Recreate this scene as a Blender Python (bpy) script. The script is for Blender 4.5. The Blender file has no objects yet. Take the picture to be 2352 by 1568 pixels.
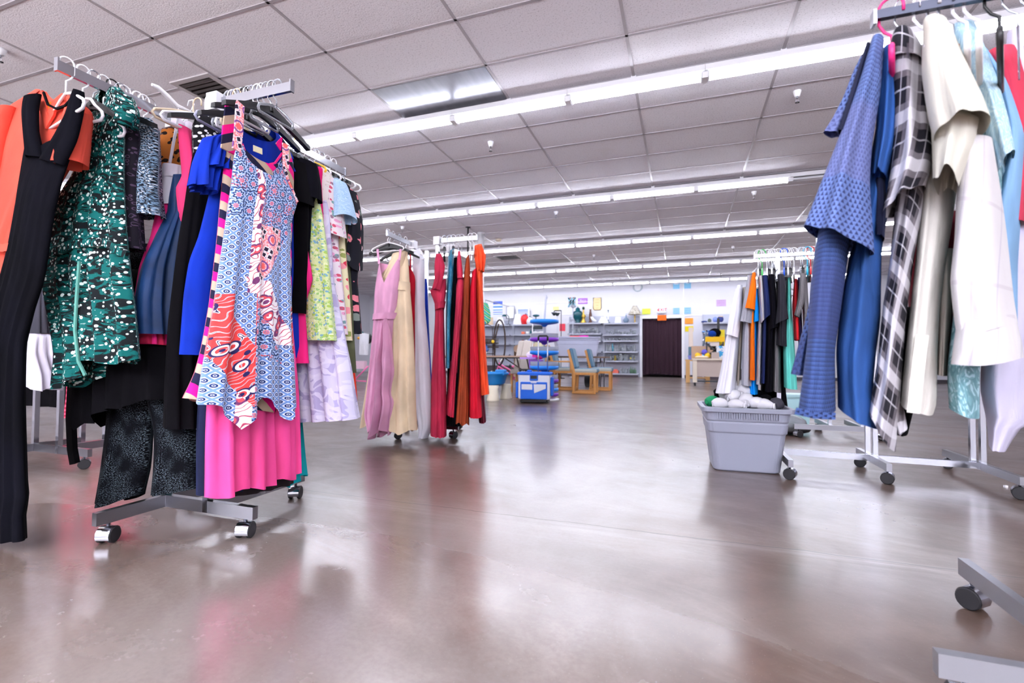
import bpy, math, random
from mathutils import Vector, Matrix
sc = bpy.context.scene
COL = sc.collection
PI = math.pi
RND = random.Random(7)

# ---------------------------------------------------------------- camera
F_PX, YAW, PITCH, ROLL, CAM_H = 1112.0, -0.339, 0.0285, 0.0065, 0.75
CEIL = 3.32
cy_, sy_, cp_, sp_, cr_, sr_ = math.cos(YAW), math.sin(YAW), math.cos(PITCH), math.sin(PITCH), math.cos(ROLL), math.sin(ROLL)
RIGHT = Vector((cy_, -sy_, 0)); FWD0 = Vector((sy_, cy_, 0))
FWD = Vector((cp_*sy_, cp_*cy_, sp_)); UP = Vector((-sp_*sy_, -sp_*cy_, cp_))
CR = cr_*RIGHT + sr_*UP; CU = -sr_*RIGHT + cr_*UP
CAM = Vector((0, 0, CAM_H))
cd = bpy.data.cameras.new('camera'); cam = bpy.data.objects.new('camera', cd); COL.objects.link(cam)
m3 = Matrix((CR, CU, -FWD)).transposed()
cam.matrix_world = Matrix.Translation(CAM) @ m3.to_4x4()
cd.sensor_width = 36.0; cd.lens = 36.0*F_PX/2352.0; cd.clip_start = 0.05; cd.clip_end = 200
cd.dof.use_dof = True; cd.dof.focus_distance = 2.25; cd.dof.aperture_fstop = 2.8
sc.camera = cam

def ray(u, v):
    return CR*((u-1176)/F_PX) - CU*((v-784)/F_PX) + FWD
def on(plane, u, v):
    """the point of a real plane that is seen at (u, v): ('x',X) ('y',Y) ('z',Z) or ('d', distance)"""
    r = ray(u, v); k, a = plane[0], plane[1]
    if k == 'x': t = a/r.x
    elif k == 'y': t = a/r.y
    elif k == 'z': t = (a-CAM_H)/r.z
    else: t = a/r.dot(FWD0)
    return CAM + r*t
def plane_normal(plane, p=None):
    k = plane[0]
    if k == 'd' and p is not None: return Vector((-p.x, -p.y, 0)).normalized()
    if k == 'x': n = Vector((1, 0, 0)) if plane[1] < 0 else Vector((-1, 0, 0))
    elif k == 'y': n = Vector((0, -1, 0))
    else: n = -FWD0
    return n

# ---------------------------------------------------------------- objects
def tag(o, label=None, cat=None, group=None, kind=None):
    if label: o['label'] = label
    if cat: o['category'] = cat
    if group: o['group'] = group
    if kind: o['kind'] = kind
    return o
def thing(name, label, cat, loc=(0, 0, 0), rz=0, group=None):
    o = bpy.data.objects.new(name, None); COL.objects.link(o)
    o.location = loc; o.rotation_euler = (0, 0, rz); o.empty_display_size = .05
    return tag(o, label, cat, group)
def copy_tree(o, parent=None):
    c = o.copy(); COL.objects.link(c)
    if parent is not None: c.parent = parent
    for ch in [x for x in bpy.data.objects if x.parent == o and x != c]:
        copy_tree(ch, c)
    return c

class MB:
    """collects shapes, then links them as one mesh object"""
    def __init__(s): s.v = []; s.f = []; s.sm = []; s.uv = {}; s.mi = []
    def add(s, vs, fs, smooth=False, uvs=None, mi=0):
        b = len(s.v); s.v += [tuple(p) for p in vs]
        for i, f in enumerate(fs):
            s.f.append(tuple(b+k for k in f)); s.sm.append(smooth); s.mi.append(mi)
            if uvs: s.uv[len(s.f)-1] = [uvs[k] for k in f]
        return s
    def box(s, x0, x1, y0, y1, z0, z1, mi=0):
        vs = [(x, y, z) for z in (z0, z1) for y in (y0, y1) for x in (x0, x1)]
        return s.add(vs, [(0, 2, 3, 1), (4, 5, 7, 6), (0, 1, 5, 4), (2, 6, 7, 3), (0, 4, 6, 2), (1, 3, 7, 5)], mi=mi)
    def cbox(s, c, d, rz=0, mi=0, taper=1.0):
        x, y, z = d[0]/2, d[1]/2, d[2]/2; C, S = math.cos(rz), math.sin(rz); vs = []
        for zz in (-z, z):
            k = 1 if zz > 0 else taper
            for yy in (-y*k, y*k):
                for xx in (-x*k, x*k): vs.append((c[0]+xx*C-yy*S, c[1]+xx*S+yy*C, c[2]+zz))
        return s.add(vs, [(0, 2, 3, 1), (4, 5, 7, 6), (0, 1, 5, 4), (2, 6, 7, 3), (0, 4, 6, 2), (1, 3, 7, 5)], mi=mi)
    def beam(s, a, b, w, h, mi=0):
        """rectangular bar from a to b, w sideways, h up"""
        a, b = Vector(a), Vector(b); d = (b-a).normalized()
        up = Vector((0, 0, 1)) if abs(d.z) < .95 else Vector((0, 1, 0))
        sd = d.cross(up).normalized(); up = sd.cross(d).normalized()
        vs = []
        for p in (a, b):
            for e, g in ((-1, -1), (1, -1), (1, 1), (-1, 1)): vs.append(p+sd*e*w/2+up*g*h/2)
        return s.add(vs, [(3, 2, 1, 0), (4, 5, 6, 7), (0, 1, 5, 4), (1, 2, 6, 5), (2, 3, 7, 6), (3, 0, 4, 7)], mi=mi)
    def tube(s, pts, r, n=8, cap=True, mi=0, closed=False):
        pts = [Vector(p) for p in pts]; N = len(pts); rs = r if isinstance(r, (list, tuple)) else [r]*N
        vs = []; prev = None
        for i, p in enumerate(pts):
            if closed: d = pts[(i+1) % N]-pts[i-1]
            else: d = pts[min(i+1, N-1)]-pts[max(i-1, 0)]
            d.normalize()
            ref = prev if prev is not None else (Vector((0, 0, 1)) if abs(d.z) < .9 else Vector((1, 0, 0)))
            a = ref - d*ref.dot(d)
            if a.length < 1e-5: a = d.orthogonal()
            a.normalize(); b = d.cross(a); prev = a
            for k in range(n):
                t = 2*PI*k/n; vs.append(p+(a*math.cos(t)+b*math.sin(t))*rs[i])
        fs = []
        for i in range(N if closed else N-1):
            for k in range(n):
                j = (i+1) % N
                fs.append((i*n+k, i*n+(k+1) % n, j*n+(k+1) % n, j*n+k))
        s.add(vs, fs, True, mi=mi)
        if cap and not closed:
            b = len(s.v)-len(vs)
            for base, rev in ((b, True), (b+(N-1)*n, False)):
                f = [base+k for k in range(n)]; s.f.append(tuple(reversed(f) if rev else f)); s.sm.append(False); s.mi.append(mi)
        return s
    def lathe(s, prof, c=(0, 0, 0), n=20, mi=0, sx=1, sy=1, axis='z'):
        vs = []; fs = []
        for r, z in prof:
            for k in range(n):
                t = 2*PI*k/n; x, y = r*math.cos(t)*sx, r*math.sin(t)*sy
                if axis == 'z': p = (c[0]+x, c[1]+y, c[2]+z)
                elif axis == 'x': p = (c[0]+z, c[1]+x, c[2]+y)
                else: p = (c[0]+x, c[1]+z, c[2]+y)
                vs.append(p)
        for i in range(len(prof)-1):
            for k in range(n): fs.append((i*n+k, i*n+(k+1) % n, (i+1)*n+(k+1) % n, (i+1)*n+k))
        s.add(vs, fs, True, mi=mi)
        return s
    def cyl(s, c, r, h, n=16, axis='z', mi=0, r1=None):
        r1 = r if r1 is None else r1
        return s.lathe([(0, 0), (r, 0), (r, 0), (r1, h), (r1, h), (0, h)], c, n, mi=mi, axis=axis)
    def ball(s, c, r, n=14, m=8, sx=1, sy=1, sz=1, mi=0):
        return s.lathe([(r*math.sin(PI*i/m), -r*sz*math.cos(PI*i/m)) for i in range(m+1)], c, n, mi=mi, sx=sx, sy=sy)
    def torus(s, c, R, r, axis='y', n=24, m=8, mi=0):
        pts = []
        for k in range(n):
            t = 2*PI*k/n; x, y = R*math.cos(t), R*math.sin(t)
            pts.append({'y': (c[0]+x, c[1], c[2]+y), 'z': (c[0]+x, c[1]+y, c[2]), 'x': (c[0], c[1]+x, c[2]+y)}[axis])
        return s.tube(pts, r, m, closed=True, mi=mi)
    def shift(s, d):
        d = Vector(d); s.v = [tuple(Vector(p)+d) for p in s.v]; return s
    def build(s, name, mat, parent=None, loc=None, bevel=0):
        """loc: the vertices are in world space and the origin goes there; with parent: relative to the parent's origin"""
        me = bpy.data.meshes.new(name)
        off = Vector(loc) if loc is not None else Vector((0, 0, 0))
        me.from_pydata([tuple(Vector(p)-off) for p in s.v], [], s.f)
        mats = mat if isinstance(mat, (list, tuple)) else [mat]
        for q in mats: me.materials.append(q)
        me.polygons.foreach_set('use_smooth', s.sm)
        me.polygons.foreach_set('material_index', s.mi)
        if s.uv:
            l1 = me.uv_layers.new(name='uv'); l2 = me.uv_layers.new(name='sf')
            for pi, us in s.uv.items():
                p = me.polygons[pi]
                for li, q in zip(p.loop_indices, us):
                    l1.data[li].uv = q[0:2]; l2.data[li].uv = q[2:4]
        me.update()
        o = bpy.data.objects.new(name, me); COL.objects.link(o)
        if parent is not None: o.parent = parent
        elif loc is not None: o.location = off
        if bevel:
            bm = o.modifiers.new('bevel', 'BEVEL'); bm.width = bevel; bm.segments = 2; bm.limit_method = 'ANGLE'
        return o
def lerp(a, b, t): return a+(b-a)*t
def arc(c, r, a0, a1, n, plane='xz'):
    out = []
    for i in range(n+1):
        t = lerp(a0, a1, i/n); x, y = r*math.cos(t), r*math.sin(t)
        out.append((c[0]+x, c[1], c[2]+y) if plane == 'xz' else ((c[0], c[1]+x, c[2]+y) if plane == 'yz' else (c[0]+x, c[1]+y, c[2])))
    return out

# ---------------------------------------------------------------- node materials
class S:
    """a socket with arithmetic"""
    nt = None
    def __init__(s, k): s.k = k
    def _m(op, *a, clamp=False):
        n = S.nt.nodes.new('ShaderNodeMath'); n.operation = op; n.use_clamp = clamp
        for i, x in enumerate(a):
            if isinstance(x, S): S.nt.links.new(x.k, n.inputs[i])
            else: n.inputs[i].default_value = x
        return S(n.outputs[0])
    def __add__(s, o): return S._m('ADD', s, o)
    __radd__ = __add__
    def __sub__(s, o): return S._m('SUBTRACT', s, o)
    def __rsub__(s, o): return S._m('SUBTRACT', o, s)
    def __mul__(s, o): return S._m('MULTIPLY', s, o)
    __rmul__ = __mul__
    def __truediv__(s, o): return S._m('DIVIDE', s, o)
    def gt(s, o): return S._m('GREATER_THAN', s, o)
    def lt(s, o): return S._m('LESS_THAN', s, o)
    def abs(s): return S._m('ABSOLUTE', s)
    def sin(s): return S._m('SINE', s)
    def frac(s): return S._m('FRACT', s)
    def floor(s): return S._m('FLOOR', s)
    def max(s, o): return S._m('MAXIMUM', s, o)
    def min(s, o): return S._m('MINIMUM', s, o)
    def step(s, a, b):
        n = S.nt.nodes.new('ShaderNodeMapRange'); n.interpolation_type = 'SMOOTHSTEP'
        S.nt.links.new(s.k, n.inputs[0]); n.inputs[1].default_value = a; n.inputs[2].default_value = b
        return S(n.outputs[0])
def rgb(c):
    """sRGB 0..255 or hex -> linear"""
    if isinstance(c, str): c = [int(c[i:i+2], 16) for i in (0, 2, 4)]
    return tuple((x/255/12.92 if x/255 <= .04045 else ((x/255+.055)/1.055)**2.4) for x in c)+(1,)
def col(c):
    if isinstance(c, S): return c
    n = S.nt.nodes.new('ShaderNodeRGB'); n.outputs[0].default_value = rgb(c); return S(n.outputs[0])
def mix(f, a, b):
    n = S.nt.nodes.new('ShaderNodeMix'); n.data_type = 'RGBA'
    for i, x in ((0, f), (6, a), (7, b)):
        if isinstance(x, S): S.nt.links.new(x.k, n.inputs[i])
        elif i == 0: n.inputs[0].default_value = x
        else: n.inputs[i].default_value = rgb(x)
    return S(n.outputs[2])
def uvs(layer='uv'):
    n = S.nt.nodes.new('ShaderNodeUVMap'); n.uv_map = layer
    return S(n.outputs[0])
def objc():
    n = S.nt.nodes.new('ShaderNodeTexCoord'); return S(n.outputs['Object'])
def posc():
    n = S.nt.nodes.new('ShaderNodeNewGeometry'); return S(n.outputs['Position'])
def sep(v):
    n = S.nt.nodes.new('ShaderNodeSeparateXYZ'); S.nt.links.new(v.k, n.inputs[0]); return S(n.outputs[0]), S(n.outputs[1]), S(n.outputs[2])
def vec(x, y, z=0.0):
    n = S.nt.nodes.new('ShaderNodeCombineXYZ')
    for i, q in enumerate((x, y, z)):
        if isinstance(q, S): S.nt.links.new(q.k, n.inputs[i])
        else: n.inputs[i].default_value = q
    return S(n.outputs[0])
def scl(v, a, b, c=1.0):
    n = S.nt.nodes.new('ShaderNodeMapping'); S.nt.links.new(v.k, n.inputs[0]); n.inputs['Scale'].default_value = (a, b, c); return S(n.outputs[0])
def rot(v, a):
    n = S.nt.nodes.new('ShaderNodeMapping'); S.nt.links.new(v.k, n.inputs[0]); n.inputs['Rotation'].default_value = (0, 0, a); return S(n.outputs[0])
def noise(v, scale=5, detail=2, rough=.5, dist=0, colr=False):
    n = S.nt.nodes.new('ShaderNodeTexNoise'); S.nt.links.new(v.k, n.inputs['Vector'])
    n.inputs['Scale'].default_value = scale; n.inputs['Detail'].default_value = detail; n.inputs['Roughness'].default_value = rough; n.inputs['Distortion'].default_value = dist
    return S(n.outputs[1 if colr else 0])
def voro(v, scale=5, feature='F1', rnd=1.0):
    n = S.nt.nodes.new('ShaderNodeTexVoronoi'); n.feature = feature; S.nt.links.new(v.k, n.inputs['Vector'])
    n.inputs['Scale'].default_value = scale; n.inputs['Randomness'].default_value = rnd
    return (S(n.outputs['Distance']), S(n.outputs['Color'])) if feature == 'F1' else (S(n.outputs['Distance']), None)
def wave(v, scale=5, dist=0, detail=2, dscale=1):
    n = S.nt.nodes.new('ShaderNodeTexWave'); S.nt.links.new(v.k, n.inputs['Vector'])
    n.inputs['Scale'].default_value = scale; n.inputs['Distortion'].default_value = dist; n.inputs['Detail'].default_value = detail; n.inputs['Detail Scale'].default_value = dscale
    return S(n.outputs[1])
def ramp(f, stops):
    n = S.nt.nodes.new('ShaderNodeValToRGB'); S.nt.links.new(f.k, n.inputs[0]); e = n.color_ramp; e.interpolation = 'CONSTANT'
    while len(e.elements) < len(stops): e.elements.new(1.0)
    for el, (p, c) in zip(e.elements, stops): el.position = p; el.color = rgb(c)
    return S(n.outputs[0])
MATS = {}
def mat(name, fn=None, rough=.6, metal=0, bump=None, spec=.5, trans=0, ior=1.45, emit=0, coat=0, coat_r=.1, sheen=0, alpha=1, bstr=.3, bdist=.003):
    if name in MATS: return MATS[name]
    m = bpy.data.materials.new(name); m.use_nodes = True; nt = m.node_tree; S.nt = nt
    b = nt.nodes['Principled BSDF']
    c = fn() if callable(fn) else col(fn)
    nt.links.new(c.k, b.inputs['Base Color'])
    if isinstance(rough, (int, float)): b.inputs['Roughness'].default_value = rough
    else: nt.links.new(rough().k, b.inputs['Roughness'])
    b.inputs['Metallic'].default_value = metal; b.inputs['Specular IOR Level'].default_value = spec
    b.inputs['Transmission Weight'].default_value = trans; b.inputs['IOR'].default_value = ior
    b.inputs['Coat Weight'].default_value = coat; b.inputs['Coat Roughness'].default_value = coat_r; b.inputs['Sheen Weight'].default_value = sheen; b.inputs['Alpha'].default_value = alpha
    if emit: nt.links.new(c.k, b.inputs['Emission Color']); b.inputs['Emission Strength'].default_value = emit
    if bump:
        n = nt.nodes.new('ShaderNodeBump'); n.inputs['Strength'].default_value = bstr; n.inputs['Distance'].default_value = bdist
        nt.links.new(bump().k, n.inputs['Height']); nt.links.new(n.outputs[0], b.inputs['Normal'])
    MATS[name] = m
    return m
def cloth_bump(k=1.0):
    def f():
        u = uvs()
        return noise(scl(u, 9, 3.2), 1.6, 3, .55, .6)*k + noise(u, 420, 1)*.06
    return f
def cm(name, fn, rough=.85, sheen=.0, spec=.25, b=1.0, **kw):
    return mat('cloth_'+name, fn, rough, bump=cloth_bump(b), bdist=.012, bstr=.42, sheen=sheen, spec=spec, **kw)
# ---------------------------------------------------------------- cloth
def polyfn(P):
    """points in space, parametrised by their height (0 at the first, 1 at the last); extends past both ends"""
    acc = [0.0]
    for a, b in zip(P, P[1:]): acc.append(acc[-1]+max(abs(a.z-b.z), .22*(a-b).length, 1e-5))
    T = acc[-1]
    def f(t):
        d = t*T
        i = 0
        while i < len(P)-2 and d > acc[i+1]: i += 1
        k = (d-acc[i])/(acc[i+1]-acc[i])
        if len(P) > 2 and 0 <= t <= 1:                      # softened corners
            p0 = P[max(i-1, 0)]; p1 = P[i]; p2 = P[i+1]; p3 = P[min(i+2, len(P)-1)]
            h = k*k*(3-2*k); lin = p1.lerp(p2, k)
            m1 = (p2-p0)*.5; m2 = (p3-p1)*.5
            cub = p1*(2*k**3-3*k*k+1)+m1*(k**3-2*k*k+k)+p2*(3*k*k-2*k**3)+m2*(k**3-k*k)
            return lin.lerp(cub, .4)
        return p1_(P, i, k)
    return f
def p1_(P, i, k): return P[i].lerp(P[i+1], k)
def pushed(plane, push):
    """a thing lying proud of its plane is drawn on the parallel plane it lies in"""
    if plane[0] in 'xy' and push:
        n = plane_normal(plane); return (plane[0], plane[1]+(n.x if plane[0] == 'x' else n.y)*push), 0.0
    return plane, push
def cloth(plane, L, R, t=.03, t1=None, folds=5, amp=.010, power=1.1, seed=0, neck=None, hem=None, n=30, m=34, push=0.0, top=.35, mb=None, mi=0, sway=0.0, inner=True):
    """a hanging tube of cloth whose left and right outlines L, R lie on a real plane. t: half depth at the top, t1 at the hem.
    neck = (centre, half width, front drop, back drop, 'v'|'u'); hem(s, front) = extra length in metres; push: shift along the normal"""
    rn = random.Random(seed*31+5); t1 = t if t1 is None else t1
    plane, push = pushed(plane, push)
    PL = [on(plane, *p) for p in L]; PR = [on(plane, *p) for p in R]
    fl, fr = polyfn(PL), polyfn(PR); N = plane_normal(plane, sum(PL+PR, Vector((0, 0, 0)))/(len(PL)+len(PR)))
    H = max(.05, ((PL[0]+PR[0])*.5-(PL[-1]+PR[-1])*.5).length)
    ph = [rn.uniform(0, 6.28) for _ in range(6)]; dr = rn.uniform(-1.2, 1.2)
    ss = [lerp(j/n, .5-.5*math.cos(PI*j/n), .55) for j in range(n+1)]
    vs = []; us = []; ring = 2*n
    wid = max((fl(.5)-fr(.5)).length, .02)+1.6*max(0, t1-.05)
    for i in range(m+1):
        f = i/m
        for j in range(ring):
            front = j <= n; s = ss[j] if front else ss[2*n-j]
            f0 = 0.0
            if neck and abs(s-neck[0]) < neck[1]:
                x = (s-neck[0])/neck[1]; sh = (1-abs(x)) if neck[4] == 'v' else math.sqrt(max(0, 1-x*x))
                edge = (j == 0 or j == n)
                f0 = (neck[2] if front and not edge else neck[3])*sh/H
            f1 = 1.0
            if hem: f1 = 1+hem(s, front)/H
            g = lerp(f0, f1, f)
            p = fl(g).lerp(fr(g), s)
            prof = math.sqrt(max(0, 1-(2*s-1)**2))
            tt = lerp(t, t1, f)*lerp(top, 1, min(1, (g/.12) if g > 0 else 0)**.6)
            fo = amp*(max(f, 0)**power)*(.25+.75*prof)*(math.sin(2*PI*folds*s+ph[0]+dr*f)+.55*math.sin(2*PI*folds*1.73*s+ph[1]-dr*f)+.35*math.sin(2*PI*folds*.47*s+ph[2]))
            d = push + (tt*prof if front else -tt*prof) + fo*(1 if front else .85)
            p = p + N*d
            if sway: p = p + (fr(g)-fl(g))*sway*math.sin(3*f+ph[3])*.05
            vs.append(p); us.append(((s-.5)*wid+(0 if front else wid), -g*H, s, g))
    fs = []
    for i in range(m):
        for j in range(ring):
            a, b = i*ring+j, i*ring+(j+1) % ring
            fs.append((a, a+ring, b+ring, b))
    mb = mb or MB()
    return mb.add(vs, fs, True, us, mi)

def center(mb):
    n = len(mb.v); x = sum(p[0] for p in mb.v)/n; y = sum(p[1] for p in mb.v)/n; z = min(p[2] for p in mb.v)
    return Vector((x, y, z))
GARMENTS = {}
def garment(name, label, cat, plane, L, R, mt, group=None, parts=(), key=None, body='body', **kw):
    """parts: (name, L, R, material, options[, plane]) or (name, mb, material)"""
    b = cloth(plane, L, R, **kw)
    c = center(b)
    if not parts:
        o = b.build(name, mt, None, c); tag(o, label, cat, group)
    else:
        o = thing(name, label, cat, c, 0, group)
        b.shift(-c).build(body, mt, o)
        for p in parts: cpart(o, p, plane)
    return o
def cpart(o, p, plane):
    if isinstance(p[1], MB):
        q = p[1].shift(-o.location).build(p[0], p[2], o)
    else:
        pl = p[5] if len(p) > 5 else plane
        q = cloth(pl, p[1], p[2], **p[4]).shift(-o.location).build(p[0], p[3], o)
    return q
def strip(plane, pts, w, push=.0, th=.004, mb=None):
    """a flat band following pixel points on a plane, w metres wide: straps, ties, plackets, hems"""
    plane, push = pushed(plane, push)
    P = [on(plane, *p) for p in pts]; N = plane_normal(plane, sum(P, Vector((0, 0, 0)))/len(P)); mb = mb or MB(); vs = []; us = []
    L = 0
    for i, p in enumerate(P):
        d = (P[min(i+1, len(P)-1)]-P[max(i-1, 0)]).normalized(); sd = d.cross(N).normalized()
        if i: L += (p-P[i-1]).length
        for a, b in ((-1, 1), (1, 1), (1, -1), (-1, -1)):
            vs.append(p+sd*a*w/2+N*(push+b*th/2)); us.append((a*w/2, -L, .5, .5))
    fs = []
    for i in range(len(P)-1):
        for k in range(4): fs.append((i*4+k, i*4+(k+1) % 4, i*4+4+(k+1) % 4, i*4+4+k))
    e = (len(P)-1)*4
    fs += [(3, 2, 1, 0), (e, e+1, e+2, e+3)]
    return mb.add(vs, fs, False, us)
def buttons(plane, pts, r, push, m=None, mb=None):
    mb = mb or MB()
    for p in pts:
        c = on(plane, *p); N = plane_normal(plane, c); c = c+N*push; a = N.cross(Vector((0, 0, 1))).normalized(); b = Vector((0, 0, 1)); n = 10
        vs = [c+N*.003]+[c+(a*math.cos(2*PI*k/n)+b*math.sin(2*PI*k/n))*r+N*.002 for k in range(n)]+[c+(a*math.cos(2*PI*k/n)+b*math.sin(2*PI*k/n))*r for k in range(n)]
        fs = [(0, 1+k, 1+(k+1) % n) for k in range(n)]+[(1+k, 1+n+k, 1+n+(k+1) % n, 1+(k+1) % n) for k in range(n)]
        mb.add(vs, fs)
    return mb

# ---------------------------------------------------------------- metal, plastic
CHROME = mat('chrome', (186, 188, 196), .15, 1)
CHROME_REFL_DARK = mat('chrome_dark_reflection', (70, 72, 84), .25, 1)  # chrome with the dark surroundings it mirrors put into its colour
CHROME_D = mat('chrome_brushed', (150, 150, 156), .28, 1)
BLACKP = mat('black_plastic', (22, 22, 25), .38)
RUBBER = mat('caster_rubber', (34, 34, 38), .6)
WHITEP = mat('white_plastic', (238, 238, 242), .3)
CLEARP = mat('clear_plastic', (225, 230, 240), .15, trans=.75, ior=1.3)
GREYP = mat('grey_hanger_plastic', (150, 152, 172), .35)
WIRE = mat('hanger_wire', (190, 192, 200), .2, 1)
TANP = mat('tan_hanger_plastic', (206, 186, 158), .35)
HMATS = {'white': WHITEP, 'black': BLACKP, 'clear': CLEARP, 'grey': GREYP, 'tan': TANP, 'pink': mat('pink_plastic', (222, 40, 120), .35),
         'green': mat('green_plastic', (70, 190, 90), .35), 'blue': mat('blue_plastic', (40, 90, 210), .35), 'cyan': mat('cyan_plastic', (30, 180, 220), .35),
         'red': mat('red_plastic', (215, 45, 50), .35), 'lilac': mat('lilac_velvet', (222, 212, 228), .8), 'yellow': mat('yellow_plastic', (240, 190, 40), .35), 'brown': mat('brown_wood_hanger', (176, 104, 62), .5)}
HP = {}
def hanger_parts(kind, color, drop, hw, sl):
    """meshes of a hanger: its hook goes over a rail at the origin, arms along x"""
    key = (kind, color, round(drop, 2), round(hw, 2), round(sl, 2))
    if key in HP: return HP[key]
    m = HMATS[color]; hk = MB(); ar = MB()
    r = .0032 if kind != 'wire' else .0018
    pts = [(0, -.022, -.012)]+[(0, -.022*math.cos(a*PI/8), .004+.022*math.sin(a*PI/8)) for a in range(0, 9)]+[(0, .022, -.03), (0, .012, -.05), (0, 0, -.062), (0, 0, -drop)]
    pts = [(p[0], p[1], p[2]) for p in pts]
    hk.tube(pts, r, 7)
    if kind == 'tube':
        R = .0055
        pts = [(0, 0, -drop), (.05, 0, -drop-.012), (hw*.6, 0, -drop-sl*.5), (hw*.95, 0, -drop-sl*.93), (hw, 0, -drop-sl-.012), (hw*.93, 0, -drop-sl-.026)]
        full = [(-p[0], p[1], p[2]) for p in reversed(pts)]+pts[1:]
        ar.tube(full+[(0, 0, -drop-sl-.026)], R, 8, closed=True)
    elif kind == 'wire':
        pts = [(-hw, 0, -drop-sl), (-.03, 0, -drop-.008), (0, 0, -drop), (.03, 0, -drop-.008), (hw, 0, -drop-sl)]
        ar.tube(pts+[(0, 0, -drop-sl-.012)], .002, 6, closed=True)
    else:                                                    # broad moulded shoulders
        N = 14; vs = []
        for i in range(N+1):
            x = lerp(-hw, hw, i/N); a = abs(x)/hw
            zc = -drop-.012-sl*(a**1.25); hh = lerp(.020, .009, a**.7); tk = lerp(.006, .012, a)
            for dy, dz in ((-tk, -hh), (tk, -hh), (tk*.8, hh), (-tk*.8, hh)): vs.append((x, dy, zc+dz))
        fs = [(i*4+k, i*4+(k+1) % 4, i*4+4+(k+1) % 4, i*4+4+k) for i in range(N) for k in range(4)]+[(3, 2, 1, 0), (N*4, N*4+1, N*4+2, N*4+3)]
        ar.add(vs, fs, False)
        ar.cyl((0, 0, -drop-.02), .012, .03, 10)
    HP[key] = (hk, ar, m, WIRE if kind in ('wire', 'flat') else m)
    return HP[key]
HMESH = {}
def hanger(rail, rz, label, kind='tube', color='white', drop=.09, hw=.205, sl=.075, group=None, tilt=0):
    o = thing('clothes_hanger', label, 'hanger', rail, rz, group)
    o.rotation_euler = (0, tilt, rz)
    hk, ar, m, mh = hanger_parts(kind, color, drop, hw, sl)
    k = (kind, color, round(drop, 2), round(hw, 2), round(sl, 2))
    if k not in HMESH:
        a = hk.build('hook', mh, o); b = ar.build('arms', m, o); HMESH[k] = (a, b)
    else:
        for q in HMESH[k]:
            c = q.copy(); COL.objects.link(c); c.parent = o
    return o

def caster(parent, loc, rz, R=.032):
    """twin wheel caster under the end of a foot bar; loc is on the floor relative to the parent"""
    x, y = loc; C, Sn = math.cos(rz), math.sin(rz)
    h = MB()
    h.cyl((x, y, R*1.9), .007, .05, 8)
    hood = []
    for i in range(9):
        t = lerp(.12*PI, 1.15*PI, i/8); hood.append((R*1.06*math.cos(t), R+R*1.06*math.sin(t)))
    vs = []
    for (a, z) in hood:
        for w in (-.026, .026): vs.append((x+a*C-w*Sn, y+a*Sn+w*C, z))
    h.add(vs, [(2*i, 2*i+1, 2*i+3, 2*i+2) for i in range(8)], True)
    o = h.build('caster', CHROME, parent)
    for w in (-.0215, .0215):
        b = MB(); c0 = Vector((x-w*Sn, y+w*C, R)); ax = Vector((-Sn, C, 0))
        n = 20; vs = []
        for e, rr in ((-.008, R*.9), (-.005, R), (.005, R), (.008, R*.9)):
            for k in range(n):
                t = 2*PI*k/n; vs.append(c0+ax*e+(Vector((C, Sn, 0))*math.cos(t)+Vector((0, 0, 1))*math.sin(t))*rr)
        fs = [(i*n+k, i*n+(k+1) % n, i*n+n+(k+1) % n, i*n+n+k) for i in range(3) for k in range(n)]+[tuple(range(n-1, -1, -1)), tuple(range(3*n, 4*n))]
        b.add(vs, fs); b.build('wheel', RUBBER, o)
    return o

def rack(label, sq, legs, arms, post_top, feet_rz=None, group=None, rail_h=.038, rail_m=None):
    """a four way rack: sq = x0, x1, y0, y1 of the pinwheel; legs: ((x,y),(x,y)); arms: (start, end, z)"""
    x0, x1, y0, y1 = sq; c = Vector(((x0+x1)/2, (y0+y1)/2, 0))
    o = thing('garment_rack', label, 'clothes rack', c)
    rel = lambda p, z=0: Vector((p[0]-c.x, p[1]-c.y, z))
    for i, (a, b) in enumerate(legs):
        MB().beam(rel(a, .104), rel(b, .104), .026, .05).build('foot_bar', CHROME_D, o)
        d = (Vector(b)-Vector(a)).normalized(); e = Vector(b)-d*.05
        caster(o, (e.x-c.x, e.y-c.y), (feet_rz or [.6, .5, .9, .3])[i % 4])
    for i, p in enumerate(((x0, y0), (x1, y0), (x1, y1), (x0, y1))):
        zt = post_top[i]; q = rel(p)
        MB().box(q.x-.014, q.x+.014, q.y-.014, q.y+.014, .08, zt).build('post', CHROME, o)
    for a, b, z in arms:
        d = (Vector(b)-Vector(a)).normalized()
        r = MB().beam(rel(a, z-rail_h/2), rel(b, z-rail_h/2), .014, rail_h).build('rail', rail_m or CHROME, o)
        e = rel(b, z-.016)+Vector((d.x, d.y, 0))*.003
        MB().cbox(e, (.006 if d.x else .022, .022 if d.x else .006, rail_h+.012)).build('end_cap', CHROME, r)
        s = rel(a, z-.02)
        MB().cbox(s, (.06, .06, .075)).build('bracket', WHITEP, r)
    return o
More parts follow.
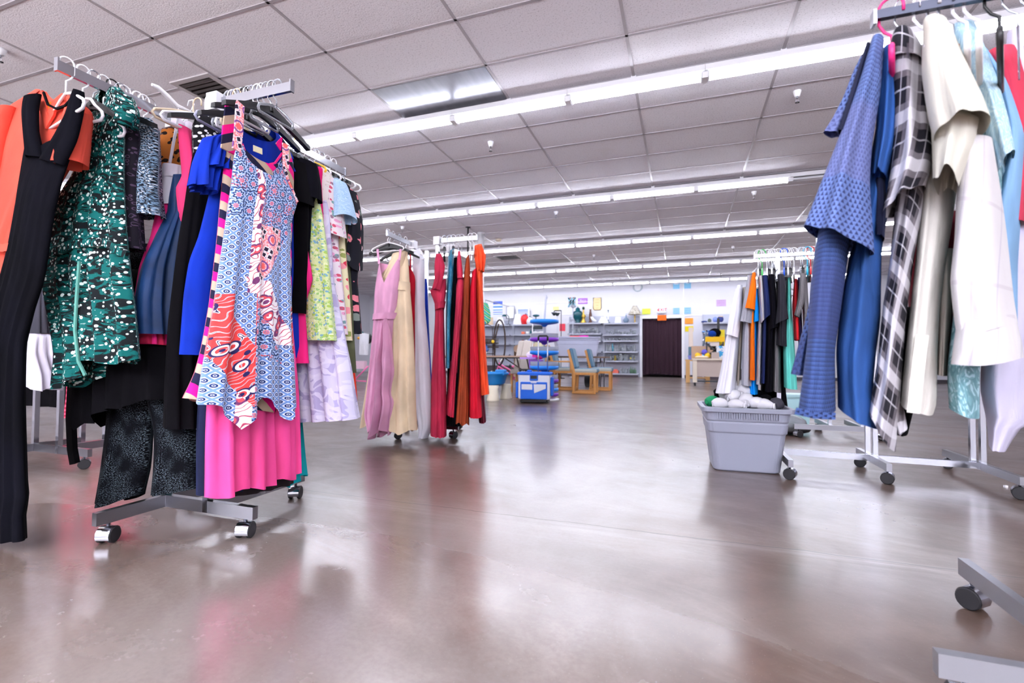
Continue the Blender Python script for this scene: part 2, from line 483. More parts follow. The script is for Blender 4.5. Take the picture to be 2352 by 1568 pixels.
# ---------------------------------------------------------------- the room
FARY = 18.0; GX0, GY0, TX, TY = -2.855, 2.675, 1.2192, 0.6096
ROWS = [GY0+TY*3+TY*5*k for k in range(5)]
LX, RX, BY = -13.0, 9.0, -7.0
def x_(p): return sep(p)[0]
def floor_col():
    p = posc()
    big = noise(p, .55, 4, .6, .8); mid = noise(p, 2.3, 5, .65, .4); fine = noise(p, 60, 3, .7)
    c = mix(big.step(.38, .66), (84, 65, 55), (116, 97, 87))
    c = mix(mid.step(.42, .72)*.55, c, (74, 55, 45))
    aisle_haze = noise(scl(rot(p, -.25), 1, .45), .8, 4, .6, .6)+(1-((x_(p)+.75).abs()*.55).min(1.0))*.35  # whitish sheen painted into the colour, in random patches and along the aisle
    c = mix(aisle_haze.step(.55, .95)*.75, c, (150, 142, 138))
    streak = noise(scl(rot(p, .35), .6, 1.9), 1.5, 5, .65, 1.2)
    c = mix(streak.step(.46, .85)*.5, c, (158, 147, 141))
    c = mix(fine.step(.3, .75)*.18, c, (84, 70, 64))
    red = noise(p, 1.1, 2, .5)
    c = mix(red.step(.58, .75)*.2, c, (120, 84, 78))
    x, y, z = sep(p)
    wob = noise(p, 3.0, 4, .6)*.05
    j = ((y+wob-2.19).abs()).lt(.004)
    sc2 = noise(scl(p, .25, 9), 2.0, 5, .7)
    scuff = sc2.step(.40, .80)*(1-((y-2.12-x*.04).abs()*5).min(1.0))
    c = mix(scuff*.4, c, (178, 172, 168))
    c = mix(j*.8, c, (70, 60, 56))
    speck = noise(p, 210, 1, .5).gt(.74)
    return mix(speck*.2, c, (190, 184, 178))
def floor_rough():
    p = posc(); x, y, z = sep(p)
    n = noise(scl(rot(p, .3), .8, 1.2), 1.6, 5, .65, 1.0)
    m = noise(p, 26, 4, .7)
    d = ((x+1.5)*(x+1.5)+(y+3.1)*(y+3.1)).max(.01)
    d = S._m('SQRT', d)+noise(p, 5, 3)*.05
    ring = d.step(4.86, 4.90)
    return n.step(.3, .75)*.13+m*.08+.13+ring*.11
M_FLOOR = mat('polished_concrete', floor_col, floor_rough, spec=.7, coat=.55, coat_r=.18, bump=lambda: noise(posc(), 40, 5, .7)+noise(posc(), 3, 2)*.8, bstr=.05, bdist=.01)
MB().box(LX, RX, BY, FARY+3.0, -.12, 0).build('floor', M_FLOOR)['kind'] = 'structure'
def ceil_bump():
    p = posc(); a = noise(p, 75, 3, .7); d, _ = voro(p, 62)
    return a.step(.35, .6)*.6+d.step(.1, .35)*.5
def ceil_col():
    p = posc(); x, y, z = sep(p)
    cell = vec(((x-GX0)/TX).floor(), ((y-GY0)/TY).floor(), 0.5)
    t = noise(cell*1.0 if False else scl(cell, 3.17, 5.31), 1.0, 0)
    c = mix(t.step(.3, .7), (236, 233, 240), (244, 242, 247))
    pit = noise(p, 75, 3, .7).step(.30, .47)
    c = mix((1-pit)*.5, c, (150, 144, 152))
    st = noise(p, .9, 3, .6).step(.64, .8)
    return mix(st*.35, c, (205, 192, 176))
M_CEIL = mat('ceiling_tile', ceil_col, .9, bump=ceil_bump, bstr=.35, bdist=.004, spec=.2)
ceil = MB().box(LX, RX, BY, FARY, CEIL, CEIL+.15).build('ceiling', M_CEIL); ceil['kind'] = 'structure'
g = MB(); M_TBAR = mat('ceiling_grid_paint', (178, 172, 178), .32, spec=.6)
k = -9
while GX0+k*TX < RX:
    x = GX0+k*TX
    if x > LX: g.box(x-.012, x+.012, BY, FARY, CEIL-.005, CEIL+.002)
    k += 1
k = -16
while GY0+k*TY < FARY:
    y = GY0+k*TY
    if y > BY: g.box(LX, RX, y-.012, y+.012, CEIL-.005, CEIL+.002)
    k += 1
g.build('ceiling_grid', M_TBAR, ceil)
M_WALL = mat('white_wall_paint', lambda: mix(noise(posc(), 1.2, 3), (212, 212, 220), (224, 224, 230)), .55)
DX0, DX1, DH = -1.37, -.03, 2.10
w = MB()
w.box(LX, DX0, FARY, FARY+.16, 0, CEIL); w.box(DX1, RX, FARY, FARY+.16, 0, CEIL); w.box(DX0, DX1, FARY, FARY+.16, DH, CEIL)
w.box(DX0-.4, DX0-.3, FARY+.16, FARY+2.0, 0, 2.6); w.box(DX1+.3, DX1+.4, FARY+.16, FARY+2.0, 0, 2.6); w.box(DX0-.4, DX1+.4, FARY+1.9, FARY+2.0, 0, 2.6); w.box(DX0-.4, DX1+.4, FARY+.16, FARY+2.0, 2.6, 2.7)
w.build('wall_far', M_WALL)['kind'] = 'structure'
for nm, a in (('wall_left', (LX-.15, LX, BY, FARY)), ('wall_right', (RX, RX+.15, BY, FARY)), ('wall_near', (LX, RX, BY-.15, BY))):
    MB().box(*a, 0, CEIL).build(nm, M_WALL)['kind'] = 'structure'
M_TRIM = mat('white_trim_paint', (240, 240, 244), .35)
d = MB()
d.box(DX0-.09, DX0, FARY-.03, FARY+.17, 0, DH+.06); d.box(DX1, DX1+.09, FARY-.03, FARY+.17, 0, DH+.06); d.box(DX0, DX1, FARY-.03, FARY+.17, DH, DH+.06)
d.build('door_1', M_TRIM)['kind'] = 'structure'
t = MB()
t.box(-7.9, -3.2, FARY-.02, FARY, 2.765, 2.785); t.box(-1.45, .75, FARY-.02, FARY, 2.16, 2.20); t.box(.02, .05, FARY-.02, FARY, 2.2, CEIL); t.box(-4.6, -3.2, FARY-.02, FARY, 2.30, 2.33)
t.build('trim_1', M_TRIM)['kind'] = 'structure'
b = MB()
b.box(LX, DX0-.09, FARY-.018, FARY, 0, .1); b.box(DX1+.09, RX, FARY-.018, FARY, 0, .1)
b.build('baseboard_far', mat('grey_vinyl_base', (70, 66, 72), .5))['kind'] = 'structure'
M_COLUMN = mat('column_paint', (240, 240, 244), .4)
p = on(('z', CEIL), 1104.5, 534); ccx, ccy = p.x, p.y
q = MB(); q.cyl((ccx, ccy, 0), .07, CEIL-.002, 24); q.cyl((ccx, ccy, CEIL-.05), .082, .045, 24)
tag(q.build('support_column', M_COLUMN), kind='structure'); bpy.data.objects['support_column'].name = 'column_1'
# the doorway curtain
def pleat(x): return .035*math.sin(x*38)+.018*math.sin(x*83+1)
cb = MB(); vs = []; fs = []; NX, NZ = 120, 16
for i in range(NX+1):
    x = lerp(DX0+.005, DX1-.005, i/NX)
    for k in range(NZ+1):
        fz = k/NZ; z = lerp(DH-.01, .115-.05*(abs(2*i/NX-1))**3+.015*math.sin(x*5), fz)
        vs.append((x, FARY+.09+pleat(x)*(.35+.65*fz), z))
for i in range(NX):
    for k in range(NZ): a = i*(NZ+1)+k; fs.append((a, a+1, a+NZ+2, a+NZ+1))
n = len(vs); vs += [(x, y+.006, z) for x, y, z in vs]; fs += [tuple(n+k for k in reversed(f)) for f in fs]
cb.add(vs, fs, True)
M_CURT = mat('maroon_curtain', lambda: mix(noise(posc(), 300, 2), (44, 24, 36), (58, 32, 46)), .9)
o = cb.build('doorway_curtain', M_CURT, None, ((DX0+DX1)/2, FARY+.09, .1)); tag(o, 'dark maroon pleated curtain closing the doorway in the end wall', 'curtain')
tag(MB().tube([(DX0, FARY+.09, DH-.02), (DX1, FARY+.09, DH-.02)], .012, 8).build('curtain_rod', CHROME_D, None, None), 'thin metal rod carrying the maroon doorway curtain', 'curtain rod')
# ---------------------------------------------------------------- lights
TUBE_E = 17
def tube_mat():
    m = bpy.data.materials.new('fluorescent_tube'); m.use_nodes = True; nt = m.node_tree; b = nt.nodes['Principled BSDF']
    b.inputs['Base Color'].default_value = (.9, .92, 1, 1); b.inputs['Emission Color'].default_value = (.87, .89, 1.0, 1); b.inputs['Emission Strength'].default_value = TUBE_E
    return m
M_TUBE = tube_mat()
M_TUBE_OFF = mat('unlit_tube', (232, 234, 240), .2)
M_FIX = mat('white_enamel', (236, 236, 240), .35)
ordinal = ['nearest', 'second', 'third', 'fourth', 'fifth']
protos = {}
def fixture(xc, yc, lit, label, group):
    if lit in protos: o = copy_tree(protos[lit]); o.location = (xc, yc, CEIL-.03)
    else:
        o = thing('strip_light', label, 'ceiling light', (0, 0, 0))
        h = MB(); L = TX/2
        h.box(-L+.001, L-.001, -.072, .072, -.066, -.012); h.box(-L+.001, L-.001, -.078, .078, -.066, -.060)
        h.build('housing', M_FIX, o)
        for y in (-.034, .034):
            MB().tube([(-L+.035, y, -.088), (L-.035, y, -.088)], .0165, 10).build('tube', M_TUBE if lit else M_TUBE_OFF, o)
        for s in (-1, 1):
            e = MB().box(s*L-.012-(.012 if s > 0 else -.012), s*L+.012-(.012 if s > 0 else -.012), -.05, .05, -.118, -.06)
            e.box(s*(L-.03)-.004, s*(L-.03)+.004, -.05, .05, -.112, -.06)
            e.build('lamp_holder', M_FIX, o)
        MB().box(-.022, .022, -.02, .02, -.02, .03).box(-.022, .022, -.07, .07, -.016, -.01).box(-.022, .022, -.071, -.068, -.05, -.01).build('bracket', M_FIX, o)
        protos[lit] = o
        o.location = (xc, yc, CEIL-.03)
    tag(o, label, 'ceiling light', group)
    return o
for r, y in enumerate(ROWS):
    for k in range(-7, 5):
        xc = GX0+TX*2+TX*k
        lit = not (r == 1 and k >= 2)
        lab = f'lit twin tube fluorescent strip light in the {ordinal[r]} row overhead' if r else 'lit twin tube fluorescent strip light in the row overhead nearest the camera'
        if not lit: lab = 'unlit fluorescent strip light ending the second row overhead, beside the shirts'
        if r == 4: lab = 'lit fluorescent strip light in the last row, along the end wall'
        fixture(xc, y, lit, lab, f'{ordinal[r]} row of strip lights' if lit else 'unlit strip lights')
# the same rows go on behind the camera
for k, y in enumerate((ROWS[0]-3.048, ROWS[0]-6.096, ROWS[0]-9.144)):
    ld = bpy.data.lights.new('strip_row', 'AREA'); ld.shape = 'RECTANGLE'; ld.size = 16; ld.size_y = .09; ld.energy = [36, 80, 80][k]; ld.color = (.90, .93, 1.0)
    lo = bpy.data.objects.new('strip_row', ld); COL.objects.link(lo); lo.location = (-1.5, y, CEIL-.13)
# added fill lamp behind the camera, aimed up to brighten the ceiling
ld = bpy.data.lights.new('ceiling_fill', 'AREA'); ld.shape = 'RECTANGLE'; ld.size = 17; ld.size_y = 2.4; ld.spread = 1.9; ld.energy = 1900; ld.color = (.92, .95, 1.0)
lo = bpy.data.objects.new('ceiling_fill', ld); COL.objects.link(lo); lo.location = (-2, BY+.5, 1.3); lo.rotation_euler = (PI/2+1.05, 0, 0)
# ---------------------------------------------------------------- ceiling fittings
M_SPR = mat('sprinkler_metal', (196, 196, 204), .25, .8)
def sprinkler(u, v, where):
    p = on(('z', CEIL), u, v); o = thing('fire_sprinkler', f'small fire sprinkler in the ceiling {where}', 'sprinkler', (p.x, p.y, CEIL), group=None)
    MB().lathe([(0, -.001), (.038, -.001), (.036, -.012), (.026, -.04), (.022, -.055), (0, -.055)], n=18).build('escutcheon', M_FIX, o)
    h = MB().cyl((0, 0, -.075), .009, .03, 10)
    for s in (-1, 1): h.tube([(s*.008, 0, -.07), (s*.014, 0, -.085), (s*.012, 0, -.102), (0, 0, -.11)], .0028, 6)
    h.cyl((0, 0, -.114), .02, .003, 14)
    h.build('sprinkler_head', M_SPR, o)
for u, v, w_ in ((1127, 326, 'beyond the nearest light row, toward the dress racks'), (1831, 209, 'just beyond the nearest light row, beside the shirts'), (1277, 486, 'halfway along, between second and third light rows, central'),
               (924, 520, 'above the pink gown, between second and third light rows'), (1732, 440, 'beyond the unlit lights, above the t-shirt rack'), (1364, 585, 'beyond the third light row, central'), (1684, 565, 'beyond the third light row, above the grey tub'), (1214, 644, 'near the end wall, above the stacking tray tower'), (1656, 628, 'near the end wall, above the brown cart'), (2, 112, 'at the far left edge, above the coral dress')):
    sprinkler(u, v, w_)
M_VENT = mat('vent_metal', (70, 60, 58), .5, .3); M_VENTF = mat('vent_frame_paint', (190, 184, 186), .45)
def vent(x0, x1, y0, y1, label, slat_dir='x', n=6, dark=M_VENT):
    o = thing('ceiling_vent', label, 'vent', ((x0+x1)/2, (y0+y1)/2, CEIL)); a, b = (x1-x0)/2, (y1-y0)/2
    f = MB(); e = .05
    f.box(-a, a, -b, -b+e, -.012, .002); f.box(-a, a, b-e, b, -.012, .002); f.box(-a, -a+e, -b+e, b-e, -.012, .002); f.box(a-e, a, -b+e, b-e, -.012, .002)
    f.build('frame', M_VENTF, o)
    MB().box(-a+e, a-e, -b+e, b-e, -.002, -.0005).build('backing', mat('vent_dark', (26, 20, 20), .8), o)
    for i in range(n):
        y = lerp(-b+e+.03, b-e-.03, i/(n-1))
        MB().beam((-a+e, y, -.012), (a-e, y, -.012), .034, .004).build('slat', dark, o)
    return o
p0 = on(('z', CEIL), 478, 203)
vent(p0.x-.25, p0.x+.25, p0.y-.20, p0.y+.26, 'dark slatted air vent in the ceiling above the front dress rack')
vent(-4.62, -3.98, 11.6, 12.15, 'small slatted ceiling vent far off, right of the orange gown')
o = MB().box(GX0+.015, GX0+TX-.015, GY0+2*TY+.015, GY0+3*TY-.015, CEIL-.006, CEIL-.001).build('ceiling_panel', mat('silver_ceiling_panel', lambda: mix(noise(scl(posc(), 6, 1), 3, 3), (150, 152, 160), (186, 188, 196)), .3, .75), None, (GX0+TX/2, GY0+2.5*TY, CEIL-.006))
tag(o, 'silver metal panel replacing a ceiling tile above the patchwork dress', 'ceiling panel')
o = MB().box(-4.05, -2.87, 12.44, 13.02, CEIL-.006, CEIL-.001).build('ceiling_panel', mat('tan_ceiling_panel', (150, 140, 136), .7), None, (-3.46, 12.7, CEIL-.006))
tag(o, 'dull brown-grey ceiling panel far off, above the stacking tray tower', 'ceiling panel')
p = on(('z', CEIL), 1145, 549)
o = thing('smoke_detector', 'round cream smoke detector on the ceiling near the white column', 'smoke detector', (p.x, p.y, CEIL))
MB().lathe([(0, -.05), (.05, -.05), (.065, -.03), (.07, 0), (0, 0)], n=20).build('housing', mat('cream_plastic', (222, 208, 186), .5), o)
p = on(('z', CEIL), 1075, 521)
o = thing('hanging_rod', 'thin dark rod dropping from the ceiling above the red gowns', 'rod', (p.x, p.y, CEIL))
MB().tube([(0, 0, 0), (0, 0, -.62)], .016, 8).build('rod', BLACKP, o); MB().cyl((0, 0, -.012), .05, .012, 14).build('ceiling_plate', BLACKP, o)
p = on(('y', 17.5), 1462, 655)
o = thing('wall_speaker', 'small grey half-round dome on the end wall under the last lights', 'dome', (p.x, FARY-.02, p.z))
MB().torus((0, -.02, 0), .15, .025, 'y', 20, 8).build('ring', mat('grey_dome', (178, 190, 196), .4), o); MB().ball((0, 0, 0), .13, sy=.35).build('dome', M_FIX, o)

# ---------------------------------------------------------------- render look
wd = bpy.data.worlds.new('world'); sc.world = wd; wd.use_nodes = True
wd.node_tree.nodes['Background'].inputs[0].default_value = (.8, .85, 1, 1); wd.node_tree.nodes['Background'].inputs[1].default_value = .05
vs_ = sc.view_settings; vs_.view_transform = 'Standard'; vs_.look = 'None'; vs_.gamma = 1; vs_.use_curve_mapping = False; vs_.exposure = 1.3
sc.cycles.max_bounces = 8; sc.cycles.diffuse_bounces = 4; sc.cycles.glossy_bounces = 4; sc.cycles.transmission_bounces = 6; sc.cycles.transparent_max_bounces = 8
sc.cycles.caustics_reflective = False; sc.cycles.caustics_refractive = False; sc.cycles.sample_clamp_indirect = 6
# ---------------------------------------------------------------- cloth materials
def pl(c, v=.12, sc_=6):
    def f():
        n = noise(scl(uvs(), sc_, sc_*.5), 1.0, 3)
        d = tuple(max(0, int(x*(1-v))) for x in c); e = tuple(min(255, int(x*(1+v*.4))) for x in c)
        return mix(n.step(.3, .7), d, e)
    return f
def floral(bg, cols, s=28, thr=.42, aniso=1.0, leaf=None):
    def f():
        u = scl(uvs(), 1, aniso); nz = noise(u, 26, 3, .6, colr=False)
        d, c = voro(u, s); r, g_, b_ = sep(c)
        pal = ramp(r, [(i/len(cols), q) for i, q in enumerate(cols)])
        m = (d+(nz-.5)*.5).lt(thr)
        c0 = col(bg)
        if leaf:
            d2, _ = voro(scl(u, 1.7, .8), s*1.25); c0 = mix(d2.lt(.2), c0, leaf)
        out = mix(m, c0, pal)
        return mix((d+(nz-.5)*.3).lt(thr*.3), out, cols[-1])
    return f
def dots(bg, fg, s=30, thr=.33, ax=1, ay=1, extra=None):
    def f():
        u = uvs(); w_ = noise(u, 6, 2, colr=False)
        d, c = voro(scl(u, ax, ay), s); r, g_, b_ = sep(c)
        c0 = col(bg)
        if extra:
            n = noise(scl(u, 1, 2.2), 13, 4, .6, 1.5); c0 = mix(n.step(.47, .53), bg, extra)
            n2 = noise(scl(u, 40, 120), 1, 2, .6); c0 = mix(n.step(.5, .56)*n2.gt(.66), c0, fg)
        return mix((d-r*.16).lt(thr-.12), c0, fg)
    return f
def vecadd(a, b, k):
    n = S.nt.nodes.new('ShaderNodeVectorMath'); n.operation = 'MULTIPLY_ADD'; S.nt.links.new(b.k, n.inputs[0]); n.inputs[1].default_value = (k, k, 0); S.nt.links.new(a.k, n.inputs[2]); return S(n.outputs[0])
def scroll(bg, fg, fg2, s=7, th=.5):
    def f():
        u = uvs(); q = noise(u, s*2.0, 2, .5, 1.5, colr=True); w_ = wave(rot(vecadd(u, q, .30), .6), s*1.6, 6, 1.2, 1.6); v = wave(rot(vecadd(u, q, .34), 2.0), s*1.9, 7, 1.0, 1.4)
        c0 = mix(w_.step(th, th+.12), bg, fg)
        return mix((v.step(.62, .72))*.8, c0, fg2)
    return f
def plaid(bg, bands, su=9, sv=9, thin=None):
    def f():
        x, y, z = sep(rot(uvs(), .22)); c = col(bg)
        for (ax, ph, wd_, cc, op) in bands:
            q = ((x*su if ax == 'x' else y*sv)+ph).frac()
            c = mix(((q-.5).abs()).lt(wd_/2)*op, c, cc)
        return c
    return f
def tri_print(bg, fg, lite):
    def f():
        u = uvs(); x, y, z = sep(u); k = 105.0
        yy = y*k; row = yy.floor(); xx = x*k+((row*.5).frac())
        fx = (xx.frac()-.5).abs(); fy = yy.frac()
        m = (fx*2).lt((1-fy)*.8)*fy.gt(.12)
        band = ((y*3.1).frac()).step(.45, .55)
        n = noise(u, 240, 2).step(.45, .7)
        c0 = mix(n*.4, mix(band*.45, bg, lite), (52, 62, 110))
        return mix(m*(.5+.4*band), c0, fg)
    return f
def stripes(cols, w_=.05, ang=.55, chev=False):
    def f():
        u = uvs(); x, y, z = sep(u)
        t = (x.abs() if chev else x)*math.sin(ang)+y*math.cos(ang)
        return ramp((t/(w_*len(cols))).frac(), [(i/len(cols), c) for i, c in enumerate(cols)])
    return f
def leopard():
    u = uvs(); d, c = voro(u, 44); n = noise(u, 90, 2)
    q = d+(n-.5)*.35
    c0 = mix(noise(u, 5, 2).step(.3, .7), (150, 82, 30), (186, 110, 46))
    return mix(q.lt(.36), c0, (28, 16, 12))
def tweed(a, b, c, s=110):
    def f():
        u = uvs(); n = noise(scl(u, 1, 1.8), s, 2, .6); m = noise(u, 9, 2)
        c0 = mix(n.step(.47, .6), a, b)
        return mix((noise(scl(u, 1.2, 2), s*.8, 1).gt(.58))*m.step(.35, .6), c0, c)
    return f
def lace(a, b, s=60):
    def f():
        d, _ = voro(uvs(), s, 'DISTANCE_TO_EDGE') if False else voro(uvs(), s)
        return mix(((d-.33).abs()).lt(.07), a, b)
    return f
def lattice(bg, fg, fg2, k=29.0):
    """small blue and white tile lattice"""
    x, y, z = sep(uvs()); a = ((x+y)*k); b = ((x-y)*k)
    fa = (a.frac()-.5).abs(); fb = (b.frac()-.5).abs()
    line = fa.max(fb).gt(.37); dot = (fa*fa+fb*fb); rr = S._m('SQRT', dot)
    c = mix(line, bg, fg2)
    c = mix(((rr-.22).abs()).lt(.08), c, fg)
    return mix(rr.lt(.09), c, fg)
def vorop(v, scale, rnd):
    n = S.nt.nodes.new('ShaderNodeTexVoronoi'); S.nt.links.new(v.k, n.inputs['Vector']); n.inputs['Scale'].default_value = scale; n.inputs['Randomness'].default_value = rnd; n.voronoi_dimensions = '2D'
    return S(n.outputs['Distance']), S(n.outputs['Color']), S(n.outputs['Position'])
def medallion(bg, navy, coral, lite, k=19.0):
    u = uvs(); d, c, pv = vorop(u, k, .25); n = noise(u, 55, 2); ux, uy, _u = sep(u); px, py, _p = sep(pv); th = S._m('ARCTAN2', uy-py, ux-px)
    ring = ((d*24+n*1.5+(th*8).sin()*1.3).sin())
    fine = noise(scl(u, 1, 1), 160, 2, .6)
    c0 = mix(ring.gt(.05), bg, navy); c0 = mix((fine.gt(.56)), c0, lite)
    c0 = mix(d.lt(.16)*((d*60).sin().gt(-.2)), c0, coral)
    r, g_, b_ = sep(c)
    return mix((fine.lt(.42))*r.gt(.62), c0, coral)
def paisley(bg, fg, dk, s=12):
    u = uvs(); w_ = wave(rot(u, .8), s*.7, 9, 1.5, 1.6); d, c = voro(scl(rot(u, .7), 1, .55), s*1.9); v = wave(rot(u, 2.2), s, 12, 1, 1.4)
    c0 = mix(((w_-.5).abs()).lt(.13), bg, fg)
    c0 = mix(((w_-.5).abs()).lt(.045), c0, dk)
    c0 = mix(((d-.36).abs()).lt(.06), c0, dk); c0 = mix(((d-.28).abs()).lt(.05), c0, fg)
    return mix(d.lt(.14), c0, dk)
def coraltile(k=17.0):
    x, y, z = sep(rot(uvs(), .35)); a, b = x*k, y*k
    fa, fb = (a.frac()-.5).abs(), (b.frac()-.5).abs(); rr = S._m('SQRT', fa*fa+fb*fb)
    n = noise(uvs(), 140, 2)
    c = mix(n.step(.4, .6), (240, 120, 125), (250, 208, 214))
    odd = (((a.floor()+b.floor())*.5).frac()).gt(.25)
    c = mix(((rr-.34).abs()).lt(.05), c, (120, 70, 140))
    sq = (fa-.2).abs().max((fb-.2).abs())
    c = mix(sq.lt(.13)*odd, c, (40, 26, 52)); c = mix(((sq-.15).abs()).lt(.025)*odd, c, (250, 240, 244))
    return mix(rr.lt(.2)*(1-odd), c, (250, 108, 104))
def patchwork():
    WHT, NAVY, BLU, COR, RED = (232, 236, 246), (28, 44, 92), (110, 150, 210), (244, 112, 112), (222, 58, 62)
    sx, sf, _ = sep(uvs('sf'))
    A = lattice((222, 229, 244), (26, 50, 108), (112, 146, 206))
    B = medallion((186, 204, 236), (34, 46, 92), (240, 112, 120), (98, 140, 204))
    C = coraltile()
    D = paisley((244, 238, 242), (226, 84, 96), (120, 60, 110))
    E_ = paisley((218, 66, 66), (250, 232, 236), (40, 34, 86))
    c = B
    left = sx.lt(.30)*(sf.gt(.30)); c = mix(left, c, A)
    cen = (sx+(sf-.30)*.10).gt(.34)*(sx).lt(.74)*sf.gt(.30)*((sf+(sx-.5)*.10).lt(.535)); c = mix(cen, c, C)
    strip_ = ((sx-.335+(sf-.3)*.05).abs()).lt(.055)*sf.gt(.08); c = mix(strip_, c, D)
    right = ((sx-.42)*.55+(sf-.46)).gt(.09)*sf.gt(.30)*sx.gt(.40); c = mix(right, c, A)
    rside = (sx+(sf-.3)*.55).gt(.86)*sf.gt(.30)*sf.lt(.50); c = mix(rside, c, A)
    dg = sx-.40-(sf-.53)*1.55
    diag = (dg.abs()).lt(.16)*sf.gt(.52)*sf.lt(.77); c = mix(diag, c, D)
    medl = (dg).lt(-.12)*sx.gt(.36)*sf.gt(.58)*((sf-sx*.10).lt(.77)); c = mix(medl, c, B)
    rr = (sx.lt(.40-(sf-.6)*.0))*((sf+sx*.06).gt(.60))*((sf-sx*.5).lt(.83)); c = mix(rr*sx.lt(.37), c, E_)
    lat2 = (sx.gt(.14))*sx.lt(.36)*(sf).gt(.58)*((sf-(sx-.14)*.55).lt(.66)); c = mix(lat2, c, A)
    edge = sx.gt(.93)*sf.gt(.60)*sf.lt(.80); c = mix(edge, c, E_)
    return c

K = {}
def reg(n, fn, **kw): K[n] = cm(n, fn, **kw)
reg('coral', pl((226, 84, 66))); reg('ribblack', pl((13, 13, 19), .3), rough=1, b=1.4, spec=.06)
reg('teal', dots((10, 16, 20), (214, 232, 226), 60, .34, 1.1, 1.0, (4, 92, 88)))
reg('lace', lace((24, 20, 30), (78, 62, 84), 62)); reg('tweedb', tweed((14, 16, 26), (120, 150, 176), (206, 212, 222)))
reg('leo', leopard); reg('white', pl((204, 204, 214), .08)); reg('hotpink', pl((238, 40, 128), .1)); reg('navyd', pl((20, 52, 96), .3, 9), rough=.55)
reg('pinkrose', pl((226, 62, 116), .12)); reg('black', pl((12, 11, 15), .25), spec=.08, rough=1); reg('bwflor', floral((16, 15, 20), [(236, 234, 236), (214, 214, 216), (240, 240, 240)], 60, .34))
reg('royal', pl((6, 46, 166), .18)); reg('stripe', stripes([(240, 18, 132), (26, 26, 56), (186, 164, 142)], .030, .62)); reg('patch', patchwork, rough=.7)
reg('neonpink', pl((255, 80, 156), .1), rough=.6); reg('tealp', pl((0, 150, 160), .12)); reg('navy', pl((24, 32, 66), .2)); reg('darkbrown', pl((44, 34, 38), .2)); reg('mustard', pl((232, 176, 40)))
reg('greenfl', floral((206, 220, 160), [(150, 196, 120), (120, 170, 196), (226, 232, 190), (170, 200, 90)], 84, .5, 1.0, (120, 160, 90)))
reg('magenta', pl((224, 22, 112))); reg('lilac', scroll((208, 203, 230), (176, 168, 208), (224, 220, 240), 2.2)); reg('lacew', lace((232, 224, 220), (214, 200, 192), 70))
reg('pinkfl', floral((230, 218, 224), [(204, 84, 110), (120, 160, 160), (226, 160, 196), (150, 120, 140)], 48, .42)); reg('ltblace', scroll((168, 200, 228), (196, 220, 240), (150, 186, 220), 9))
reg('redfl', floral((226, 220, 180), [(214, 60, 84), (236, 150, 160), (150, 160, 90)], 22, .46)); reg('olive', pl((84, 88, 62), .16)); reg('blackfl', floral((22, 22, 32), [(222, 126, 140), (236, 200, 206), (120, 130, 124)], 17, .33, 1.0, None))
reg('orangered', pl((238, 60, 34))); reg('sequinp', tweed((6, 6, 10), (9, 11, 18), (84, 96, 104), 210), spec=.08)
def gown(): pass
reg('rosepink', pl((222, 162, 196), .1), rough=.5); reg('cream', pl((226, 206, 174), .1)); reg('tan', pl((206, 168, 122), .1)); reg('maroonred', pl((176, 18, 40), .15)); reg('bagwhite', pl((238, 240, 250), .04), rough=.35)
reg('rosered', pl((182, 44, 74), .16)); reg('rosered2', pl((204, 54, 84), .16)); reg('tealseq', tweed((8, 100, 140), (20, 140, 176), (150, 220, 236), 150), rough=.35); reg('rust', pl((160, 68, 38), .16)); reg('red', pl((206, 22, 48), .14)); reg('orange', pl((242, 88, 48), .14)); reg('darkmaroon', pl((96, 14, 36), .15))
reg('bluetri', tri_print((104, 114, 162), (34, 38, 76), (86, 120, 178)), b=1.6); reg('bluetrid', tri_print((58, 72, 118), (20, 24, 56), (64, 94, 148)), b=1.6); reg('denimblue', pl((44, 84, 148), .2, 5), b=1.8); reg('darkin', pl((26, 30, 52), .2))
reg('plaidbw', plaid((30, 29, 37), [('x', .10, .50, (128, 122, 128), .62), ('y', .30, .50, (134, 128, 134), .55), ('x', .10, .24, (232, 230, 236), .55), ('y', .30, .24, (232, 230, 236), .5), ('x', .55, .035, (190, 188, 196), .7), ('y', .78, .035, (200, 198, 206), .7)], 9.5, 9.5))
reg('creamw', pl((212, 209, 195), .06), b=1.2); reg('creamc', pl((212, 209, 200), .07), b=1.3); reg('windowp', plaid((198, 195, 195), [('x', .2, .05, (176, 166, 172), .5), ('y', .4, .05, (176, 168, 174), .5), ('x', .7, .03, (166, 160, 178), .5)], 7, 6), b=1.2)
reg('tiedye', scroll((120, 164, 172), (166, 200, 208), (98, 140, 146), 4.0)); reg('ltbpat', scroll((176, 212, 228), (204, 230, 240), (160, 200, 222), 6.0)); reg('ltblue', pl((138, 180, 218), .12)); reg('redrose', pl((204, 62, 86), .15)); reg('lilacw', pl((198, 194, 216), .09)); reg('maroon', pl((104, 18, 34), .2))
reg('beige', pl((204, 194, 182), .1)); reg('heather', tweed((150, 152, 164), (168, 170, 180), (186, 188, 196), 240)); reg('torange', pl((255, 120, 16), .1)); reg('tblue', pl((0, 148, 240), .1)); reg('lgrey', pl((196, 194, 198), .08)); reg('tnavy', pl((30, 42, 90), .18)); reg('tblack', pl((15, 14, 22), .2), spec=.08, rough=1); reg('charcoal', pl((42, 42, 50), .15)); reg('aqua', pl((108, 218, 204), .1)); reg('tred', pl((232, 46, 56), .12)); reg('tpurple', pl((74, 58, 106), .15)); reg('tgrey', tweed((110, 108, 112), (126, 124, 128), (140, 138, 142), 240)); reg('tulle', pl((206, 202, 216), .08)); reg('dkgrey', pl((66, 66, 76), .15))
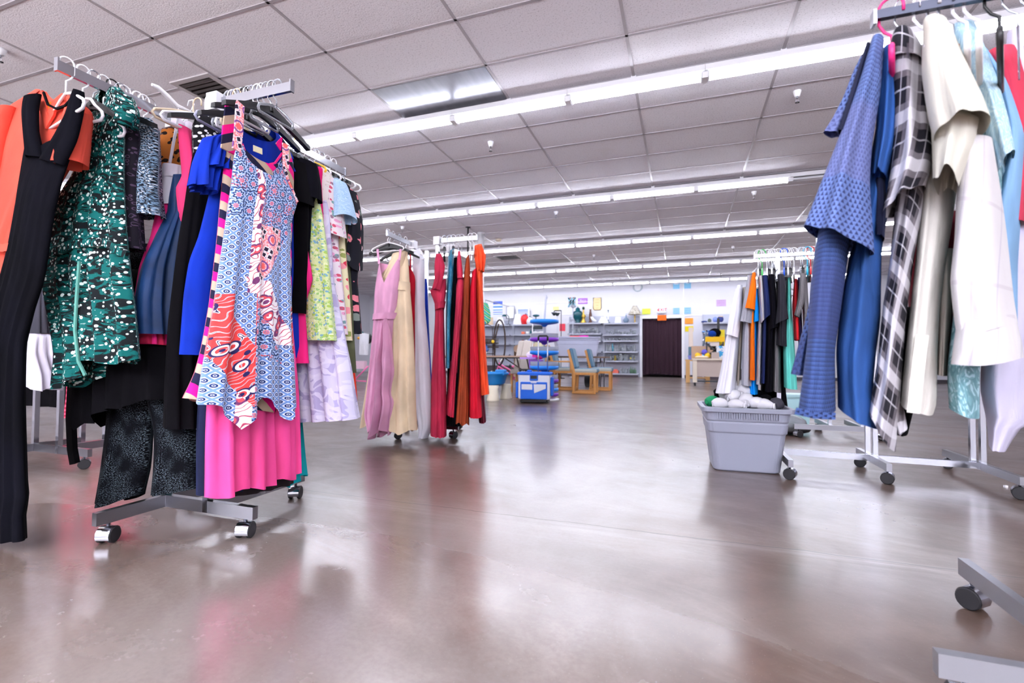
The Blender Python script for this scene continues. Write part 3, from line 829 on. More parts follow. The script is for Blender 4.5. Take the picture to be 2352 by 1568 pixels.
reg('label', pl((236, 226, 190), .05)); reg('socktop', pl((214, 214, 220), .07)); reg('kidsstripe', stripes([(230, 90, 120), (170, 40, 70)], .02, 0.0)); reg('greenshirt', stripes([(70, 190, 120), (40, 130, 210), (190, 220, 110), (20, 120, 110), (120, 210, 160)], .03, .6))
# ---------------------------------------------------------------- front dress rack (four way, pinwheel)
AZ = 1.815
A_SQ = (-2.147, -1.900, 1.525, 1.800)
rack('chrome four way rack carrying the patchwork dress and black halter dress', A_SQ,
     [((-2.147, 1.80), (-2.147, 1.247)), ((-2.147, 1.525), (-1.637, 1.525)), ((-1.900, 1.525), (-1.900, 2.07)), ((-1.900, 1.80), (-2.44, 1.80))],
     [((-2.147, 1.525), (-2.147, 1.085), 1.815), ((-1.900, 1.525), (-1.495, 1.525), 1.852), ((-1.900, 1.80), (-1.900, 2.36), 1.853), ((-2.147, 1.80), (-2.6, 1.80), 1.80)],
     [1.80, 1.85, 1.84, 1.79], [1.95, 1.9, 2.0, 1.9])
def hy(Y, label, kind='tube', color='white', **kw):           # a hanger on the arm that points to the camera, arms across
    return hanger((-2.147, Y, 1.815), kw.pop('rz', 0), label, kind, color, **kw)
def hx(X, label, kind='tube', color='white', **kw):
    return hanger((X, 1.525, 1.852), kw.pop('rz', PI/2), label, kind, color, **kw)
def hb(Y, label, kind='tube', color='white', **kw):
    return hanger((-1.900, Y, 1.853), kw.pop('rz', 0), label, kind, color, **kw)
# arm pointing to the camera
Y = ('y', 1.112)
def Yp(y): return ('y', y)
hy(1.112, 'white tubular hanger holding the black halter dress, nearest on its rail', 'tube', 'white', drop=.11, hw=.175, sl=.07, rz=-.2)
garment('dress', 'long black ribbed halter dress with a deep V neck, nearest on the rail', 'dress', Y,
        [(57, 330), (50, 380), (38, 470), (20, 570), (-8, 680), (-40, 900), (-62, 1100), (-70, 1236)], [(176, 320), (160, 365), (143, 410), (121, 500), (100, 640), (76, 710), (55, 790), (52, 900), (54, 1000), (58, 1120), (62, 1150), (52, 1172), (54, 1242)], K['ribblack'],
        t=.022, t1=.035, folds=6, amp=.010, neck=(.34, .20, .03, .03, 'v'), seed=3, parts=[
            ('strap', [(56, 224), (53, 262), (57, 310), (62, 362)], [(94, 216), (86, 245), (86, 300), (100, 362)], K['ribblack'], dict(t=.016, t1=.02, amp=.004, folds=2, m=16, n=14, push=.012, top=.8)),
            ('strap', [(172, 206), (152, 264), (122, 318), (92, 366)], [(190, 210), (190, 250), (176, 320), (148, 380)], K['ribblack'], dict(t=.016, t1=.02, amp=.004, folds=2, m=16, n=14, push=.014, top=.8)),
            ('neck_loop', strip(Y, [(100, 212), (110, 240), (130, 250), (150, 243), (165, 226)], .008, .018, .006), K['black'])])
hy(1.165, 'white plastic hanger holding the coral shirt dress', 'tube', 'white', drop=.10, hw=.12)
garment('dress', 'coral red short sleeved shirt dress with collar and tied waist', 'dress', Yp(1.165),
        [(82, 205), (40, 232), (0, 262), (-20, 330), (-30, 480), (-28, 568), (-50, 760), (-70, 1000)], [(158, 218), (196, 258), (190, 330), (150, 400), (100, 480), (60, 560), (26, 700), (0, 1000)], K['coral'],
        t=.03, t1=.06, folds=4, amp=.012, neck=(.55, .3, .10, .02, 'v'), seed=4, parts=[
            ('sleeve', [(170, 228), (158, 300), (146, 388)], [(200, 262), (190, 330), (182, 372)], K['coral'], dict(t=.04, t1=.05, amp=.006, folds=2, m=14, n=14, push=.03, top=.8)),
            ('sleeve', [(0, 262), (-40, 330), (-70, 430)], [(30, 244), (8, 340), (-8, 440)], K['coral'], dict(t=.04, t1=.05, amp=.006, folds=2, m=14, n=14, push=.03, top=.8)),
            ('collar', strip(Yp(1.165), [(92, 214), (98, 240), (112, 286), (118, 262), (124, 246), (150, 228)], .04, .033, .008), K['coral']),
            ('belt', strip(Yp(1.165), [(-40, 562), (10, 570), (60, 558)], .03, .062, .012), K['coral']),
            ('neck_label', strip(Yp(1.165), [(104, 246), (124, 244)], .034, .03, .003), mat('orange_label', (240, 140, 20), .6))])
hy(1.235, 'white tubular hanger holding the teal spotted dress', 'tube', 'white', drop=.13, hw=.13)
hy(1.20, 'broad black hanger behind the coral shirt dress', 'flat', 'black', drop=.095, hw=.15)
G = Yp(1.245)
garment('dress', 'teal, black and white spotted wrap dress with tie waist, beside the black halter dress', 'dress', G,
        [(236, 200), (216, 232), (214, 300), (187, 330), (176, 400), (138, 455), (118, 540), (103, 620), (101, 660), (135, 810), (130, 886)], [(276, 202), (303, 240), (284, 282), (283, 420), (288, 520), (296, 610), (308, 720), (318, 845)], K['teal'],
        t=.03, t1=.05, folds=5, amp=.014, seed=8, neck=(.4, .2, .10, .01, 'v'), hem=lambda s, f: .02*math.sin(9*s) - (.05 if s > .45 else 0), parts=[
            ('sleeve', [(262, 206), (278, 250), (284, 290)], [(300, 222), (311, 258), (300, 292)], K['teal'], dict(t=.03, t1=.04, folds=2, amp=.004, m=10, n=12, push=.02, top=.8)),
            ('tie', strip(G, [(182, 600), (176, 680), (172, 760), (180, 830), (196, 862)], .012, .062, .006), cm('mint', pl((92, 152, 140)))),
            ('waistband', strip(G, [(112, 585), (180, 560), (240, 556), (292, 585)], .028, .05, .012), K['teal'])])
hy(1.295, 'black clip hanger holding the dark purple lace dress', 'flat', 'black', drop=.09)
garment('dress', 'dark purple black lace dress behind the teal spotted dress', 'dress', Yp(1.295), [(272, 262), (262, 330), (262, 440), (262, 575)], [(300, 268), (318, 310), (312, 400), (316, 480), (320, 572)], K['lace'], t=.03, t1=.05, amp=.008, folds=3, seed=9)
hy(1.34, 'white wire hanger holding the blue and black tweed top', 'wire', 'white', drop=.09)
garment('top', 'blue, black and white tweed knit top with short sleeves', 'top', Yp(1.34), [(304, 270), (300, 330), (302, 420), (304, 500)], [(346, 272), (362, 296), (364, 360), (362, 440), (368, 496)], K['tweedb'], t=.03, t1=.05, amp=.008, folds=3, seed=10)
garment('trousers', 'black jumpsuit legs with fine white speckled lines, hanging low behind the teal dress', 'jumpsuit', Yp(1.44),
        [(262, 560), (258, 760), (258, 905)], [(352, 560), (362, 760), (368, 905)], K['sequinp'], t=.04, t1=.05, amp=.008, folds=3, seed=12, body='hip', parts=[
            ('leg', [(258, 880), (250, 985), (238, 1080), (228, 1148)], [(352, 880), (345, 1000), (340, 1075), (325, 1140)], K['sequinp'], dict(t=.05, t1=.06, amp=.010, folds=2, hem=lambda s, f: .02*math.sin(4*s))),
            ('leg', [(342, 880), (362, 985), (360, 1080), (355, 1134)], [(382, 880), (448, 1000), (452, 1075), (456, 1120)], K['sequinp'], dict(t=.05, t1=.06, amp=.010, folds=2))])
garment('skirt', 'black ruffled skirt hanging behind the teal spotted dress', 'skirt', Yp(1.385),
        [(210, 620), (196, 800), (186, 900), (184, 968)], [(372, 620), (382, 800), (392, 912)], K['black'], t=.05, t1=.08, amp=.02, folds=6, seed=13, hem=lambda s, f: (.03 if .1 < s < .35 else 0)+.01*math.sin(20*s))
tag(strip(Yp(1.40), [(172, 700), (168, 860), (163, 960), (166, 1030), (172, 1064)], .04, 0, .02).build('sash', K['black'], None, on(Yp(1.40), 172, 1064)), 'long black sash tail hanging below the teal spotted dress', 'sash')
# arm pointing right
def Xp(x): return ('x', x)
o = thing('clothes_hanger', 'white wooden hanger tilted steeply up to the left above the pink and white dress', 'hanger', (-2.06, 1.525, 1.852))
HPX = ('x', -2.06); rel_ = lambda u, v: on(HPX, u, v)-o.location
MB().tube([rel_(349, 194), rel_(362, 200), rel_(384, 220), rel_(406, 243), (0, 0, -.03)], [.006, .009, .010, .010, .006], 8).build('arms', WHITEP, o)
MB().tube([(0, 0, -.03), (.02, 0, 0), (.012, 0, .022), (-.012, 0, .022), (-.02, 0, 0)], .003, 7).build('hook', WHITEP, o)
for u, v in ((410, 285), (436, 293)):
    q = rel_(u, v); MB().ball(tuple(q), .028, sx=.5, sz=1.0).build('shoulder_pad', HMATS['lilac'], o)
MB().tube([(0, 0, -.03), rel_(410, 285), rel_(436, 293)], .005, 6).build('lower_bar', WHITEP, o)
garment('dress', 'strapless dress with white bodice and hot pink skirt on a thin white hanger loop', 'dress', Xp(-2.05),
        [(376, 375), (372, 420), (364, 468)], [(432, 392), (425, 430), (420, 470)], K['white'], t=.03, t1=.035, amp=.004, folds=3, seed=14, top=.9, parts=[
            ('skirt', [(364, 466), (350, 540), (325, 610), (312, 700), (306, 790)], [(420, 466), (424, 560), (428, 700), (430, 790)], K['hotpink'], dict(t=.035, t1=.08, amp=.015, folds=5)),
            ('cuff', [(376, 374), (372, 404)], [(436, 392), (424, 412)], K['white'], dict(t=.036, t1=.036, amp=.002, m=4, top=1)),
            ('hanger_loop', strip(Xp(-2.05), [(412, 250), (402, 310), (390, 374)], .010, 0, .005), K['white'])])
hx(-2.02, 'pale wooden hanger showing above the black and white floral dress', 'tube', 'tan', drop=.05, rz=PI/2+.1)
garment('dress', 'dark navy satin dress with gathered waist, flaring left of the black dress', 'dress', Xp(-2.0),
        [(398, 400), (392, 450), (388, 486), (358, 545), (328, 610), (312, 690), (310, 766)], [(446, 400), (440, 470), (438, 520), (448, 600), (456, 700), (460, 772)], K['navyd'], t=.03, t1=.09, amp=.018, folds=6, seed=15)
garment('skirt', 'pale slip skirt with a crimson hem peeking out under the navy satin dress', 'skirt', Xp(-2.02), [(322, 700), (316, 780), (318, 788)], [(420, 700), (430, 780), (432, 800)], cm('crimson', pl((180, 30, 70))), t=.03, t1=.05, amp=.008, seed=16)
garment('top', 'leopard print top on a black clip hanger', 'top', Xp(-2.16), [(372, 294), (366, 330), (370, 386), (372, 470)], [(420, 296), (424, 330), (424, 386), (430, 470)], K['leo'], t=.03, t1=.04, amp=.006, folds=2, seed=17)
hanger((-2.16, 1.78, 1.80), PI/2, 'black clip hanger holding the leopard print top', 'flat', 'black', drop=.10, hw=.18, sl=.02)
garment('dress', 'bright rose pink sleeveless dress between the leopard top and the black dress', 'dress', Xp(-1.955), [(410, 284), (414, 330), (422, 400), (408, 430), (412, 470), (420, 560)], [(440, 300), (446, 350), (448, 420), (448, 470), (450, 560)], K['pinkrose'], t=.025, t1=.04, amp=.006, folds=2, seed=18)
hx(-1.95, 'white plastic hanger inside the rose pink sleeveless dress', 'tube', 'white', drop=.07)
garment('dress', 'black floor length crepe dress left of the royal blue dress', 'dress', Xp(-1.87), [(444, 350), (436, 400), (426, 470), (414, 540), (406, 600), (390, 740), (384, 870), (382, 985)], [(500, 340), (505, 420), (505, 560), (510, 700), (515, 850), (518, 975)], K['black'], t=.035, t1=.08, amp=.015, folds=5, seed=19)
garment('dress', 'black dress with white flower print beside the royal blue ruffle dress', 'dress', Xp(-1.90), [(456, 256), (443, 290), (446, 360), (462, 420), (470, 520), (470, 620)], [(505, 262), (522, 300), (530, 360), (530, 480), (530, 620)], K['bwflor'], t=.04, t1=.06, amp=.010, folds=3, seed=20, neck=(.6, .35, .05, .01, 'u'))
hx(-1.90, 'black velvet hanger holding the black and white flower dress', 'flat', 'black', drop=.08)
hx(-1.80, 'grey plastic hanger with round shoulder ends above the royal blue dress', 'tube', 'grey', drop=.09, hw=.19, rz=PI/2+.1)
B_ = Xp(-1.73)
garment('dress', 'royal blue dress with ruffled cold shoulders behind the striped dress', 'dress', B_,
        [(545, 285), (510, 330), (488, 400), (480, 450), (458, 540), (436, 600), (424, 680), (415, 814)], [(626, 285), (664, 350), (682, 430), (676, 520), (680, 640), (686, 740), (689, 822)], K['royal'], t=.03, t1=.055, amp=.013, folds=6, seed=21, neck=(.5, .42, .07, .03, 'u'), parts=[
            ('ruffle', [(498, 312), (468, 316), (446, 372), (442, 422)], [(528, 296), (520, 330), (512, 386), (486, 448)], K['royal'], dict(t=.025, t1=.045, amp=.02, folds=4, m=20, n=24, push=.02, top=.7)),
            ('ruffle', [(498, 330), (482, 352), (462, 378)], [(528, 306), (524, 360), (516, 396)], K['royal'], dict(t=.03, t1=.045, amp=.02, folds=4, m=14, n=24, push=.04, top=.7)),
            ('ruffle', [(640, 340), (652, 400), (664, 486)], [(668, 352), (690, 420), (702, 496)], K['royal'], dict(t=.02, t1=.03, amp=.014, folds=3, m=20, n=24, push=.0, top=.7)),
            ('ruffle', [(646, 350), (660, 400)], [(676, 372), (690, 440)], K['royal'], dict(t=.02, t1=.03, amp=.014, folds=3, m=12, n=24, push=.02, top=.7))])
hx(-1.73, 'glossy black hanger holding the royal blue dress', 'flat', 'black', drop=.10, hw=.21)
garment('dress', 'bright teal maxi dress peeking out behind the neon pink skirt', 'dress', Xp(-1.80), [(540, 700), (510, 900), (492, 1110)], [(672, 700), (684, 900), (694, 1040), (700, 1100)], K['tealp'], t=.04, t1=.07, amp=.018, folds=6, seed=22, hem=lambda s, f: .03*math.sin(12*s))
garment('dress', 'navy blue maxi dress hanging just left of the neon pink skirt', 'dress', Xp(-1.78), [(478, 700), (462, 860), (455, 1000), (456, 1138)], [(560, 700), (560, 900), (560, 1120)], K['navy'], t=.04, t1=.06, amp=.010, folds=4, seed=23)
garment('dress', 'dark brown dress whose hem shows below the neon pink skirt', 'dress', Xp(-1.755), [(520, 800), (500, 1000), (490, 1146)], [(660, 800), (670, 1000), (672, 1108)], K['darkbrown'], t=.03, t1=.05, amp=.01, folds=4, seed=24)
garment('dress', 'neon pink pleated maxi skirt dress with the lowest hem, under the patchwork dress', 'dress', Xp(-1.69),
        [(508, 600), (490, 760), (478, 900), (474, 1000), (474, 1142)], [(658, 600), (670, 760), (682, 900), (684, 1000), (685, 1086)], K['neonpink'], t=.05, t1=.06, amp=.022, folds=7, power=.7, seed=25, hem=lambda s, f: .012*math.sin(17*s))
ST = Xp(-1.655)
garment('dress', 'pink, navy and tan striped dress with scooped back behind the patchwork dress', 'dress', ST,
        [(524, 300), (518, 340), (508, 440), (497, 560), (480, 700), (462, 800), (446, 860), (420, 914)], [(660, 340), (674, 375), (672, 470), (668, 560), (668, 700), (664, 840), (630, 950)], K['stripe'], t=.035, t1=.06, amp=.013, folds=4, seed=26, neck=(.5, .40, .10, .10, 'u'), parts=[
            ('strap', strip(ST, [(524, 348), (528, 300), (534, 250)], .062, .025, .006), K['stripe']),
            ('strap', strip(ST, [(662, 372), (655, 345), (640, 322)], .05, .02, .006), K['stripe']),
            ('trim', strip(ST, [(556, 330), (566, 358), (590, 374), (612, 379), (632, 374), (648, 352)], .008, .02, .005), K['hotpink']),
            ('neck_label', strip(ST, [(582, 340), (602, 348)], .024, .026, .003), K['label'])])
hx(-1.655, 'broad black hanger holding the striped dress', 'flat', 'black', drop=.085, hw=.215)
PW = Xp(-1.60)
garment('dress', 'patchwork print tank dress in blue, white and coral with pointed handkerchief hem', 'dress', PW,
        [(546, 330), (538, 356), (533, 413), (524, 480), (513, 562), (493, 703), (470, 836), (456, 926)], [(654, 372), (661, 412), (682, 462), (668, 512), (665, 600), (668, 700), (671, 777), (678, 920)], K['patch'], t=.03, t1=.06, amp=.016, folds=4, power=1.0, seed=27, n=44, m=60,
        neck=(.50, .40, .085, .07, 'u'), hem=lambda s, f: (.095*max(0, 1-abs(s-.30)/.20)+.075*max(0, 1-abs(s-.80)/.22)-.03*max(0, 1-abs(s-.52)/.10)+.005) if f else (.06*max(0, 1-abs(s-.5)/.3)), parts=[
            ('strap', strip(PW, [(543, 345), (548, 300), (551, 244), (553, 238)], .036, .022, .005), K['patch']),
            ('strap', strip(PW, [(657, 385), (656, 350), (655, 330)], .030, .018, .005), K['patch']),
            ('armhole_binding', strip(PW, [(652, 372), (661, 412), (683, 464)], .010, .02, .006), K['patch'])])
hx(-1.60, 'broad black plastic hanger holding the patchwork dress, foremost on its rail', 'flat', 'black', drop=.085, hw=.215)
hx(-1.57, 'clear plastic hanger hook bunched beside the foremost black hanger', 'tube', 'clear', drop=.09, hw=.09, sl=.03)
for i, (x, c) in enumerate(((-1.84, 'clear'), (-1.82, 'white'), (-1.79, 'tan'), (-1.765, 'clear'), (-1.75, 'black'), (-1.71, 'clear'), (-1.68, 'white'), (-1.63, 'clear'))):
    hx(x, ['clear', 'white', 'tan', 'second clear', 'slim black', 'third clear', 'second white', 'fourth clear'][i]+' hanger hook in the bunch above the royal blue dress', 'tube', c, drop=.10, hw=.07, sl=.03)
# arm pointing away from the camera, seen past the patchwork dress
def B(name, label, y, R, m, wpx=180, cat='dress', key=None, **kw):
    L = [(u-wpx*(.35 if i == 0 else (.55 if i == 1 else .75)), v) for i, (u, v) in enumerate(R)]
    kw.setdefault('t', .035); kw.setdefault('t1', .05); kw.setdefault('amp', .010); kw.setdefault('folds', 4)
    return garment(name, label, cat, ('y', y), L, R, m, **kw)
def slv(L, R, m, **kw): return ('sleeve', L, R, m, dict(dict(t=.05, t1=.06, amp=.006, folds=2, m=14, n=16, push=.01, top=.8), **kw))
B('dress', 'plain black short sleeved dress just right of the patchwork dress', 1.80, [(676, 360), (700, 384), (708, 440), (706, 560), (700, 720)], K['black'], seed=31, parts=[slv([(676, 368), (680, 420), (676, 466)], [(700, 376), (708, 430), (712, 470)], K['black'])])
B('dress', 'rose pink dress with tiered hem showing below the plain black dress', 1.825, [(690, 400), (705, 470), (706, 570), (717, 640), (700, 700), (704, 770), (708, 834)], K['hotpink'], seed=32)
B('dress', 'second black dress with square shoulder, beside the green floral dress', 1.85, [(694, 362), (722, 376), (728, 440), (716, 480), (712, 560), (712, 660)], K['tblack'], seed=33, parts=[slv([(694, 366), (700, 420), (704, 464)], [(722, 374), (729, 420), (729, 456)], K['tblack'])])
B('dress', 'green and blue floral dress with knee length hem', 1.90, [(706, 362), (728, 440), (740, 495), (752, 585), (757, 640), (763, 720), (769, 782)], K['greenfl'], 150, seed=34, t1=.07, amp=.012)
B('dress', 'magenta sleeveless dress tucked behind the green floral dress', 1.94, [(722, 376), (740, 386), (738, 420), (742, 500), (748, 600)], K['magenta'], 120, seed=35)
B('dress', 'long lilac dress with swirling scroll print and wide hem', 1.985, [(734, 400), (752, 470), (758, 520), (764, 640), (784, 740), (802, 840), (812, 920), (818, 962)], K['lilac'], 190, seed=36, t1=.12, amp=.02, folds=6)
B('top', 'white lace top with scalloped sleeve among the floral dresses', 2.02, [(740, 384), (756, 396), (758, 440), (757, 500)], K['lacew'], 120, 'top', seed=37, parts=[slv([(738, 392), (740, 440), (742, 488)], [(756, 396), (758, 446), (757, 500)], K['lacew'])])
B('dress', 'pink and grey floral dress with short sleeves, behind the lace top', 2.06, [(752, 390), (770, 420), (778, 480), (776, 560), (784, 640), (792, 720), (796, 768)], K['pinkfl'], 150, seed=38, t1=.07, parts=[slv([(756, 396), (760, 470), (762, 535)], [(768, 410), (780, 480), (788, 545)], K['pinkfl'])])
B('blouse', 'pale blue lace blouse with flared sleeve', 2.10, [(770, 404), (788, 420), (794, 470), (790, 530)], K['ltblace'], 140, 'blouse', seed=39, parts=[slv([(768, 412), (776, 460), (782, 512)], [(790, 418), (802, 460), (808, 496)], K['ltblace'], t1=.08)])
B('dress', 'cream dress with red flowers between the pink floral and olive dresses', 2.13, [(775, 420), (786, 470), (792, 560), (800, 650), (805, 720), (808, 782)], K['redfl'], 150, seed=40, t1=.07)
B('dress', 'olive green long dress near the end of the rail', 2.17, [(772, 404), (790, 420), (806, 470), (800, 560), (806, 660), (811, 760), (816, 856)], K['olive'], 150, seed=41, t1=.08)
B('dress', 'black dress with pink roses, last on the rail next to the gap', 2.22, [(795, 420), (812, 440), (824, 500), (826, 560), (820, 640), (824, 700), (829, 766)], K['blackfl'], 150, seed=42, t1=.07, parts=[slv([(800, 432), (808, 500), (806, 600)], [(814, 440), (828, 520), (824, 622)], K['blackfl'])])
B('dress', 'orange red dress whose hem shows below the black rose dress', 2.26, [(785, 600), (800, 760), (814, 860), (819, 932)], K['orangered'], 120, seed=43)
for y, kind, c, lab in ((1.80, 'flat', 'black', 'black hanger holding the plain black dress'), (1.825, 'tube', 'clear', 'clear hanger holding the rose pink tiered dress'), (1.85, 'flat', 'black', 'black hanger holding the second black dress'), (1.90, 'tube', 'clear', 'clear hanger holding the green floral dress'), (1.94, 'flat', 'black', 'black hanger holding the magenta dress'),
                        (1.985, 'tube', 'yellow', 'yellow hanger holding the lilac scroll dress'), (2.02, 'tube', 'white', 'white hanger holding the lace top'), (2.06, 'flat', 'black', 'black hanger holding the pink and grey floral dress'), (2.10, 'tube', 'white', 'white hanger holding the pale blue lace blouse'), (2.13, 'tube', 'clear', 'clear hanger holding the cream and red flowered dress'),
                        (2.17, 'flat', 'black', 'black hanger holding the olive dress'), (2.22, 'tube', 'white', 'white hanger holding the black rose dress'), (2.27, 'tube', 'white', 'white hanger holding the orange red dress')):
    hb(y, lab, kind, c, drop=.08, hw=.19)
# extra hooks along the near arm
for i, (y, c, lab) in enumerate(((1.265, 'black', 'thin black hanger hook behind the teal spotted dress'), (1.31, 'white', 'white hanger hook above the dark lace dress'), (1.36, 'white', 'white hanger hook above the tweed top'), (1.385, 'white', 'second white hanger hook above the tweed top, farther along'), (1.41, 'white', 'thin white hanger hook near the bracket'))):
    hy(y, lab, 'tube' if i < 4 else 'wire', c, drop=.11, hw=.08, sl=.03)

# ---------------------------------------------------------------- the rack behind it at the left edge
rack('chrome rack at the left edge, half hidden behind the black halter dress', (-4.175, -3.915, 2.055, 2.33),
     [((-4.175, 2.33), (-4.175, 1.80)), ((-4.175, 2.055), (-3.60, 2.055)), ((-3.915, 2.055), (-3.915, 2.60)), ((-3.76, 1.80), (-4.4, 1.80))], [((-4.175, 2.055), (-4.175, 1.60), 1.70), ((-3.915, 2.055), (-3.55, 2.055), 1.70)], [1.69]*4, [.5, 1.0, .9, .3])
hanger((-3.70, 2.055, 1.70), PI/2, 'hanger carrying the white tulle skirt behind the halter dress', 'tube', 'white')
garment('dress', 'grey dress with white tulle flounce seen between the halter and teal dresses', 'dress', ('x', -3.66), [(78, 640), (66, 700), (60, 765)], [(104, 640), (118, 700), (122, 765)], K['dkgrey'], t=.05, t1=.08, amp=.01, seed=51, parts=[
    ('flounce', [(62, 760), (46, 812), (52, 862), (50, 886)], [(124, 760), (140, 850), (132, 884)], K['tulle'], dict(t=.08, t1=.14, amp=.03, folds=5, hem=lambda s, f: .03*math.sin(8*s)))])
garment('top', 'bright flowered top above the grey tulle dress, mostly hidden', 'top', ('x', -3.75), [(84, 600), (80, 690)], [(110, 600), (112, 694)], cm('brightfl', floral((240, 200, 120), [(230, 60, 60), (250, 180, 40), (120, 60, 140)], 30, .5)), t=.05, amp=.006, seed=52)
garment('coat', 'black garments hanging low behind the white tulle flounce', 'coat', ('y', 2.85), [(56, 700), (54, 930)], [(250, 700), (252, 938)], K['black'], t=.06, amp=.02, folds=5, seed=53)
garment('dress', 'crimson striped dress seen below the black ruffled skirt', 'dress', ('y', 2.75), [(150, 700), (156, 900), (152, 958)], [(330, 700), (320, 900), (255, 966)], K['kidsstripe'], t=.05, amp=.02, folds=4, seed=54)
# ---------------------------------------------------------------- gown rack in the middle
C_SQ = (-2.39, -2.13, 3.96, 4.22)
rack('chrome four way rack of long evening gowns standing in the middle', C_SQ,
     [((-2.39, 4.22), (-2.39, 3.70)), ((-2.39, 3.96), (-1.90, 3.96)), ((-2.13, 3.96), (-2.13, 4.50)), ((-2.13, 4.22), (-2.65, 4.22))],
     [((-2.39, 3.96), (-2.375, 3.515), 1.80), ((-2.13, 3.96), (-1.735, 3.96), 1.82), ((-2.13, 4.22), (-2.13, 4.70), 1.80)],
     [1.80, 1.835, 1.80, 1.78], [.4, 1.2, .2, .9])
def hg(y, label, kind='flat', c='black', **kw): return hanger((-2.383, y, 1.80), kw.pop('rz', 0), label, kind, c, **kw)
def hr(x, label, kind='wire', c='clear', **kw): return hanger((x, 3.96, 1.82), PI/2, label, kind, c, **kw)
hg(3.56, 'black hanger holding the pale pink gown, nearest on its rail', drop=.10, hw=.20, sl=.06)
hg(3.535, 'white hanger hook in front of the pink gown hanger', 'tube', 'white', drop=.09, hw=.16, sl=.05)
PG = ('y', 3.54)
garment('gown', 'pale pink satin evening gown with V neck and cascading front ruffle', 'evening gown', PG,
        [(871, 604), (862, 672), (860, 734), (855, 800), (849, 880), (843, 951), (852, 985)], [(919, 592), (915, 665), (909, 731), (905, 800), (902, 880), (896, 940), (892, 978)], K['rosepink'], t=.05, t1=.11, folds=4, amp=.016, n=36, m=44,
        neck=(.5, .46, .20, .04, 'v'), hem=lambda s, f: .07*s+.02*math.sin(16*s), seed=61, parts=[
            ('strap', strip(PG, [(871, 606), (869, 590), (867, 572)], .02, .02, .004), K['rosepink']),
            ('strap', strip(PG, [(917, 598), (919, 585), (920, 572)], .02, .02, .004), K['rosepink']),
            ('waistband', [(860, 722), (858, 736)], [(911, 718), (909, 733)], K['rosepink'], dict(t=.085, t1=.085, amp=.008, folds=3, m=8, top=1, push=.01)),
            ('ruffle', [(882, 732), (878, 790), (868, 830), (872, 880), (872, 940), (860, 992)], [(888, 730), (895, 790), (899, 850), (893, 900), (897, 925), (890, 992)], K['rosepink'], dict(t=.03, t1=.06, amp=.05, folds=2.4, power=.4, push=.10, n=30, m=44, hem=lambda s, f: .05*math.sin(7*s)))])
hg(3.62, 'second black hanger, holding the cream chiffon gown', drop=.10, hw=.20, sl=.06)
CG = ('y', 3.60)
garment('gown', 'cream chiffon one shoulder gown behind the pale pink gown', 'evening gown', CG,
        [(912, 590), (870, 640), (862, 690), (858, 760), (848, 860), (832, 972)], [(936, 578), (940, 650), (947, 740), (952, 850), (954, 940), (958, 992)], K['cream'], t=.05, t1=.13, folds=7, amp=.022, n=40, hem=lambda s, f: .025*math.sin(18*s), seed=62, parts=[
            ('drape', [(902, 582), (888, 620), (880, 640)], [(934, 574), (925, 610), (900, 660)], K['cream'], dict(t=.03, t1=.05, amp=.01, folds=3, m=14, push=.03)),
            ('waistband', [(912, 648), (912, 668)], [(940, 648), (941, 668)], K['cream'], dict(t=.06, t1=.062, amp=.004, folds=2, m=6, top=1, push=.0))])
garment('gown', 'tan gown whose hem shows below the cream chiffon gown', 'evening gown', ('y', 3.66), [(890, 700), (882, 860), (866, 985)], [(940, 700), (942, 860), (932, 988)], K['tan'], t=.04, t1=.07, folds=5, amp=.02, seed=63)
hg(3.72, 'grey plastic hanger holding the dark red gown', 'flat', 'black', drop=.11, hw=.2)
garment('gown', 'dark red gown with thin straps beside the cream gown', 'evening gown', ('y', 3.72), [(915, 620), (915, 700), (912, 800), (910, 930)], [(938, 606), (953, 636), (952, 700), (952, 800), (952, 930)], K['maroonred'], t=.04, t1=.06, seed=64, parts=[
    ('strap', strip(('y', 3.72), [(936, 612), (935, 595), (934, 580)], .018, .02, .004), K['maroonred']), ('strap', strip(('y', 3.72), [(943, 622), (943, 600), (942, 584)], .012, .02, .004), K['maroonred'])])
hg(3.82, 'white hanger under the white garment bag', 'tube', 'white', drop=.09)
garment('garment_bag', 'long white fabric garment bag between the cream and rose gowns', 'garment bag', ('y', 3.84), [(948, 580), (950, 640), (950, 720), (946, 850), (950, 930), (968, 1002)], [(964, 570), (974, 590), (974, 700), (984, 810), (990, 913), (994, 975), (980, 1006)], K['bagwhite'], t=.05, t1=.07, folds=2, amp=.010, seed=65)
garment('gown', 'navy blue gown glimpsed behind the white garment bag', 'evening gown', ('y', 4.1), [(962, 640), (962, 760), (968, 900)], [(980, 640), (984, 760), (990, 876)], K['royal'], t=.04, t1=.06, seed=66)
def D(d): return ('d', d)
def E(label, d, L, R, m, **kw):
    kw.setdefault('t', .10); kw.setdefault('t1', .16); kw.setdefault('folds', 4); kw.setdefault('amp', .016); kw.setdefault('push', -.06)
    return garment('gown', label, 'evening gown', D(d), L, R, m, **kw)
E('deep rose gown with ruffled strap, leftmost on the second gown rail', 4.20, [(998, 656), (986, 662), (1000, 703), (996, 780), (990, 879), (988, 1000)], [(1024, 636), (1026, 660), (1020, 705), (1022, 800), (1026, 900), (1026, 1002)], K['rosered'], seed=71, amp=.014, parts=[
    ('strap', [(1001, 584), (998, 608), (998, 640), (992, 664)], [(1014, 584), (1022, 612), (1018, 640), (1012, 668)], K['rosered'], dict(t=.05, t1=.05, amp=.012, folds=2, push=.02)),
    ('waistband', [(998, 698), (999, 712)], [(1024, 692), (1021, 708)], K['rosered'], dict(t=.17, t1=.17, amp=.004, folds=2, m=6, top=1, push=-.055))])
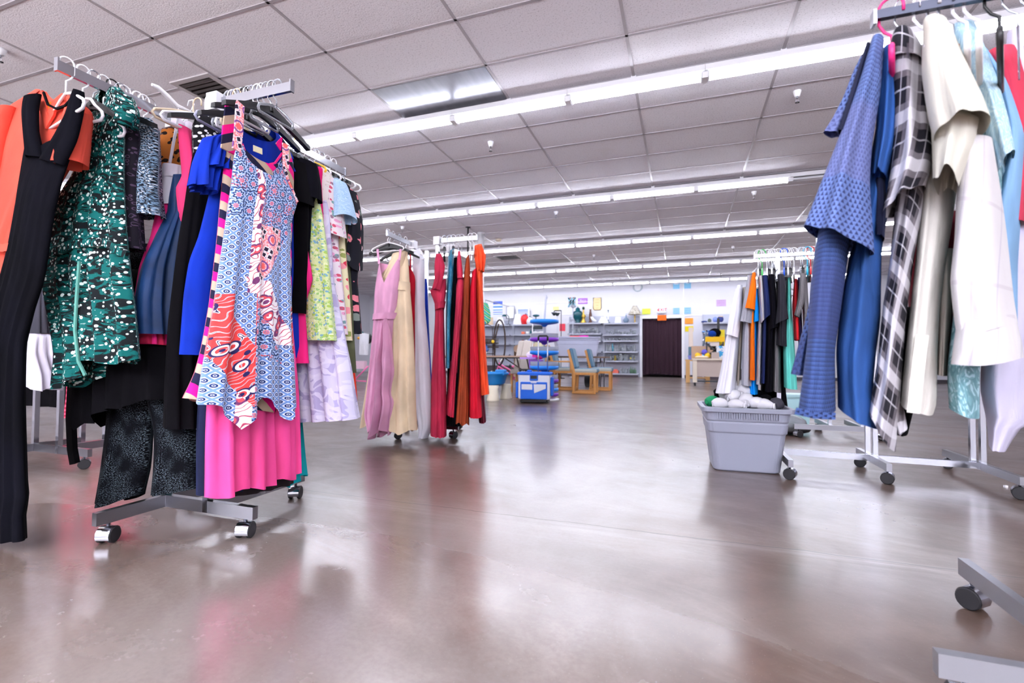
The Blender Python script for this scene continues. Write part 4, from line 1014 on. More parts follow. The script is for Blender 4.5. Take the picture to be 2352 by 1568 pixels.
E('teal blue sequin gown beside the deep rose gown', 4.26, [(1030, 575), (1026, 640), (1024, 720), (1024, 845)], [(1044, 568), (1042, 640), (1036, 720), (1034, 845)], K['tealseq'], seed=72, amp=.006)
E('black gown between the teal sequin and the rose gowns', 4.29, [(1040, 592), (1034, 650), (1030, 760), (1026, 900), (1022, 976)], [(1050, 588), (1056, 650), (1062, 780), (1064, 900), (1062, 976)], K['black'], seed=73)
E('raspberry gown with thin halter straps and ruched bodice', 4.25, [(1052, 628), (1046, 652), (1045, 669), (1041, 740), (1032, 850), (1024, 950)], [(1062, 624), (1067, 645), (1065, 690), (1060, 760), (1052, 860), (1047, 958)], K['rosered2'], seed=74, parts=[('strap', [(1052, 577), (1049, 605), (1050, 640)], [(1057, 577), (1061, 605), (1064, 640)], K['rosered2'], dict(t=.04, t1=.05, amp=.003, folds=1, m=8, push=.0))])
E('rust brown gown beside the raspberry gown', 4.24, [(1070, 592), (1064, 640), (1063, 700), (1056, 800), (1048, 900), (1042, 968)], [(1078, 580), (1081, 640), (1079, 707), (1078, 800), (1078, 900), (1078, 974)], K['rust'], seed=75, hem=lambda s, f: .012*math.sin(14*s))
E('bright red gown next to the orange gown', 4.22, [(1084, 622), (1080, 660), (1078, 720), (1077, 820), (1077, 958)], [(1096, 612), (1094, 660), (1096, 740), (1104, 860), (1108, 957)], K['red'], seed=76, amp=.010)
E('orange gown with bow shoulder, last on the second gown rail', 4.27, [(1090, 572), (1092, 612), (1094, 680), (1096, 780), (1098, 906)], [(1100, 562), (1108, 600), (1110, 680), (1116, 800), (1124, 904)], K['orange'], seed=77, parts=[('bow', [(1090, 566), (1090, 596), (1096, 622)], [(1106, 562), (1116, 590), (1112, 626)], K['orange'], dict(t=.06, t1=.05, amp=.02, folds=3, push=.03, m=16))])
E('dark maroon gown whose hem shows below the orange gown', 4.34, [(1085, 800), (1092, 900), (1100, 970)], [(1112, 800), (1112, 900), (1117, 968)], K['darkmaroon'], seed=78)
for x, lab, k_, c in ((-2.06, 'black hanger holding the deep rose gown', 'flat', 'black'), (-2.01, 'clear hanger holding the teal sequin gown', 'tube', 'clear'), (-1.97, 'black hanger holding the black gown', 'flat', 'black'), (-1.92, 'wire hanger holding the raspberry gown', 'wire', 'clear'), (-1.885, 'second wire hanger, holding the rust brown gown', 'wire', 'clear'), (-1.80, 'white hanger holding the red gown', 'tube', 'white'), (-1.765, 'white hanger holding the orange gown', 'tube', 'white')):
    hanger((x, 3.96, 1.82), math.atan2(3.96, x), lab, k_, c, drop=.09, hw=.17)

# ---------------------------------------------------------------- racks on the right
NR = (.82, 1.08, 1.29, 1.55)
rack('chrome four way rack at the right edge carrying the blue shirts', NR, [((.82, 1.29), (.82, 1.905)), ((1.08, 1.29), (.505, 1.29)), ((1.08, 1.55), (1.08, 1.0)), ((.82, 1.55), (1.35, 1.55))],
     [((.82, 1.29), (.415, 1.29), 1.535), ((1.08, 1.55), (1.5, 1.55), 1.535)], [1.53]*4, [2.3, 1.4, .2, .9], rail_h=.02, rail_m=CHROME_REFL_DARK)
def PX(d): return ('d', d)
def W(name, label, cat, d, L, R, m, **kw):
    kw.setdefault('t', .09); kw.setdefault('t1', .11); kw.setdefault('folds', 1.6); kw.setdefault('amp', .007); kw['amp'] *= .6; kw.setdefault('push', -.09); kw.setdefault('n', 32); kw.setdefault('m', 40)
    return garment(name, label, cat, PX(d), L, R, m, **kw)
def sl(L, R, m, **kw): return ('sleeve', L, R, m, dict(dict(t=.06, t1=.07, amp=.008, folds=1.7, m=30, n=24, push=.0, top=.6, power=.8), **kw))
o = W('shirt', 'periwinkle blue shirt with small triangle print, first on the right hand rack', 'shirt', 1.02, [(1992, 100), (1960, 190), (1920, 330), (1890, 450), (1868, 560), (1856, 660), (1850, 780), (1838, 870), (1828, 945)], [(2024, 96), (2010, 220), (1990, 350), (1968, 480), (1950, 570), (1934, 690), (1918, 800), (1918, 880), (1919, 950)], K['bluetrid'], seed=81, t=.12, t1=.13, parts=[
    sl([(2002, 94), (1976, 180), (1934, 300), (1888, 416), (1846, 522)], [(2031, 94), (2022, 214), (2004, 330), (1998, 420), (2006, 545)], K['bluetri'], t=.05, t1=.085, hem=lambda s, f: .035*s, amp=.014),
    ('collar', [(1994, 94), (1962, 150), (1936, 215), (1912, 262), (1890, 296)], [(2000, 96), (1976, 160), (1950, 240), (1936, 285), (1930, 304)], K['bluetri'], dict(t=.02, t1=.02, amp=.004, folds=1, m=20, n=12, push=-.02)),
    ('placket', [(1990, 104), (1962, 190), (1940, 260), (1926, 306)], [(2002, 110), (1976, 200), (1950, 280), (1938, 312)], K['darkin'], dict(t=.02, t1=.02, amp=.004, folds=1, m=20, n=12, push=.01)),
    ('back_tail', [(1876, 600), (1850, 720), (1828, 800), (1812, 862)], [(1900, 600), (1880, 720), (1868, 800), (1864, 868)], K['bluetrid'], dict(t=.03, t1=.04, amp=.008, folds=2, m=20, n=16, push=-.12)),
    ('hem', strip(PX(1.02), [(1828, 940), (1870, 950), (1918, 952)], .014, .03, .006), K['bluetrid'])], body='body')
hanger((.445, 1.29, 1.535), math.atan2(1.29, .445), 'pink and white plastic hanger in the blue triangle print shirt', 'tube', 'pink', drop=.10, hw=.13, sl=.05)
W('shirt', 'plain denim blue shirt tucked behind the triangle print shirt', 'shirt', 1.06, [(2030, 100), (2018, 230), (1990, 380), (1962, 520), (1946, 580), (1928, 690), (1915, 798), (1918, 880), (1919, 938)], [(2058, 98), (2062, 240), (2056, 380), (2040, 480), (2027, 560), (2024, 724), (2012, 820), (2006, 900), (2016, 972)], K['denimblue'], seed=82, amp=.016, hem=lambda s, f: .02*s, parts=[
    sl([(2026, 120), (2016, 220), (2010, 320), (2003, 408)], [(2060, 110), (2066, 220), (2058, 330), (2036, 410)], K['denimblue'], t=.05, t1=.06, amp=.014),
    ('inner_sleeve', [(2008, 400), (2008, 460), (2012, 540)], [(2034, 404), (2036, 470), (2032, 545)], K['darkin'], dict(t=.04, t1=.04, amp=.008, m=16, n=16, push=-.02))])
hanger((.475, 1.29, 1.535), math.atan2(1.29, .475), 'silver wire hanger hook in the plain denim blue shirt', 'wire', 'clear', drop=.10, hw=.13, sl=.05)
W('shirt', 'black, grey and white plaid flannel shirt between the denim and cream shirts', 'shirt', 1.05, [(2064, 92), (2058, 200), (2060, 330), (2054, 460), (2040, 600), (2024, 704), (2012, 826), (1992, 945)], [(2110, 92), (2124, 200), (2134, 330), (2124, 470), (2104, 560), (2084, 704), (2075, 806), (2067, 928), (2062, 985)], K['plaidbw'], seed=83, amp=.018, hem=lambda s, f: .06*s, parts=[
    sl([(2056, 92), (2046, 180), (2051, 290), (2046, 390), (2026, 494)], [(2098, 92), (2126, 155), (2140, 280), (2142, 370), (2126, 432)], K['plaidbw'], t=.055, t1=.08, amp=.014),
    ('yoke', [(2052, 84), (2044, 110), (2046, 150)], [(2098, 86), (2120, 120), (2128, 165)], K['plaidbw'], dict(t=.06, t1=.07, amp=.004, folds=1, m=10, n=20, push=.005)),
    ('back_tail', [(2020, 900), (2040, 960), (2056, 1016)], [(2064, 900), (2078, 950), (2087, 996)], K['plaidbw'], dict(t=.04, t1=.05, amp=.01, folds=2, m=14, n=16, push=-.12))])
hanger((.51, 1.29, 1.535), math.atan2(1.29, .51), 'white plastic hanger in the plaid flannel shirt', 'tube', 'white', drop=.10, hw=.13, sl=.05)
hanger((.555, 1.29, 1.535), math.atan2(1.29, .555), 'brown moulded hanger beside the cream shirt, on a silver hook', 'flat', 'brown', drop=.12, hw=.07, sl=.02)
hanger((.535, 1.29, 1.535), math.atan2(1.29, .535), 'brown moulded hanger just behind the plaid shirt', 'flat', 'brown', drop=.13, hw=.07, sl=.02)
W('shirt', 'cream shirt with hanging buttoned cuff, to the right of the plaid shirt', 'shirt', 1.07, [(2122, 76), (2108, 160), (2110, 300), (2110, 450), (2104, 540), (2088, 700), (2070, 860), (2064, 934)], [(2178, 70), (2200, 200), (2210, 330), (2196, 450), (2176, 580), (2160, 700), (2154, 806), (2152, 930), (2144, 958)], K['creamc'], seed=84, amp=.018, parts=[
    ('placket', strip(PX(1.07), [(2118, 770), (2108, 850), (2098, 945)], .022, .033, .004), K['creamc']),
    ('button', buttons(PX(1.07), [(2116, 797)], .0055, .048), mat('pearl_button', (236, 232, 216), .25)), ('button', buttons(PX(1.07), [(2104, 853)], .0055, .048), MATS['pearl_button']), ('button', buttons(PX(1.07), [(2095, 911)], .0055, .048), MATS['pearl_button'])])
W('shirt', 'off white short sleeved shirt with two layered sleeves, centre of the right hand rack', 'shirt', 1.0, [(2126, 70), (2120, 150), (2130, 240), (2140, 300)], [(2176, 68), (2210, 150), (2240, 230), (2256, 290)], K['creamw'], seed=85, t=.06, t1=.09, parts=[
    sl([(2122, 70), (2118, 180), (2132, 280), (2145, 332)], [(2177, 68), (2218, 160), (2258, 245), (2274, 290)], K['creamw'], t=.06, t1=.10, push=.03, amp=.010),
    sl([(2136, 260), (2140, 340), (2142, 412)], [(2250, 270), (2236, 340), (2206, 416)], K['creamw'], t=.06, t1=.09, push=-.01, amp=.012, hem=lambda s, f: .010*math.sin(8*s))])
hanger((.58, 1.29, 1.535), math.atan2(1.29, .58), 'broad white hanger in the off white short sleeved shirt', 'tube', 'white', drop=.10, hw=.13, sl=.05)
hanger((.60, 1.29, 1.535), math.atan2(1.29, .60), 'second broad white hanger, in the cream shirt', 'tube', 'white', drop=.10, hw=.13, sl=.05)
W('shirt', 'white long sleeved shirt with faint window check and wide cuff', 'shirt', 1.0, [(2204, 300), (2196, 420), (2190, 540), (2180, 640), (2190, 736), (2198, 780)], [(2280, 300), (2300, 420), (2314, 520), (2332, 680), (2342, 740)], K['windowp'], seed=86, t=.07, t1=.09, amp=.016, push=-.05, parts=[
    ('cuff', [(2194, 745), (2186, 800), (2181, 836)], [(2334, 720), (2350, 780), (2354, 818)], K['windowp'], dict(t=.085, t1=.095, amp=.006, folds=2, m=12, n=28, push=-.045, top=1, hem=lambda s, f: .01*math.sin(3*s)))])
W('shirt', 'green grey tie dyed shirt right of the off white shirt', 'shirt', 1.09, [(2174, 66), (2190, 110), (2224, 180), (2250, 260), (2266, 340), (2200, 620), (2172, 842), (2176, 940)], [(2238, 52), (2262, 130), (2290, 230), (2300, 330), (2306, 420), (2280, 640), (2252, 840), (2250, 967)], K['tiedye'], seed=87, amp=.012, parts=[
    sl([(2180, 70), (2226, 180), (2256, 270), (2290, 405)], [(2240, 54), (2290, 180), (2318, 280), (2332, 350)], K['ltbpat'], t=.05, t1=.07, push=.0)])
hanger((.635, 1.29, 1.535), math.atan2(1.29, .635), 'black plastic hanger in the tie dyed shirt', 'tube', 'black', drop=.10, hw=.13, sl=.05)
W('shirt', 'light blue shirt between the tie dyed and red shirts', 'shirt', 1.12, [(2240, 72), (2290, 200), (2310, 330), (2290, 420), (2250, 600), (2246, 800)], [(2264, 80), (2320, 180), (2356, 290), (2352, 410), (2340, 600), (2340, 800)], K['ltblue'], seed=88)
W('shirt', 'rose red shirt at the far right of the shirt rail', 'shirt', 1.16, [(2262, 88), (2280, 180), (2300, 300), (2296, 430), (2290, 500)], [(2338, 70), (2372, 180), (2400, 330), (2400, 520)], K['redrose'], seed=89)
hanger((.665, 1.29, 1.535), math.atan2(1.29, .665), 'clear hanger with silver hook in the rose red shirt', 'wire', 'clear', drop=.10, hw=.13, sl=.05)
W('shirt', 'pale lilac shirt at the right edge, its hem hanging lowest', 'shirt', 1.18, [(2312, 40), (2300, 200), (2280, 500), (2250, 820), (2247, 900), (2262, 970), (2268, 1030)], [(2380, 20), (2420, 300), (2420, 600), (2400, 960), (2344, 990), (2312, 1040)], K['lilacw'], seed=90, amp=.02)
hanger((.695, 1.29, 1.535), math.atan2(1.29, .695), 'silver hanger hook in the pale lilac shirt', 'wire', 'clear', drop=.09, hw=.13, sl=.05)
W('shirt', 'grey beige ribbed sleeve hanging behind the cream cuff', 'shirt', 1.15, [(2150, 560), (2152, 700), (2150, 860)], [(2196, 560), (2190, 700), (2180, 800), (2176, 865)], K['beige'], seed=91)
W('shirt', 'black shirt tail hanging low behind the plaid shirt', 'shirt', 1.2, [(2030, 700), (2040, 900), (2062, 1000)], [(2130, 700), (2110, 900), (2087, 1000)], K['black'], seed=92)
W('shirt', 'maroon shirt in the shadow behind the cream shirt', 'shirt', 1.22, [(2070, 500), (2080, 700), (2090, 880)], [(2330, 440), (2330, 600), (2320, 760)], K['maroon'], seed=93)

# ---------------------------------------------------------------- t-shirt rack with its joined foot bars
TS = thing('garment_rack', 'long chrome t-shirt rack on casters behind the grey tub', 'clothes rack', (1.15, 3.75, 0))
def rl(x, y, z): return Vector((x-1.15, y-3.75, z))
MB().beam(rl(.60, 3.76, .105), rl(1.14, 3.74, .105), .026, .038).build('base_bar', CHROME, TS)
MB().beam(rl(1.14, 3.74, .105), rl(1.69, 3.71, .105), .026, .038).build('base_bar', CHROME, TS)
for x, a, b in ((.62, 3.37, 4.10), (1.15, 3.46, 4.0), (1.70, 3.34, 4.16)):
    MB().beam(rl(x, a, .1), rl(x, b, .1), .028, .045).build('foot_bar', CHROME_D, TS)
    for yy in (a+.03, b-.04): caster(TS, (x-1.15, yy-3.75), 2.75, .034)
for x, zt in ((.62, 1.47), (1.13, 1.47), (1.17, 1.47), (1.67, 1.47), (1.72, 1.47)):
    MB().box(x-1.15-.013, x-1.15+.013, -.013, .013, .1, zt).build('post', CHROME, TS)
rr_ = MB().beam(rl(.476, 3.75, 1.455), rl(1.72, 3.75, 1.455), .012, .026).build('rail', CHROME_D, TS)
MB().cbox(rl(.476, 3.75, 1.456), (.006, .022, .05)).build('end_cap', CHROME, rr_)
MB().beam(rl(.62, 3.75, 1.40), rl(.62, 4.4, 1.40), .014, .036).build('rail', CHROME, TS)
MB().box(.86-1.15-.012, .86-1.15+.012, -.03, -.006, 1.3, 1.55).build('post', CHROME, TS)
def T(label, d, L, R, m, sleeve=None, lower=None, name='t_shirt', cat='t-shirt', **kw):
    kw.setdefault('t', .12); kw.setdefault('t1', .14); kw.setdefault('folds', 3); kw.setdefault('amp', .010); kw.setdefault('push', -.12); kw.setdefault('n', 22); kw.setdefault('m', 26)
    parts = [('sleeve', s[0], s[1], m, dict(t=.05, t1=.055, amp=.006, folds=2, m=16, n=16, push=.02, top=.7)) for s in ([sleeve] if sleeve else [])]
    return garment(name, label, cat, PX(d-.24), L, R, m, parts=parts, **kw)
T('long white cardigan hanging at the left end of the t-shirt rack', 3.50, [(1694, 650), (1680, 720), (1664, 790), (1654, 850), (1642, 904)], [(1707, 650), (1704, 720), (1698, 800), (1694, 850), (1690, 902)], K['bagwhite'], name='cardigan', cat='cardigan', sleeve=([(1690, 664), (1676, 720), (1668, 768)], [(1704, 664), (1704, 720), (1696, 776)]), seed=101)
T('beige top just right of the long white cardigan', 3.56, [(1706, 655), (1696, 760), (1690, 885)], [(1716, 655), (1706, 760), (1700, 885)], K['beige'], seed=102)
T('heather grey t-shirt left of the orange t-shirt', 3.44, [(1716, 632), (1710, 700), (1704, 800), (1702, 884)], [(1728, 632), (1728, 700), (1730, 800), (1730, 888)], K['heather'], ([(1717, 634), (1708, 690), (1700, 738)], [(1730, 634), (1730, 690), (1728, 744)]), seed=103)
T('bright orange t-shirt third from the left end', 3.40, [(1722, 700), (1722, 780), (1721, 872)], [(1734, 700), (1734, 780), (1735, 874)], K['torange'], ([(1728, 628), (1720, 670), (1711, 708)], [(1736, 628), (1737, 670), (1734, 713)]), seed=104)
T('bright blue t-shirt hanging lowest beside the orange t-shirt', 3.47, [(1728, 660), (1722, 780), (1716, 874), (1720, 905)], [(1742, 660), (1740, 780), (1742, 906)], K['tblue'], ([(1732, 666), (1730, 710), (1728, 742)], [(1739, 666), (1743, 710), (1743, 738)]), seed=105)
T('light grey t-shirt with rolled sleeve beside the bright blue t-shirt', 3.45, [(1742, 640), (1740, 740), (1735, 882)], [(1752, 640), (1752, 740), (1748, 884)], K['lgrey'], ([(1743, 635), (1744, 690), (1748, 744)], [(1752, 635), (1756, 690), (1759, 730)]), seed=106)
T('navy blue t-shirt in the middle of the rack', 3.43, [(1754, 634), (1750, 740), (1745, 880)], [(1764, 634), (1764, 740), (1760, 880)], K['tnavy'], ([(1751, 634), (1754, 690), (1754, 736)], [(1764, 634), (1770, 690), (1774, 720)]), seed=107)
T('black t-shirt right of the navy t-shirt', 3.41, [(1766, 632), (1760, 740), (1756, 900)], [(1780, 632), (1780, 760), (1776, 900)], K['tblack'], ([(1765, 632), (1768, 700), (1768, 758)], [(1779, 632), (1784, 690), (1787, 750)]), seed=108)
T('mid grey t-shirt whose hem shows under the black t-shirt', 3.46, [(1778, 660), (1775, 780), (1771, 896)], [(1790, 660), (1792, 780), (1795, 904)], K['tgrey'], seed=109)
T('charcoal t-shirt with wide sleeve left of the aqua t-shirt', 3.38, [(1788, 632), (1784, 720), (1782, 792)], [(1802, 632), (1806, 720), (1810, 796)], K['charcoal'], ([(1786, 632), (1786, 690), (1780, 746)], [(1801, 632), (1806, 690), (1811, 732)]), seed=110)
T('white t-shirt sliver behind the charcoal t-shirt', 3.5, [(1800, 640), (1798, 700), (1800, 860)], [(1810, 640), (1808, 700), (1812, 860)], K['white'], seed=111)
T('aqua green t-shirt, long, right of the charcoal t-shirt', 3.42, [(1808, 632), (1804, 720), (1798, 800), (1800, 890)], [(1816, 632), (1820, 720), (1826, 800), (1832, 896)], K['aqua'], seed=112)
T('red t-shirt right of the aqua t-shirt', 3.45, [(1824, 636), (1819, 700), (1824, 780)], [(1832, 636), (1836, 700), (1838, 780)], K['tred'], seed=113)
T('purple t-shirt between the red and grey t-shirts', 3.50, [(1832, 632), (1830, 720), (1834, 800)], [(1842, 632), (1842, 720), (1846, 800)], K['tpurple'], seed=114)
T('grey t-shirt with long sleeve at the right end of the visible row', 3.40, [(1842, 630), (1842, 700), (1846, 800)], [(1854, 630), (1858, 700), (1866, 800)], K['tgrey'], ([(1838, 630), (1832, 690), (1824, 724)], [(1852, 630), (1848, 690), (1836, 730)]), seed=115)
T('black garment hanging low behind the grey tub of socks', 3.62, [(1752, 780), (1746, 900), (1744, 960)], [(1800, 780), (1806, 900), (1812, 950)], K['black'], seed=116)
for i, (x, c, lab) in enumerate(((.50, 'white', 'white hanger of the heather grey t-shirt'), (.525, 'green', 'green hanger of the orange t-shirt'), (.555, 'white', 'white hanger of the bright blue t-shirt'), (.585, 'white', 'white hanger of the light grey t-shirt'), (.625, 'white', 'white hanger of the navy t-shirt'), (.66, 'blue', 'dark blue hanger of the black t-shirt'), (.685, 'white', 'white hanger beside the dark blue hanger'), (.72, 'white', 'white hanger of the charcoal t-shirt'), (.76, 'clear', 'clear hanger beside the tall rack post'), (.80, 'cyan', 'cyan hanger of the aqua t-shirt'), (.82, 'red', 'red hanger of the red t-shirt'), (.84, 'white', 'white hanger of the purple t-shirt'), (.875, 'blue', 'bright blue hanger of the grey long sleeved t-shirt'), (.90, 'white', 'white hanger last in the visible row of t-shirts'))):
    hanger((x, 3.75, 1.473), math.atan2(3.75, x), lab, 'tube', c, drop=.11, hw=.17, sl=.05)
    if i in (0, 2, 3, 5, 6, 8, 9, 11, 13):
        hanger((x+.012, 3.75, 1.473), math.atan2(3.75, x), ['black clip hanger by the heather grey t-shirt', '', 'black clip hanger by the bright blue t-shirt', 'black clip hanger by the light grey t-shirt', '', 'black clip hanger by the black t-shirt', 'black clip hanger by the mid grey t-shirt', '', 'black clip hanger by the rack post', 'black clip hanger by the aqua t-shirt', '', 'black clip hanger by the purple t-shirt', '', 'black clip hanger at the end of the row'][i], 'flat', 'black', drop=.125, hw=.16, sl=.05)
for y, lab in ((3.98, 'white hanger holding the long white cardigan'), (4.2, 'black hanger behind the long white cardigan')):
    hanger((.62, y, 1.40), 0.1, lab, 'tube', 'white' if y < 4 else 'black', drop=.10, hw=.17)
# a farther rack whose base shows under the shirts
FR = thing('garment_rack', 'chrome rack base standing farther back, under the blue shirts', 'clothes rack', (1.4, 5.25, 0))
f = lambda x, y, z: Vector((x-1.4, y-5.25, z))
for a, b in (((.985, 5.2), (1.63, 5.24)), ((1.30, 5.22), (1.30, 5.8)), ((1.55, 5.24), (1.55, 5.75))):
    MB().beam(f(*a, .10), f(*b, .10), .03, .045).build('foot_bar', CHROME_D, FR)
for x, y in ((1.30, 5.3), (1.56, 5.3)): MB().box(x-1.4-.014, x-1.4+.014, y-5.25-.014, y-5.25+.014, .1, 1.5).build('post', CHROME, FR)
for x, y in ((1.02, 5.2), (1.70, 5.25), (1.31, 5.75)): caster(FR, (x-1.4, y-5.25), .5)
MB().beam(f(1.0, 5.3, 1.5), f(1.7, 5.3, 1.5), .014, .036).build('rail', CHROME, FR)
# ---------------------------------------------------------------- tub of socks
def tub(name, label, cat, c, rz, w0, d0, w1, d1, h, m, group=None, lip=.03):
    """open tote: w0 x d0 at the floor, w1 x d1 at the rim"""
    o = thing(name, label, cat, c, rz, group)
    def ring(w_, d_, z, r, n=6):
        out = []
        for k, (sx, sy) in enumerate(((1, 1), (-1, 1), (-1, -1), (1, -1))):
            for i in range(n+1):
                t = PI/2*k+PI/2*i/n; out.append((sx*(w_/2-r)+r*math.cos(t), sy*(d_/2-r)+r*math.sin(t), z))
        return out
    L = lambda f: (lerp(w0, w1, f), lerp(d0, d1, f))
    rings = []
    for f_, e in ((0, -.02), (.02, 0), (.60, 0), (.62, .012), (.76, .012), (.78, 0.0), (.80, .014), (.93, .014)):
        a, b = L(f_); rings.append(ring(a+e, b+e, f_*h, .05))
    a, b = L(.93); rings.append(ring(a+lip*2, b+lip*2, .93*h, .06)); rings.append(ring(a+lip*2.2, b+lip*2.2, h, .06)); a, b = L(1)
    rings.append(ring(a+.0, b+.0, h, .05)); a, b = L(.3); rings.append(ring(a-.012, b-.012, .3*h, .05)); 
    vs = [p for r in rings for p in r]; n = len(rings[0]); fs = []
    for i in range(len(rings)-1):
        for k in range(n): fs.append((i*n+k, i*n+(k+1) % n, i*n+n+(k+1) % n, i*n+n+k))
    fs.append(tuple(range(n-1, -1, -1))); e = (len(rings)-1)*n; fs.append(tuple(range(e, e+n)))
    q = MB().add(vs, fs, False).build('shell', m, o, bevel=.003)
    ribs = MB()
    for i in range(26):
        x = lerp(-w1*.36, w1*.36, i/25); ribs.box(x-.003, x+.003, -d1/2-.012, -d1/2+.0, h*.83, h*.92)
    ribs.build('ribbed_band', m, o)
    return o
M_TUB = mat('grey_tub_plastic', (150, 154, 170), .42, bump=lambda: noise(posc(), 300, 2), bstr=.05)
TUBC = Vector((.385, 3.66, 0))
tub('storage_tub', 'open grey plastic storage tub full of socks on the floor', 'storage tub', TUBC, .04, .40, .34, .50, .42, .42, M_TUB)
M_SB = K['black']
def sock(c, d, r, m, label, sz):
    c = Vector(c); d = Vector(d); b = MB(); n = 7; pts = []; rs = []
    for i in range(n):
        t = i/(n-1); pts.append(c+d*(t-.5)*sz+Vector((0, 0, .012*math.sin(PI*t)))); rs.append(r*(.62+.5*math.sin(PI*min(1, t*1.1+.05))**.7))
    b.tube(pts, rs, 10); b.tube([pts[-1], pts[-1]+d*.012], [rs[-1]*1.06, rs[-1]*1.02], 10); b.torus(tuple(pts[0]), r*.38, r*.16, 'x', 12, 6)
    o = b.build('sock', m, None, c); tag(o, label, 'socks', 'rolled socks heaped in the grey tub'); return o
SOCKS = [((.24, 3.55, .425), (1, .2, 0), .035, 'w'), ((.335, 3.53, .425), (.9, -.5, .1), .032, 'w'), ((.40, 3.56, .455), (.3, 1, .2), .042, 'w'), ((.33, 3.60, .475), (1, .5, .2), .040, 'w'), ((.41, 3.63, .515), (.7, .6, .3), .045, 'w'), ((.37, 3.68, .535), (1, -.2, .3), .042, 'w'), ((.29, 3.68, .48), (.6, -.7, 0), .036, 'w'), ((.46, 3.53, .44), (1, .1, 0), .034, 'w'), ((.50, 3.515, .432), (.8, -.3, 0), .034, 'w'),
         ((.52, 3.60, .45), (.4, 1, 0), .038, 'k'), ((.265, 3.74, .485), (1, .2, 0), .036, 'k'), ((.48, 3.68, .475), (.8, .3, .1), .038, 'k'), ((.575, 3.55, .435), (.5, .8, 0), .038, 'g'), ((.20, 3.66, .43), (1, .6, 0), .034, 'n'), ((.43, 3.74, .50), (.8, .3, 0), .04, 'g'), ((.36, 3.74, .47), (.3, 1, 0), .04, 'w')]
SM = {'w': K['socktop'], 'k': K['black'], 'g': K['dkgrey'], 'n': cm('greensock', pl((40, 150, 100)))}
SL = {'w': 'rolled white socks heaped in the grey tub', 'k': 'rolled black socks among the white ones in the grey tub', 'g': 'dark grey rolled socks in the grey tub', 'n': 'green socks at the left corner of the grey tub'}
for c, d, r, k in SOCKS: sock(c, Vector(d).normalized(), r, SM[k], SL[k], .10)
MB_ = MB(); 
for i in range(14):
    a = i*2.4; MB_.ball((TUBC.x+.16*math.cos(a)*RND.random(), TUBC.y+.13*math.sin(a)*RND.random(), .39), .055, 10, 6)
tag(MB_.build('sock_pile', K['socktop'], None, TUBC+Vector((0, 0, .34))), 'loose layer of white socks filling the grey tub', 'socks', None, 'stuff')
# floor clutter behind the tub
p = on(('z', 0), 1830, 1000)
o = thing('plastic_bag', 'clear plastic bundle lying on the floor right of the grey tub', 'plastic bag', (p.x-.08, p.y+.1, 0)); MB().ball((0, 0, .10), .16, sz=.6, sx=1.2).build('bag', CLEARP, o); MB().ball((.02, 0, .05), .17, sz=.28, sx=1.2).build('contents', BLACKP, o)
p = on(('z', 0), 1840, 985)
o = thing('storage_box', 'pale aqua plastic box on the floor behind the clear bundle', 'box', (p.x, p.y+.5, 0)); MB().cbox((0, 0, .16), (.34, .3, .3), taper=.9).build('box', mat('aqua_plastic', (176, 216, 220), .3), o); MB().cbox((0, 0, .32), (.37, .33, .025)).build('lid', mat('aqua_plastic', (0, 0, 0)), o)
p = on(('z', 0), 2310, 1119); MB().cbox((p.x, p.y, .006), (.018, .012, .012), .4).build('paper_scrap', WHITEP, None, (p.x, p.y, 0)); tag(bpy.data.objects['paper_scrap'], 'tiny white paper scrap on the floor by the right hand casters', 'scrap')
# ---------------------------------------------------------------- the far end of the shop
M_SHELF = mat('grey_shelf_paint', (176, 180, 194), .4); M_SHB = mat('grey_shelf_back', (186, 190, 204), .5, bump=None); M_KICK = mat('dark_kick_plate', (74, 64, 72), .6)
M_GLASS = mat('glassware', (216, 224, 230), .06, trans=.55, ior=1.35); M_GLASSG = mat('green_glass', (120, 160, 130), .08, trans=.4); M_GLASSB = mat('blue_glass', (110, 190, 210), .08, trans=.4); M_GLASSA = mat('amber_glass', (190, 170, 70), .1, trans=.3)
def gondola(label, x0, x1, zs, zback, y=17.55, dep=.42, kick=True):
    o = thing('shelving_unit', label, 'shelf unit', ((x0+x1)/2, y, 0)); w = (x1-x0)/2
    MB().box(-w+.02, w-.02, dep, dep+.025, .02, zback).build('back_panel', M_SHB, o)
    for s in (-1, 1): MB().box(s*w-.02, s*w+.02, dep-.05, dep+.03, 0, zback).build('upright', M_SHELF, o)
    for z in zs:
        q = MB().box(-w+.015, w-.015, 0, dep, z-.022, z).box(-w+.015, w-.015, -.012, .004, z-.045, z+.006).build('shelf', M_SHELF, o)
    if kick: MB().box(-w+.015, w-.015, .02, .05, 0, zs[-1]-.045).build('kick_plate', M_KICK, o)
    return o
RZ = [1.93, 1.52, 1.30, .91, .58, .13]
gondola('grey shelving unit full of glassware beside the maroon curtain', -2.72, -1.47, RZ, 2.20)
gondola('grey shelving unit behind the wooden chairs and big grey tote', -4.03, -2.76, [1.95, 1.565, 1.30, .91, .58, .13], 2.22)
gondola('grey shelving unit at the far left of the end wall, lamps on top', -6.25, -4.98, [1.93, 1.55, 1.20, .80, .4], 2.12)
gondola('grey shelving unit half hidden by the gowns, beside the striped poster', -7.56, -6.29, [1.93, 1.55, 1.20, .80, .4], 2.12)
gondola('grey shelving unit right of the doorway behind the brown cart', .66, 1.98, [1.90, 1.56, 1.25, .85, .4], 2.20)
GP = {}
